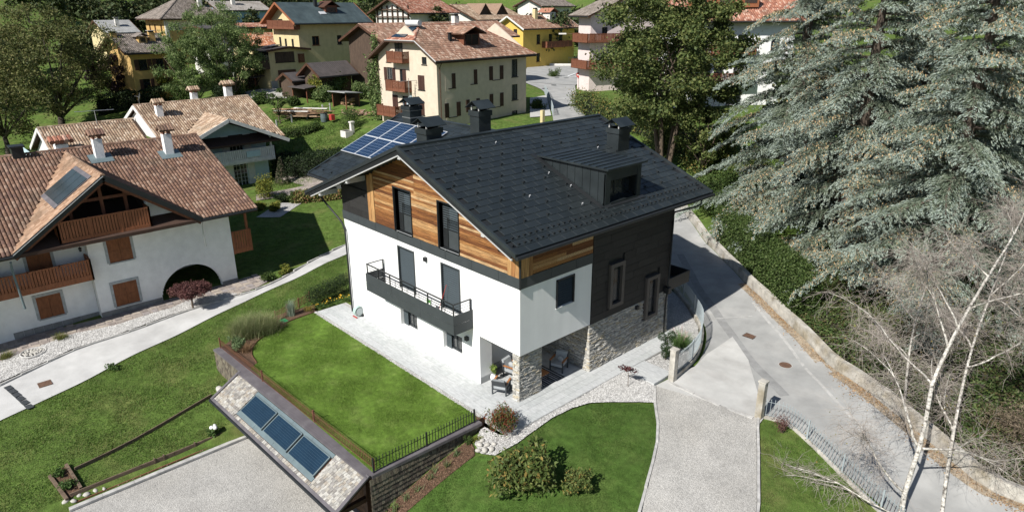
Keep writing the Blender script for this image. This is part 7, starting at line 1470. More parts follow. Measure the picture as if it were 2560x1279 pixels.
# wooden garden fence, fountain, barrels
P = [(-62.584, 17.827, 2.6), (-62.669, 19.899, 3), (-62.181, 21.766, 3.2), (-62.264, 24.119, 3.6), (-61.942, 25.005, 3.8)]; t = thing('garden_rail_fence', (P[0][0],P[0][1],gz(P[0][0],P[0][1])), 'wooden post and rail fence across the sloping garden', 'fence'); L = smooth_line([(q[0],q[1],0) for q in P], 1.6)
for q in L: z = gz(q.x,q.y); MB().b2((q.x-.07,q.y-.07,z-.1),(q.x+.07,q.y+.07,z+1.05)).build('post', m_lgrey, t)
for a, b in zip(L, L[1:]): MB().tube([(a.x,a.y,gz(a.x,a.y)+.75),(b.x,b.y,gz(b.x,b.y)+.75)], .05, 5).build('rail', m_boardw, t)
p = (-52.733, 21.925, 2.9); z = gz(p[0],p[1]); t = thing('stone_fountain', (p[0],p[1],z), 'white stone fountain with square basin and column in the garden', 'fountain'); MB().b2((p[0]-.6,p[1]-.5,z-.1),(p[0]+.6,p[1]+.5,z+.65)).build('basin', m_offw, t); MB().b2((p[0]-.5,p[1]-.4,z+.651),(p[0]+.5,p[1]+.4,z+.66)).build('water', m_glass, t); MB().b2((p[0]-.2,p[1]+.55,z),(p[0]+.2,p[1]+.95,z+1.5)).build('column', m_offw, t); MB().b2((p[0]-.27,p[1]+.48,z+1.5),(p[0]+.27,p[1]+1.02,z+1.65)).build('column_cap', m_offw, t)
p = (-59.488, 22.739, 3.2); z = gz(p[0],p[1]); t = thing('rain_barrel', (p[0],p[1],z), 'grey green rain barrel by the garden fence', 'barrel'); MB().tube([(p[0],p[1],z),(p[0],p[1],z+.5),(p[0],p[1],z+1.05)], [.4,.46,.42], 14).build('drum', M('grey_green_drum', (.10,.13,.13), .5, var=.05), t); MB().tube([(p[0],p[1],z+1.05),(p[0],p[1],z+1.1)], .44, 14).build('lid', m_dark, t)
o = MB().b2((p[0]+.9,p[1]+.2,z+.3),(p[0]+1.5,p[1]+.7,z+1.0)).build('red_box', m_redp); tag(o, 'red plastic crate behind the rain barrel', 'crate')
# --- far road, fence, signs
FRL = [(-32.164, 36.306, 4.5), (-37.955, 41.926, 4.6), (-45.884, 49.597, 5), (-54.78, 57.333, 5.35), (-62.049, 61.176, 5.5), (-67.488, 63.601, 5.6)]; FRR = [(-32.789, 42.786, 4.6), (-37.305, 47.332, 4.7), (-43.409, 52.744, 5.05), (-54.377, 64.217, 5.4), (-66.924, 78.415, 5.7), (-77.52, 90.246, 5.9)]
strip('village_road', FRL, FRR, m_road, dz=.12, n=8, step=1.5); sheet('village_junction', [(-63.313, 62.599, 5.5), (-55.97, 65.993, 5.4), (-68.539, 87.232, 5.8), (-76.268, 96.453, 5.95), (-90.01, 88.766, 5.98), (-73.4, 71.238, 5.75)], m_road, dz=.16, step=2.0)
wall_line('roadside_wall', [(-86.735, 86.272, 5.95), (-83.256, 89.657, 5.95), (-79.605, 93.208, 5.95)], .55, .4, m_offw, 'white low wall across the road below the yellow house', step=3)
iron_fence('junction_fence', [(-90.136, 89.875, 6), (-86.665, 93.239, 6), (-83.204, 96.593, 6)], 1.2, m_lgrey, 'pale metal fence on the white roadside wall', .7, zoff=.3, w=.06)
iron_fence('driveway_fence', [(-53.08, 55.944, 5.3), (-45.923, 49.558, 5), (-39.542, 43.59, 4.65)], 1.2, m_picket, 'white metal fence beside the driveway of the beige house', .22, w=.035, postgap=8); p = (-37.157, 39.233, 4.5); o = MB().b2((p[0]-.2,p[1]-.2,p[2]-.5),(p[0]+.2,p[1]+.2,p[2]+1.6)).build('yellow_post', m_yel); tag(o, 'pale yellow masonry post at the end of the driveway fence', 'post')
p = (-52.869, 63.287, 5.4); z = gz(p[0],p[1]); t = thing('no_entry_sign', (p[0],p[1],z), 'round red and white no entry sign on a pole by the junction', 'sign'); MB().tube([(p[0],p[1],z),(p[0],p[1],z+2.6)], .04, 6).build('pole', m_steel, t); d = (mw.translation-V3((p[0],p[1],z+2.3))).normalized(); MB().tube([V3((p[0],p[1],z+2.2)), V3((p[0],p[1],z+2.2))+d*.03], .42, 20).build('disc', m_redp, t); s = d.cross(V3((0,0,1))).normalized(); MB().box(V3((p[0],p[1],z+2.2))+d*.035, (.6,.012,.14), (s,d,s.cross(d))).build('bar', m_offw, t)
p = (-62.127, 73.903, 5.6); z = gz(p[0],p[1]); t = thing('street_lamp', (p[0],p[1],z), 'tall street lamp with white head over the junction', 'street lamp'); MB().tube([(p[0],p[1],z),(p[0],p[1],z+7.0),(p[0]-.5,p[1]-.5,z+7.6),(p[0]-1.6,p[1]-1.6,z+7.7)], [.09,.07,.05,.04], 8).build('pole', m_rust, t); MB().box((p[0]-2.2,p[1]-2.2,z+7.7), (1.3,.4,.22), (V3((.707,.707,0)),V3((-.707,.707,0)),V3((0,0,1)))).build('lamp_head', m_offw, t)
p = (-100.001, 27.923, 6.5); z = gz(p[0],p[1]); t = thing('globe_lamp', (p[0],p[1],z), 'small globe lamp on a white pole behind the willow', 'street lamp'); MB().tube([(p[0],p[1],z),(p[0],p[1],z+4.6)], .05, 6).build('pole', m_offw, t); MB().blob((p[0],p[1],z+4.8), (.3,.3,.28), 10, 7, 0).build('globe', m_offw, t, True)
# STOP lettering and the stop line on the junction
m_paint = M('road_paint', (.7,.7,.69), .8, var=.15, scale=4)
jp = bpy.data.curves.new('stop_lettering', 'FONT'); jp.body = 'STOP'; jp.size = 2.0; jp.extrude = 0; tmp = bpy.data.objects.new('tmp', jp); COL.objects.link(tmp); dg = bpy.context.evaluated_depsgraph_get(); me = bpy.data.meshes.new_from_object(tmp.evaluated_get(dg)); bpy.data.objects.remove(tmp); me.materials.clear(); me.materials.append(m_paint)
jo = link('stop_lettering', me); p = (-64.192, 73.759, 5.75); q = (-63.166, 76.91, 5.75); a = atan2(q[1]-p[1], q[0]-p[0]); jo.location = (p[0],p[1],gz(p[0],p[1])+.22); jo.rotation_euler.z = a; tag(jo, 'white word STOP painted on the road at the junction', 'road marking')
a, b = V3((-65.995, 75.203, 5.75)), V3((-68.941, 80.664, 5.8)); d = (b-a).normalized(); o = MB().box((a+b)/2+V3((0,0,gz(a.x,a.y)-a.z+.22)), ((b-a).length,.35,.01), (d,V3((-d.y,d.x,0)),V3((0,0,1)))).build('stop_line', m_paint); tag(o, 'slanting white stop line beside the lettering', 'road marking')
for i, p in enumerate(((-65.436, 71.654, 5.6),(-64.275, 72.803, 5.6),(-58.22, 63.255, 5.5),(-56.208, 59.147, 5.4))): z = gz(p[0],p[1])+.17; o = MB().tube([(p[0],p[1],z),(p[0],p[1],z+.012)], .45, 16).build('manhole_cover', m_mesh); tag(o, ('dark manhole cover at the left of the far junction','dark manhole cover beside the STOP lettering','dark manhole cover in the middle of the village road','pale worn manhole cover by the driveway fence')[i], 'manhole cover', 'manhole covers of the village road')

for H in ALLH: H.mkwall()

# ------------------------------------------------------------------ trees
def limbs(t, base, tips, r0, mat, h0=.3, rd=random, n=7, sag=.0, name='trunk', fork=None):
    """trunk to the fork point and one limb to each tip"""
    base = V3(base); fk = V3(fork) if fork else base+V3((0,0,1))*((max(p[2] for p in tips)-base.z)*h0)
    mb = MB(); mid = base.lerp(fk,.5)+V3((rd.uniform(-.15,.15),rd.uniform(-.15,.15),0)); mb.tube([base-V3((0,0,.4)), base+V3((0,0,.2)), mid, fk], [r0*1.35,r0*1.05,r0*.9,r0*.75], n); mb.build(name, mat, t, True)
    for p in tips:
        p = V3(p); m1 = fk.lerp(p,.4)+V3((rd.uniform(-.3,.3),rd.uniform(-.3,.3),rd.uniform(.0,.5)+sag)); mb = MB(); mb.tube([fk-V3((0,0,.15)), m1, p], [r0*.5,r0*.28,r0*.06], 5); mb.build('limb', mat, t, True)
def dec_tree(name, label, pos, h, r, n, ln, wd, mat, seed=1, nc=46, trunk=.22, group=None, cat='tree', zlow=.28, bark=None, cr=.24, shell=.35, trunks=1, hh=None, **kw):
    rd = random.Random(seed); rg = np.random.default_rng(seed); x, y = pos[:2]; z = pos[2] if len(pos) > 2 else gz(x,y); t = thing(name, (x,y,z), label, cat, group); C = []; R = []
    for i in range(nc):
        w = (i+.5)/nc; a = i*2.39996+rd.uniform(-.4,.4); ez = 1-2*w; q = sqrt(max(0,1-ez*ez)); k = rd.uniform(.5,1.12); cz = z+h*(zlow+(1-zlow)*.5)+ez*k*h*(1-zlow)*.45
        C.append((x+cos(a)*q*r*k, y+sin(a)*q*r*k, cz)); s = rd.uniform(.75,1.25)*cr; R.append((r*s, r*s, r*s*.72))
    P = clumps(C, R, n, rg, shell); foliage('crown', P, ln, wd, mat, t, rng=rg, **kw)
    tips = [C[i] for i in range(0, nc, max(1, nc//12))]
    if trunks == 1: limbs(t, (x,y,z), tips, trunk, bark or m_bark, zlow*.9, rd)
    else:
        for j in range(trunks): a = 2*pi*j/trunks; b = (x+cos(a)*.5, y+sin(a)*.5, z); limbs(t, b, tips[j::trunks], trunk*.7, bark or m_bark, .4, rd, fork=(x+cos(a)*r*.25, y+sin(a)*r*.25, z+h*.42))
    return t
# --- blue cedars on the bank
m_needle = greens('blue_cedar_needle', [(.13,.165,.115),(.17,.20,.145),(.095,.125,.08),(.20,.225,.16),(.07,.095,.06)], trans=.12, rough=.7)
m_cone = M('tan_cone', (.46,.32,.17), .85, var=.2, ramp=[(.46,.30,.15),(.54,.39,.22),(.38,.25,.12)])
m_cbark = M('cedar_bark', (.09,.07,.055), .95, var=.3, scale=4, stretch=(4,4,1))
m_tip = greens('cedar_young_lit_needle', [(.265,.32,.275),(.32,.37,.32),(.22,.27,.225),(.29,.33,.26)], trans=.12, rough=.7)  # young growth, its paleness also puts light on the outer tips into colour
def cedar_mesh(h, R, nb, seed, t0=.03):
    """old dark needles near the boughs, young needles at the twig ends, coloured paler as if lit, tan cones on the boughs' upper side"""
    rg = np.random.default_rng(seed); A = []; D_ = []; Q_ = []; cones = []; tr = MB(); tr.tube([(0,0,-.5),(0,0,.5),(0,0,h*.5),(0,0,h)], [h*.024,h*.02,h*.012,.03], 8); bm_ = MB()
    for i in range(nb):
        t = t0+(1-t0)*((i+.5)/nb)**.92; az = i*2.39996+rg.uniform(-.35,.35); L = R*(1-t)**.62*rg.uniform(.66,1.15)+.5; z0 = h*t*.97; dh = np.array([cos(az), sin(az), 0]); sd_ = np.array([-sin(az), cos(az), 0]); rise = rg.uniform(.0,.35); dr = rg.uniform(.25,.6); cp = rg.random() < .6
        pt = lambda s: np.array([0,0,z0])+dh*L*s+np.array([0,0,1])*L*(rise*s-dr*s*s)+sd_*.12*L*np.sin(s*2.4+i)*s
        bm_.tube([pt(s) for s in (0,.35,.7,1)], [.02+.018*L,.014*L+.012,.007*L+.008,.008], 4); nt_ = max(4, int(L*5.2))
        for j in range(nt_):
            s = .12+.88*(j+rg.uniform(0,1))/nt_; c = pt(s); l2 = (.34*L*(1-.72*s)+.25)*rg.uniform(.6,1.2)
            for sg in (-1, 1):
                an = rg.uniform(.7,1.15); d2 = dh*cos(an)+sd_*sg*sin(an); k = max(2, int(l2/.15)); q = (np.arange(k)+rg.uniform(.2,.8,k))/k
                p = c[None]+d2[None]*l2*q[:,None]+np.array([0,0,1.])*(-.42*l2*q*q+.06*l2*q)[:,None]+rg.normal(0,.035,(k,3)); A.append(p); D_.append(np.repeat(d2[None]+np.array([[0,0,-.45]]), k, 0)); Q_.append(np.maximum(q, s*s))
                if cp and s > .35 and rg.random() < .85: m2 = rg.random(k) < .8; cones.append(p[m2]+np.array([0,0,.07]))
    A = np.concatenate(A); D_ = np.concatenate(D_); Q_ = np.concatenate(Q_); rep = 6; P = np.repeat(A, rep, 0)+rg.normal(0,.05,(len(A)*rep,3)); dd = np.repeat(D_, rep, 0); young = np.repeat(Q_, rep)+rg.normal(0,.15,len(P)) > .62
    V, F = leaves(P[~young], .2, .042, up=.3, rng=rg, along=dd[~young], droop=.15); Vy, Fy = leaves(P[young], .18, .042, up=.3, rng=rg, along=dd[young], droop=.15)
    Cn = np.concatenate(cones); Vc, Fc = leaves(Cn+rg.normal(0,.03,Cn.shape), .13, .055, up=.1, rng=rg, along=np.array([[0,0,1.1]]))
    return npmesh('needles', V, F, m_needle), npmesh('young_needles', Vy, Fy, m_tip), npmesh('cones', Vc, Fc, m_cone), bm_.mesh('branches', m_cbark), tr.mesh('trunk', m_cbark)
CM = [cedar_mesh(26, 7.6, 112, 1, .02), cedar_mesh(25, 7.2, 104, 2, .02)]
for i, (x, y, k, rot, sc, L) in enumerate(((-3.0,31.2,0,0,.96,'tall blue cedar leaning its branches over the road behind the house'),(3.4,26.6,1,1.3,.95,'large blue cedar in the middle of the cedar group'),(10.2,21.8,0,2.4,.86,'blue cedar behind the bare birch crowns'),(2.5,39.5,1,3.3,1.1,'tall blue cedar in the second row behind the others'),(12.0,32.5,0,4.2,1.0,'blue cedar at the right picture edge'),(17.5,22.5,1,5.1,.8,'lower blue cedar at the far right behind the birches'))):
    t = thing('blue_cedar', (x,y,gz(x,y)), L, 'cedar tree', 'blue cedars on the bank'); 
    for nm, me in zip(('needles','young_needles','cones','branches','trunk'), CM[k]):
        o = bpy.data.objects.new(nm, me); COL.objects.link(o); o.parent = t
        if nm in ('cones',): tag(o, kind='stuff')
    t.rotation_euler.z = rot; t.scale = (sc,sc,sc)
# --- maple in the middle
m_maple = greens('maple_leaf', [(.10,.135,.04),(.13,.165,.05),(.07,.10,.03),(.165,.18,.06),(.05,.075,.022),(.13,.15,.045)])
dec_tree('maple_tree', 'tall dark green maple with several trunks behind the black roof', (-18.3,37.2), 18.5, 6.6, 46000, .29, .19, m_maple, seed=4, nc=110, trunk=.34, zlow=.18, cr=.19, trunks=4, shell=.25)
dec_tree('maple_tree', 'smaller green maple beside the tall multi trunk maple', (-14.5,38.0), 9, 2.8, 8000, .28, .18, m_maple, seed=5, nc=30, trunk=.18, zlow=.12)
dec_tree('maple_tree', 'maple half hidden between the tall maple and the pink house', (-30,53.5), 15, 4.8, 16000, .32, .2, m_maple, seed=6, nc=44, trunk=.25, zlow=.15)
# --- left side trees
m_walnut = greens('olive_leaf', [(.13,.145,.045),(.095,.115,.036),(.165,.17,.06),(.07,.085,.028),(.18,.165,.065)])
dec_tree('walnut_tree', 'large olive brown walnut tree behind the tan roofs', (-94,0.5), 17.5, 7.4, 24000, .36, .16, m_walnut, seed=7, nc=80, trunk=.5, zlow=.14, cr=.22, bark=m_bark_dark, shell=.2)
dec_tree('walnut_tree', 'dark walnut tree at the left picture edge', (-84,-7.5), 15, 7.2, 17000, .36, .18, m_walnut, seed=8, nc=60, trunk=.32, zlow=.16, cr=.23, bark=m_bark_dark, shell=.2)
dec_tree('walnut_tree', 'distant olive tree at the upper left corner', (-112,-8), 17, 8.5, 15000, .42, .2, m_walnut, seed=9, nc=60, trunk=.4, zlow=.15, bark=m_bark_dark, shell=.2)
m_will = greens('willow_leaf', [(.14,.20,.065),(.18,.24,.085),(.10,.15,.05),(.21,.26,.10),(.07,.11,.035)])
for i, (x, y, h, r) in enumerate(((-83,15.5,11.5,4.2),(-80.5,20,13,4.4),(-84.5,19.5,13.5,4.0))): dec_tree('willow_tree', ('light green willow left in the bright tree group','light green willow at the right of the bright tree group','tallest light green willow at the back of the group')[i], (x,y), h, r, 15000, .34, .1, m_will, seed=20+i, nc=60, trunk=.2, zlow=.06, cr=.22, droop=.9, group='willows behind the tan roofs')
dec_tree('plum_tree', 'dark purple leaved plum tree beside the ochre house', (-99,9.5), 9, 3.6, 8000, .3, .2, greens('plum_leaf', [(.05,.028,.035),(.07,.04,.045),(.035,.02,.028)]), seed=30, nc=34, zlow=.15)
dec_tree('golden_shrub_tree', 'round yellow green tree in front of the purple plum', (-95,14.0), 6.2, 2.7, 8000, .25, .16, m_leafy, seed=31, nc=30, zlow=.02, cr=.34)
dec_tree('climbing_plant', 'bushy climbing plant with reddish tips left of the annex', (-84.5,24.5), 8.0, 2.4, 7000, .25, .16, m_pers, seed=32, nc=30, zlow=.02, cat='climber')
dec_tree('apple_tree', 'small thin apple tree leaning in the garden beside the fence', (-63.447, 18.706, 3.4)[:2], 4.5, 1.6, 1400, .2, .12, m_leafg, seed=33, nc=16, trunk=.09, zlow=.3)
def ivy(label, pl, u0, u1, z0, z1, n, mat, seed=1):
    rg = np.random.default_rng(seed); o = pl.p((u0+u1)/2, 0, z0); t = thing('climbing_vine', o, label, 'climber'); k = rg.integers(0, 14, n); cu = rg.uniform(u0, u1, 14); cz = rg.uniform(z0, z1, 14); u = cu[k]+rg.normal(0,(u1-u0)*.13,n); z = cz[k]+rg.normal(0,(z1-z0)*.11,n); d = np.abs(rg.normal(.15,.22,n)); P = np.array(pl.o)[None]+np.outer(u, np.array(pl.u))+np.outer(d, np.array(pl.n))+np.outer(z, [0,0,1.]); foliage('leaves', P, .26, .18, mat, t, rng=rg)
    MB().tube([pl.p((u0+u1)/2,.05,z0-.5), pl.p((u0+u1)/2+.2,.1,(z0+z1)/2), pl.p((u0+u1)/2-.2,.1,z1)], .05, 5).build('stem', m_bark, t)
ivy('bright green vine hanging down the wall between the barn and the beige house', PL(HD.F.p(-10.6,.2,0), HD.F.u, -HD.F.v), -1.6, .2, .5, 9.0, 3500, m_will, 41); ivy('vine covering the front of the old barn', HF.pr, .2, 3.6, .0, 3.0, 2600, m_will, 42); ivy('vine at the left corner of the old barn', HF.pf, -2.2, .2, -.5, 3.2, 1800, m_leafy, 43)
# --- hedges and bushes of the neighbour's garden
def hedge(name, label, pts, w, h, n, ln, wd, mat, group=None, seed=1, rough=.12, zb=0.):
    rg = np.random.default_rng(seed); L = smooth_line([(p[0],p[1],0) for p in pts], .25); A = np.array([tuple(p) for p in L]); k = rg.integers(0, len(A)-1, n); tt_ = rg.uniform(0,1,n)[:,None]; c = A[k]*(1-tt_)+A[k+1]*tt_; d = A[k+1]-A[k]; d /= np.linalg.norm(d, axis=1, keepdims=True); nn = np.stack([-d[:,1],d[:,0],0*d[:,0]],-1)
    face = rg.uniform(0,1,n); a = np.where(face < .4, rg.uniform(-1,1,n), np.where(rg.random(n) < .5, -1, 1)); zz = np.where(face < .4, 1., rg.uniform(0,1,n)); P = c+nn*(a*w/2+rg.normal(0,rough,n))[:,None]; P[:,2] = gzn(P[:,0],P[:,1])+zb+zz*h+rg.normal(0,rough,n); ne = n//12; e_ = rg.integers(0,2,ne); P[:ne] = A[np.where(e_ == 0, 0, len(A)-1)]+nn[0]*(rg.uniform(-1,1,ne)*w/2)[:,None]+rg.normal(0,rough,(ne,3)); P[:ne,2] = gzn(P[:ne,0],P[:ne,1])+zb+rg.uniform(0,1,ne)*h
    t = thing(name, (L[len(L)//2].x, L[len(L)//2].y, gz(L[len(L)//2].x, L[len(L)//2].y)), label, 'hedge', group); foliage('leaves', P, ln, wd, mat, t, rng=rg)
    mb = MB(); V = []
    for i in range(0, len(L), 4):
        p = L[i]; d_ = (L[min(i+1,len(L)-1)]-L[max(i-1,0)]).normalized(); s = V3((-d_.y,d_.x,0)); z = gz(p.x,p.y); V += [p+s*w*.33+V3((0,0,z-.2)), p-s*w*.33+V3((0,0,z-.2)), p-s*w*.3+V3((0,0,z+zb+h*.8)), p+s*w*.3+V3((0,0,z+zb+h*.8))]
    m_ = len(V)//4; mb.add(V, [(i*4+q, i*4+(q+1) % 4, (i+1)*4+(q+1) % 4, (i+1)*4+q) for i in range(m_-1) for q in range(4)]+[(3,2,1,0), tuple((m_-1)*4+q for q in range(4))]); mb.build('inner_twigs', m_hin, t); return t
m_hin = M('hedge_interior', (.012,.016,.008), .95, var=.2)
hedge('garden_hedge', 'dark clipped hedge in the shade beyond the pale blue house', [(-50.029, 11.963, 0.9), (-46.593, 13.722, 1.1), (-43.853, 15.758, 1.4)], 2.2, 2.0, 9000, .18, .1, m_leafd, seed=51); hedge('border_hedge', 'low colourful hedge of red and yellow green leaves behind the lawn', [(-40.346, 8.837, 0.15), (-39.094, 10.768, 0.15), (-37.542, 12.384, 0.15)], 1.3, .8, 5000, .2, .14, greens('hydrangea_leaf', [(.20,.20,.06),(.12,.15,.045),(.25,.13,.07),(.16,.19,.06),(.30,.26,.10)]), seed=52)
hedge('far_hedge', 'dark tall hedge behind the tan roof of the pale blue house', [(-97.107, 6.041, 2.6), (-95.582, 9.528, 3), (-90.913, 13.339, 3.8)], 2.0, 2.6, 7000, .25, .14, m_leafd, seed=53)
for i, (p, r, h, m, L) in enumerate((((-43.561, 7.182, 0.15),1.15,2.4,m_leafy,'rounded pale olive shrub on a short stem by the lawn corner'),((-40.56, 5.451, 0.1),.6,.8,m_leafy,'yellow green ball shrub nearest to the tiled eave'),((-39.246, 6.24, 0.1),.65,.85,m_leafy,'yellow ball shrub beside the white pebbles'),((-40.425, 8.754, 0.15),.7,1.0,m_leafg,'green ball shrub at the end of the colourful hedge'),((-41.593, 7.901, 0.2),.9,.8,m_leafd,'dark spreading shrub between the ball shrubs'),((-54.555, 23.522, 3.3),1.5,2.3,m_leafg,'big rounded bush beside the stone fountain'),((-67.961, 73.582, 5.8),1.5,1.6,m_leafg,'bush with flowers on the traffic island'))): bush('garden_shrub', (p[0],p[1]), r, h, 2600, .14, .08, m, L, seed=60+i, nc=18, z0=.05)
p = (-46.606, 10.605, 0.5); z = gz(p[0],p[1]); t = thing('cone_conifer', (p[0],p[1],z), 'small slender conical conifer in front of the pale blue house', 'tree'); rg = np.random.default_rng(71); q = rg.uniform(0,1,3200); a = rg.uniform(0,2*pi,3200); rad = (.75*(1-q)+.08)*rg.uniform(.75,1.05,3200); foliage('needles', np.stack([p[0]+np.cos(a)*rad, p[1]+np.sin(a)*rad, z+.1+q*2.7], -1), .13, .06, greens('conifer_mix', [(.035,.055,.02),(.055,.075,.03),(.20,.16,.12),(.03,.045,.02)]), t, rng=rg); MB().tube([(p[0],p[1],z-.2),(p[0],p[1],z+2.4)], [.07,.02], 6).build('trunk', m_bark, t)
sheet('white_pebble_bed', [(-38.622, 4.213, 0), (-37.128, 5.773, 0), (-39.4, 9.053, 0.1), (-41.261, 7.732, 0.1)], m_gravel, dz=.05); sheet('garden_path', [(-45.062, 7.048, 0.25), (-43.954, 11.599, 0.3), (-42.658, 15.453, 0.5), (-40.582, 14.252, 0.45), (-42.052, 10.625, 0.25), (-43.382, 6.303, 0.15)], m_porph, dz=.06); sheet('shaded_yard', [(-48.898, 10.945, 0.6), (-49.32, 14.886, 1), (-41.224, 16.555, 1.2), (-40.575, 14.727, 0.7), (-43.416, 11.78, 0.45)], m_porph, dz=.05)
# --- bank along the road: clipped hedge, ivy
IV = [V3((q[0]+.3,q[1]+.35,0)) for q in RD_R[2:8]]
hedge('laurel_hedge', 'tall clipped hedge on the wall in the shadow of the house', [(RD_R[8][0]+2.2,RD_R[8][1]+.3),(RD_R[7][0]+.95,RD_R[7][1]+.95),(RD_R[6][0]+.95,RD_R[6][1]+.95),(RD_R[5][0]+.6,RD_R[5][1]+1.0)], 1.5, 2.3, 42000, .14, .09, greens('laurel_leaf', [(.05,.085,.02),(.075,.115,.03),(.035,.06,.015),(.11,.15,.05)]), seed=80)
m_ivy = greens('ivy_leaf', [(.06,.10,.026),(.085,.125,.036),(.04,.07,.018),(.13,.16,.06),(.10,.085,.035)])
ivp = [(q[0]+.3,q[1]+.3) for q in RD_R[1:8]]+[(q[0]+5.5,q[1]+6.0) for q in RD_R[7:0:-1]]; rg = np.random.default_rng(81); P = np.array(ivp); pts = rg.uniform(P.min(0), P.max(0), (150000,2)); pts = pts[inpoly(pts[:,0],pts[:,1],ivp)]; zz = gzn(pts[:,0],pts[:,1])+.10+.35*np.abs(np.sin(pts[:,0]*1.3)*np.cos(pts[:,1]*1.7+pts[:,0]))+rg.normal(0,.08,len(pts)); V, F = leaves(np.column_stack([pts,zz]), .13, .11, up=.8, rng=rg); tag(link('ivy_ground_cover', npmesh('ivy_ground_cover', V, F, m_ivy)), kind='stuff')
sheet('bank_earth', ivp, M('dark_earth', (.05,.045,.03), .95, var=.3), dz=.05)
hedge('road_hedge', 'mixed flowering hedge along the village road below the maple', [(-42.799, 52.718, 5), (-37.589, 49.543, 4.6), (-34.592, 49.124, 4.2), (-20,44), (-14,38.5)], 3.2, 1.8, 14000, .22, .14, m_pers, seed=82, rough=.35); hedge('bank_shrubs', 'green shrubs on the bank between the black roof and the cedars', [(-11.5,34),(-7,31.5),(-3,28.5)], 3.6, 1.7, 16000, .2, .13, m_leafg, seed=83, rough=.4)
for i, (x, y, r, h) in enumerate(((-9,36.5,2.0,3.0),(-6.5,35,1.6,2.4),(-15,41.5,2.2,3.2),(-22,43,2.2,3.0))): bush('bank_bush', (x,y), r, h, 5200, .2, .13, m_maple, ('dark bush right of the maple trunks','dark bush behind the bank shrubs','big dark bush under the maple','dark bush left of the maple trunks')[i], group='bushes under the maple', seed=90+i, nc=26, z0=.02)
# --- birches
m_birch = M('birch_bark', (.46,.435,.39), .85, var=.4, scale=5, patch=(.07,.06,.05), pscale=7, stretch=(1,1,2.5)); m_twig = M('birch_twig', (.30,.262,.23), .9, var=.2)
def birch(label, base, axis, r0, seed, limbs_, ntw=900):
    rd = random.Random(seed); b = V3(base); t = thing('birch_tree', b, label, 'birch tree', 'bare birches by the road'); ax = [b+V3(a) for a in axis]; sm = smooth_line(ax, .8); n = len(sm); MB().tube(sm, [lerp(r0, .025, (i/(n-1))**.8) for i in range(n)], 9).build('trunk', m_birch, t, True)
    ends = list(sm[n//3:]); dirs = []
    for (s, d, L, r) in limbs_:
        p0 = sm[int(s*(n-1))]; d = V3(d).normalized(); P = [p0]; k = 8
        for i in range(k): d = (d+V3((rd.uniform(-.26,.26),rd.uniform(-.26,.26),rd.uniform(-.2,.2)))).normalized(); P.append(P[-1]+d*L/k)
        MB().tube(P, [lerp(r,.012,i/k) for i in range(k+1)], 6).build('limb', m_birch, t, True); ends += P[2:]
        for j in range(3):
            q = P[rd.randint(2,k-1)]; e = (d+V3((rd.uniform(-.7,.7),rd.uniform(-.7,.7),rd.uniform(-.3,.4)))).normalized(); Q = [q]
            for i in range(6): e = (e+V3((rd.uniform(-.2,.2),rd.uniform(-.2,.2),rd.uniform(-.18,.08)))).normalized(); Q.append(Q[-1]+e*L*.09)
            MB().tube(Q, [lerp(r*.4,.006,i/6) for i in range(7)], 4).build('branch', m_birch, t); ends += Q
    mb = MB()
    for i in range(ntw):
        q = rd.choice(ends); e = V3((rd.gauss(0,1),rd.gauss(0,1),rd.gauss(0,.7))).normalized(); L = rd.uniform(.5,1.5); P = [q]
        for k in range(5):
            e = (e+V3((rd.gauss(0,.22),rd.gauss(0,.22),rd.gauss(-.06,.16)))).normalized(); P.append(P[-1]+e*L/5)
            if rd.random() < .55:
                f = (e+V3((rd.gauss(0,.8),rd.gauss(0,.8),rd.gauss(0,.6)))).normalized(); Q = [P[-1]]
                for m in range(3): f = (f+V3((rd.gauss(0,.25),rd.gauss(0,.25),rd.gauss(-.08,.15)))).normalized(); Q.append(Q[-1]+f*L*.13)
                mb.tube(Q, [.0042,.0038,.003,.0025], 3, False)
        mb.tube(P, [.006,.005,.0045,.004,.003,.0025], 3, False)
    tag(mb.build('twigs', m_twig, t), kind='stuff')
    rg = np.random.default_rng(seed); E = np.array([tuple(p) for p in ends]); k = rg.integers(0,len(E),220); foliage('last_leaves', E[k]+rg.normal(0,.7,(220,3)), .07, .05, greens('last_leaf_%d' % seed, [(.20,.2,.04),(.25,.16,.04),(.14,.17,.04)]), t, rng=rg)
    return t
BB = [(14.7,5.3,-1.4), (14.48, 5.83, 0.47), (14.44, 6.6, 2), (14.29, 7.28, 3), (14.07, 8.03, 3.96), (14.11, 9.79, 5.72), (14.21, 12.25, 7.22), (14.32, 14.6, 8.48), (14.28, 16.94, 10.01)]
b0 = V3(BB[0]); birch('birch with a forked white trunk leaning over the road', BB[0], [tuple(V3(q)-b0) for q in BB], .105, 5, [(.27,(-.95,.1,.75),3.6,.055),(.27,(.8,.75,.05),3.4,.05),(.14,(-.9,-.35,.5),2.6,.05),(.45,(-.75,.5,.75),3.4,.045),(.55,(-.5,.1,.9),3.0,.04),(.6,(.7,.8,.4),3.0,.035),(.08,(-1,-.25,.22),4.6,.035),(.7,(-.8,.5,.6),2.4,.03),(.34,(-1,.35,.55),3.8,.045),(.85,(-.6,.6,.5),2.0,.02)], 2000)
BB = [(15.7,6.7,-1.3), (15.24, 8.08, 0.23), (14.78, 9.6, 2.55), (14.39, 11.66, 4.28), (14.18, 13.84, 5.87), (13.91, 16.64, 7.27)]
b0 = V3(BB[0]); birch('second birch trunk standing just behind the forked one', BB[0], [tuple(V3(q)-b0) for q in BB], .08, 6, [(.35,(-.8,.5,.6),3.0,.045),(.5,(.7,.6,.5),3.0,.04),(.62,(-.6,.9,.7),3.0,.035),(.8,(.2,.8,.9),2.4,.03)], 1000)
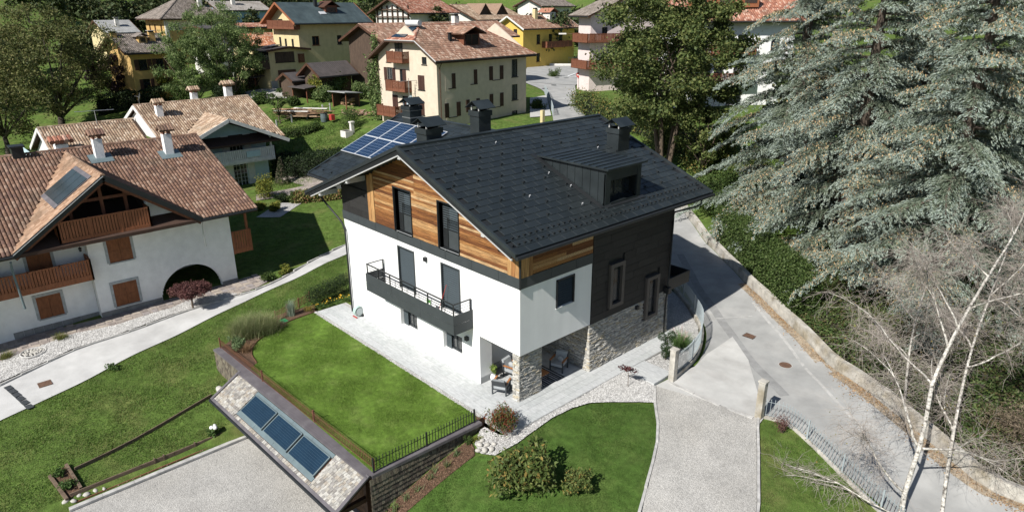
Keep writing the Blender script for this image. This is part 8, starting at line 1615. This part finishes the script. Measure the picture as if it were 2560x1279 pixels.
birch('thin leafless birch on the ivy bank', (12.2,12.8,.3), [(0,0,0),(-.3,.3,2.0),(-.5,.9,3.6),(-.5,1.4,5.2)], .06, 7, [(.4,(-.7,.6,.5),2.4,.03),(.6,(.6,.6,.6),2.2,.025),(.7,(-.9,0,.5),2.0,.025)], 450)
bx = (9.072, 7.448, -0.5); bush('bare_bush', (bx[0],bx[1]), .55, .9, 900, .08, .02, greens('dry_twig_leaf', [(.15,.06,.06),(.11,.05,.045),(.2,.11,.08)]), 'reddish bare shrub at the fence below the birch twigs', seed=99, stems=8)
p0 = V3((18.0,10.8,-.3)); 
for i, (x, y) in enumerate(((16.5,12.5),(19,11),(12,17.5))): bush('dry_bank_bush', (x,y), 1.6, 1.9, 4200, .14, .025, greens('dry_bush_%d' % i, [(.22,.17,.12),(.15,.12,.08),(.28,.22,.16)]), ('leafless brown bush on the bank behind the birches','brown bush at the right end of the bank','leafless bush below the middle cedar')[i], seed=101+i, nc=20)
# --- far hillside woods
m_wood = greens('forest_leaf', [(.04,.06,.02),(.055,.075,.025),(.03,.045,.015),(.085,.085,.03),(.065,.09,.03)], trans=.1)
def far_tree_mesh(seed, r, h, n):
    rd = random.Random(seed); rg = np.random.default_rng(seed); C = []; R = []
    for i in range(26): a = i*2.4; q = sqrt((i+.5)/26)*.7; C.append((cos(a)*q*r, sin(a)*q*r, h*(.2+.65*rd.random()*(1-q*.5)+.1))); R.append((r*.32,r*.32,r*.26))
    V, F = leaves(clumps(C, R, n, rg, .3), .55, .35, rng=rg); tr = MB(); tr.tube([(0,0,-.5),(0,0,h*.7)], [.25,.06], 5); return npmesh('crown', V, F, m_wood), tr.mesh('trunk', m_bark_dark)
FM = [far_tree_mesh(1,4.2,9,2600), far_tree_mesh(2,3.4,11,2400), far_tree_mesh(3,4.8,8,2600)]
def far_tree(x, y, k, s, rot, label, group):
    t = thing('hillside_tree', (x,y,gz(x,y)), label, 'tree', group); t.rotation_euler.z = rot; t.scale = (s,s,s)
    for nm, me in zip(('crown','trunk'), FM[k]): o = bpy.data.objects.new(nm, me); COL.objects.link(o); o.parent = t
rr = random.Random(77)
for i in range(130):
    a = rr.uniform(-1.42,-.98) if i < 80 else rr.uniform(-.98,-.1); d = rr.uniform(150,330); x, y = 19.6+sin(a)*d, -18.7+cos(a)*d
    if i < 80 and 165 < d < 200 and rr.random() < .5: continue
    far_tree(x, y, rr.randint(0,2), rr.uniform(.8,1.5), rr.uniform(0,6), 'dark green tree in the woods on the far hillside', 'trees on the far hillside')
for i, (x, y, s, L) in enumerate(((-112,-3,.9,'bushy tree between the hay hut and the walnut'),(-118,8,.8,'bushy tree left of the grey corrugated roof'),(-97,-14,.8,'small tree behind the left walnut'),(-76,42,.7,'bushy tree behind the yellow house gable'),(-100,18,.75,'green tree below the white wooden house'),(-66,48,.6,'small tree in the yard behind the long barn'),(-90,96,.9,'tree right of the yellow balcony house'),(-130,60,1.0,'tree behind the blue house'),(-20,72,1.1,'tree right behind the white balcony house'),(-5,66,1.2,'tree behind the cedars'),(10,60,1.5,'tree at the right behind the cedars'),(-4,50,1.1,'tree behind the first cedar'),(-9,47,1.2,'tree between the white balcony house and the first cedar'),(12,46,1.5,'tree in the gap between two cedars'),(22,52,1.6,'tree at the far right behind the cedars'),(6,50,1.2,'tree behind the middle cedar'),(18,46,1.3,'tree behind the right cedar'),(-40,88,1.1,'tree above the pink house'))): far_tree(x, y, i % 3, s, i*1.1, L, 'trees between the village houses')
grass_on('garden_grass', [(-46.404, 8.485, 0.4), (-40.761, 14.35, 0.4), (-47.913, 22.708, 4.2), (-65.297, 25.323, 5), (-69.484, 21.08, 5), (-67.581, 16.101, 2.6)], 60000, .22, .06, m_wblade, lean=.8)

# --- yards between the village houses
sheet('gravel_yard', [(-82.539, 21.419, 5.7), (-84.393, 24.951, 6.1), (-79.956, 26.743, 6.3), (-74.826, 28.289, 6), (-72.005, 24.966, 5.5), (-76.534, 21.424, 5.3)], m_aggr, dz=.08, step=1.5); sheet('house_forecourt', [(-40.411, 40.363, 4.5), (-39.953, 43.655, 4.7), (-51.505, 54.668, 5.3), (-51.001, 50.774, 5.1)], m_apron, dz=.1, step=1.5)
for i, (p, r, h, m, L) in enumerate((((-74.289, 20.864, 5),1.6,1.8,m_leafg,'bushy shrub below the gravel yard of the annex'),((-81.257, 21.116, 5.6),1.4,2.2,m_pers,'autumn coloured shrub left of the gravel yard'),((-66.398, 26.652, 5.2),1.5,2.2,m_will,'bright shrub in front of the old barn'),((-64.171, 31.098, 5),1.4,2.4,m_will,'leafy shrub against the wall of the beige house'),((-68.642, 23.284, 5.3),1.0,1.2,m_leafg,'low shrub beside the open shed'),((-44.441, 45.811, 4.8),1.1,1.2,m_leafg,'low shrub in the forecourt of the beige house'),((-86.866, 98.003, 6),1.6,1.8,m_leafg,'garden shrub behind the white roadside wall'),((-91.477, 96.976, 6),1.8,1.9,m_pers,'flowering shrub below the yellow house balcony'),((-92.569, 94.193, 6),1.4,1.5,m_leafg,'green shrub at the left end of the roadside wall'),((-90.22, 15.72, 4),2.2,3.2,m_leafg,'broad green bush behind the tan ridge'),((-79.36, 17.928, 4.8),1.8,2.6,m_leafd,'dark bush under the willows'),((-96.348, 9.769, 3.2),2.0,2.8,m_walnut,'olive bush under the purple plum'))): bush('yard_shrub', (p[0],p[1]), r, h, 2400, .22, .13, m, L, seed=200+i, nc=20, z0=.03)
hedge('yard_hedge', 'low hedge along the lower edge of the sloping garden', [(-60.136, 17.159, 2.3), (-58.448, 19.242, 2.6), (-58.061, 21.22, 2.9)], .9, .7, 2600, .2, .12, m_leafg, seed=230)
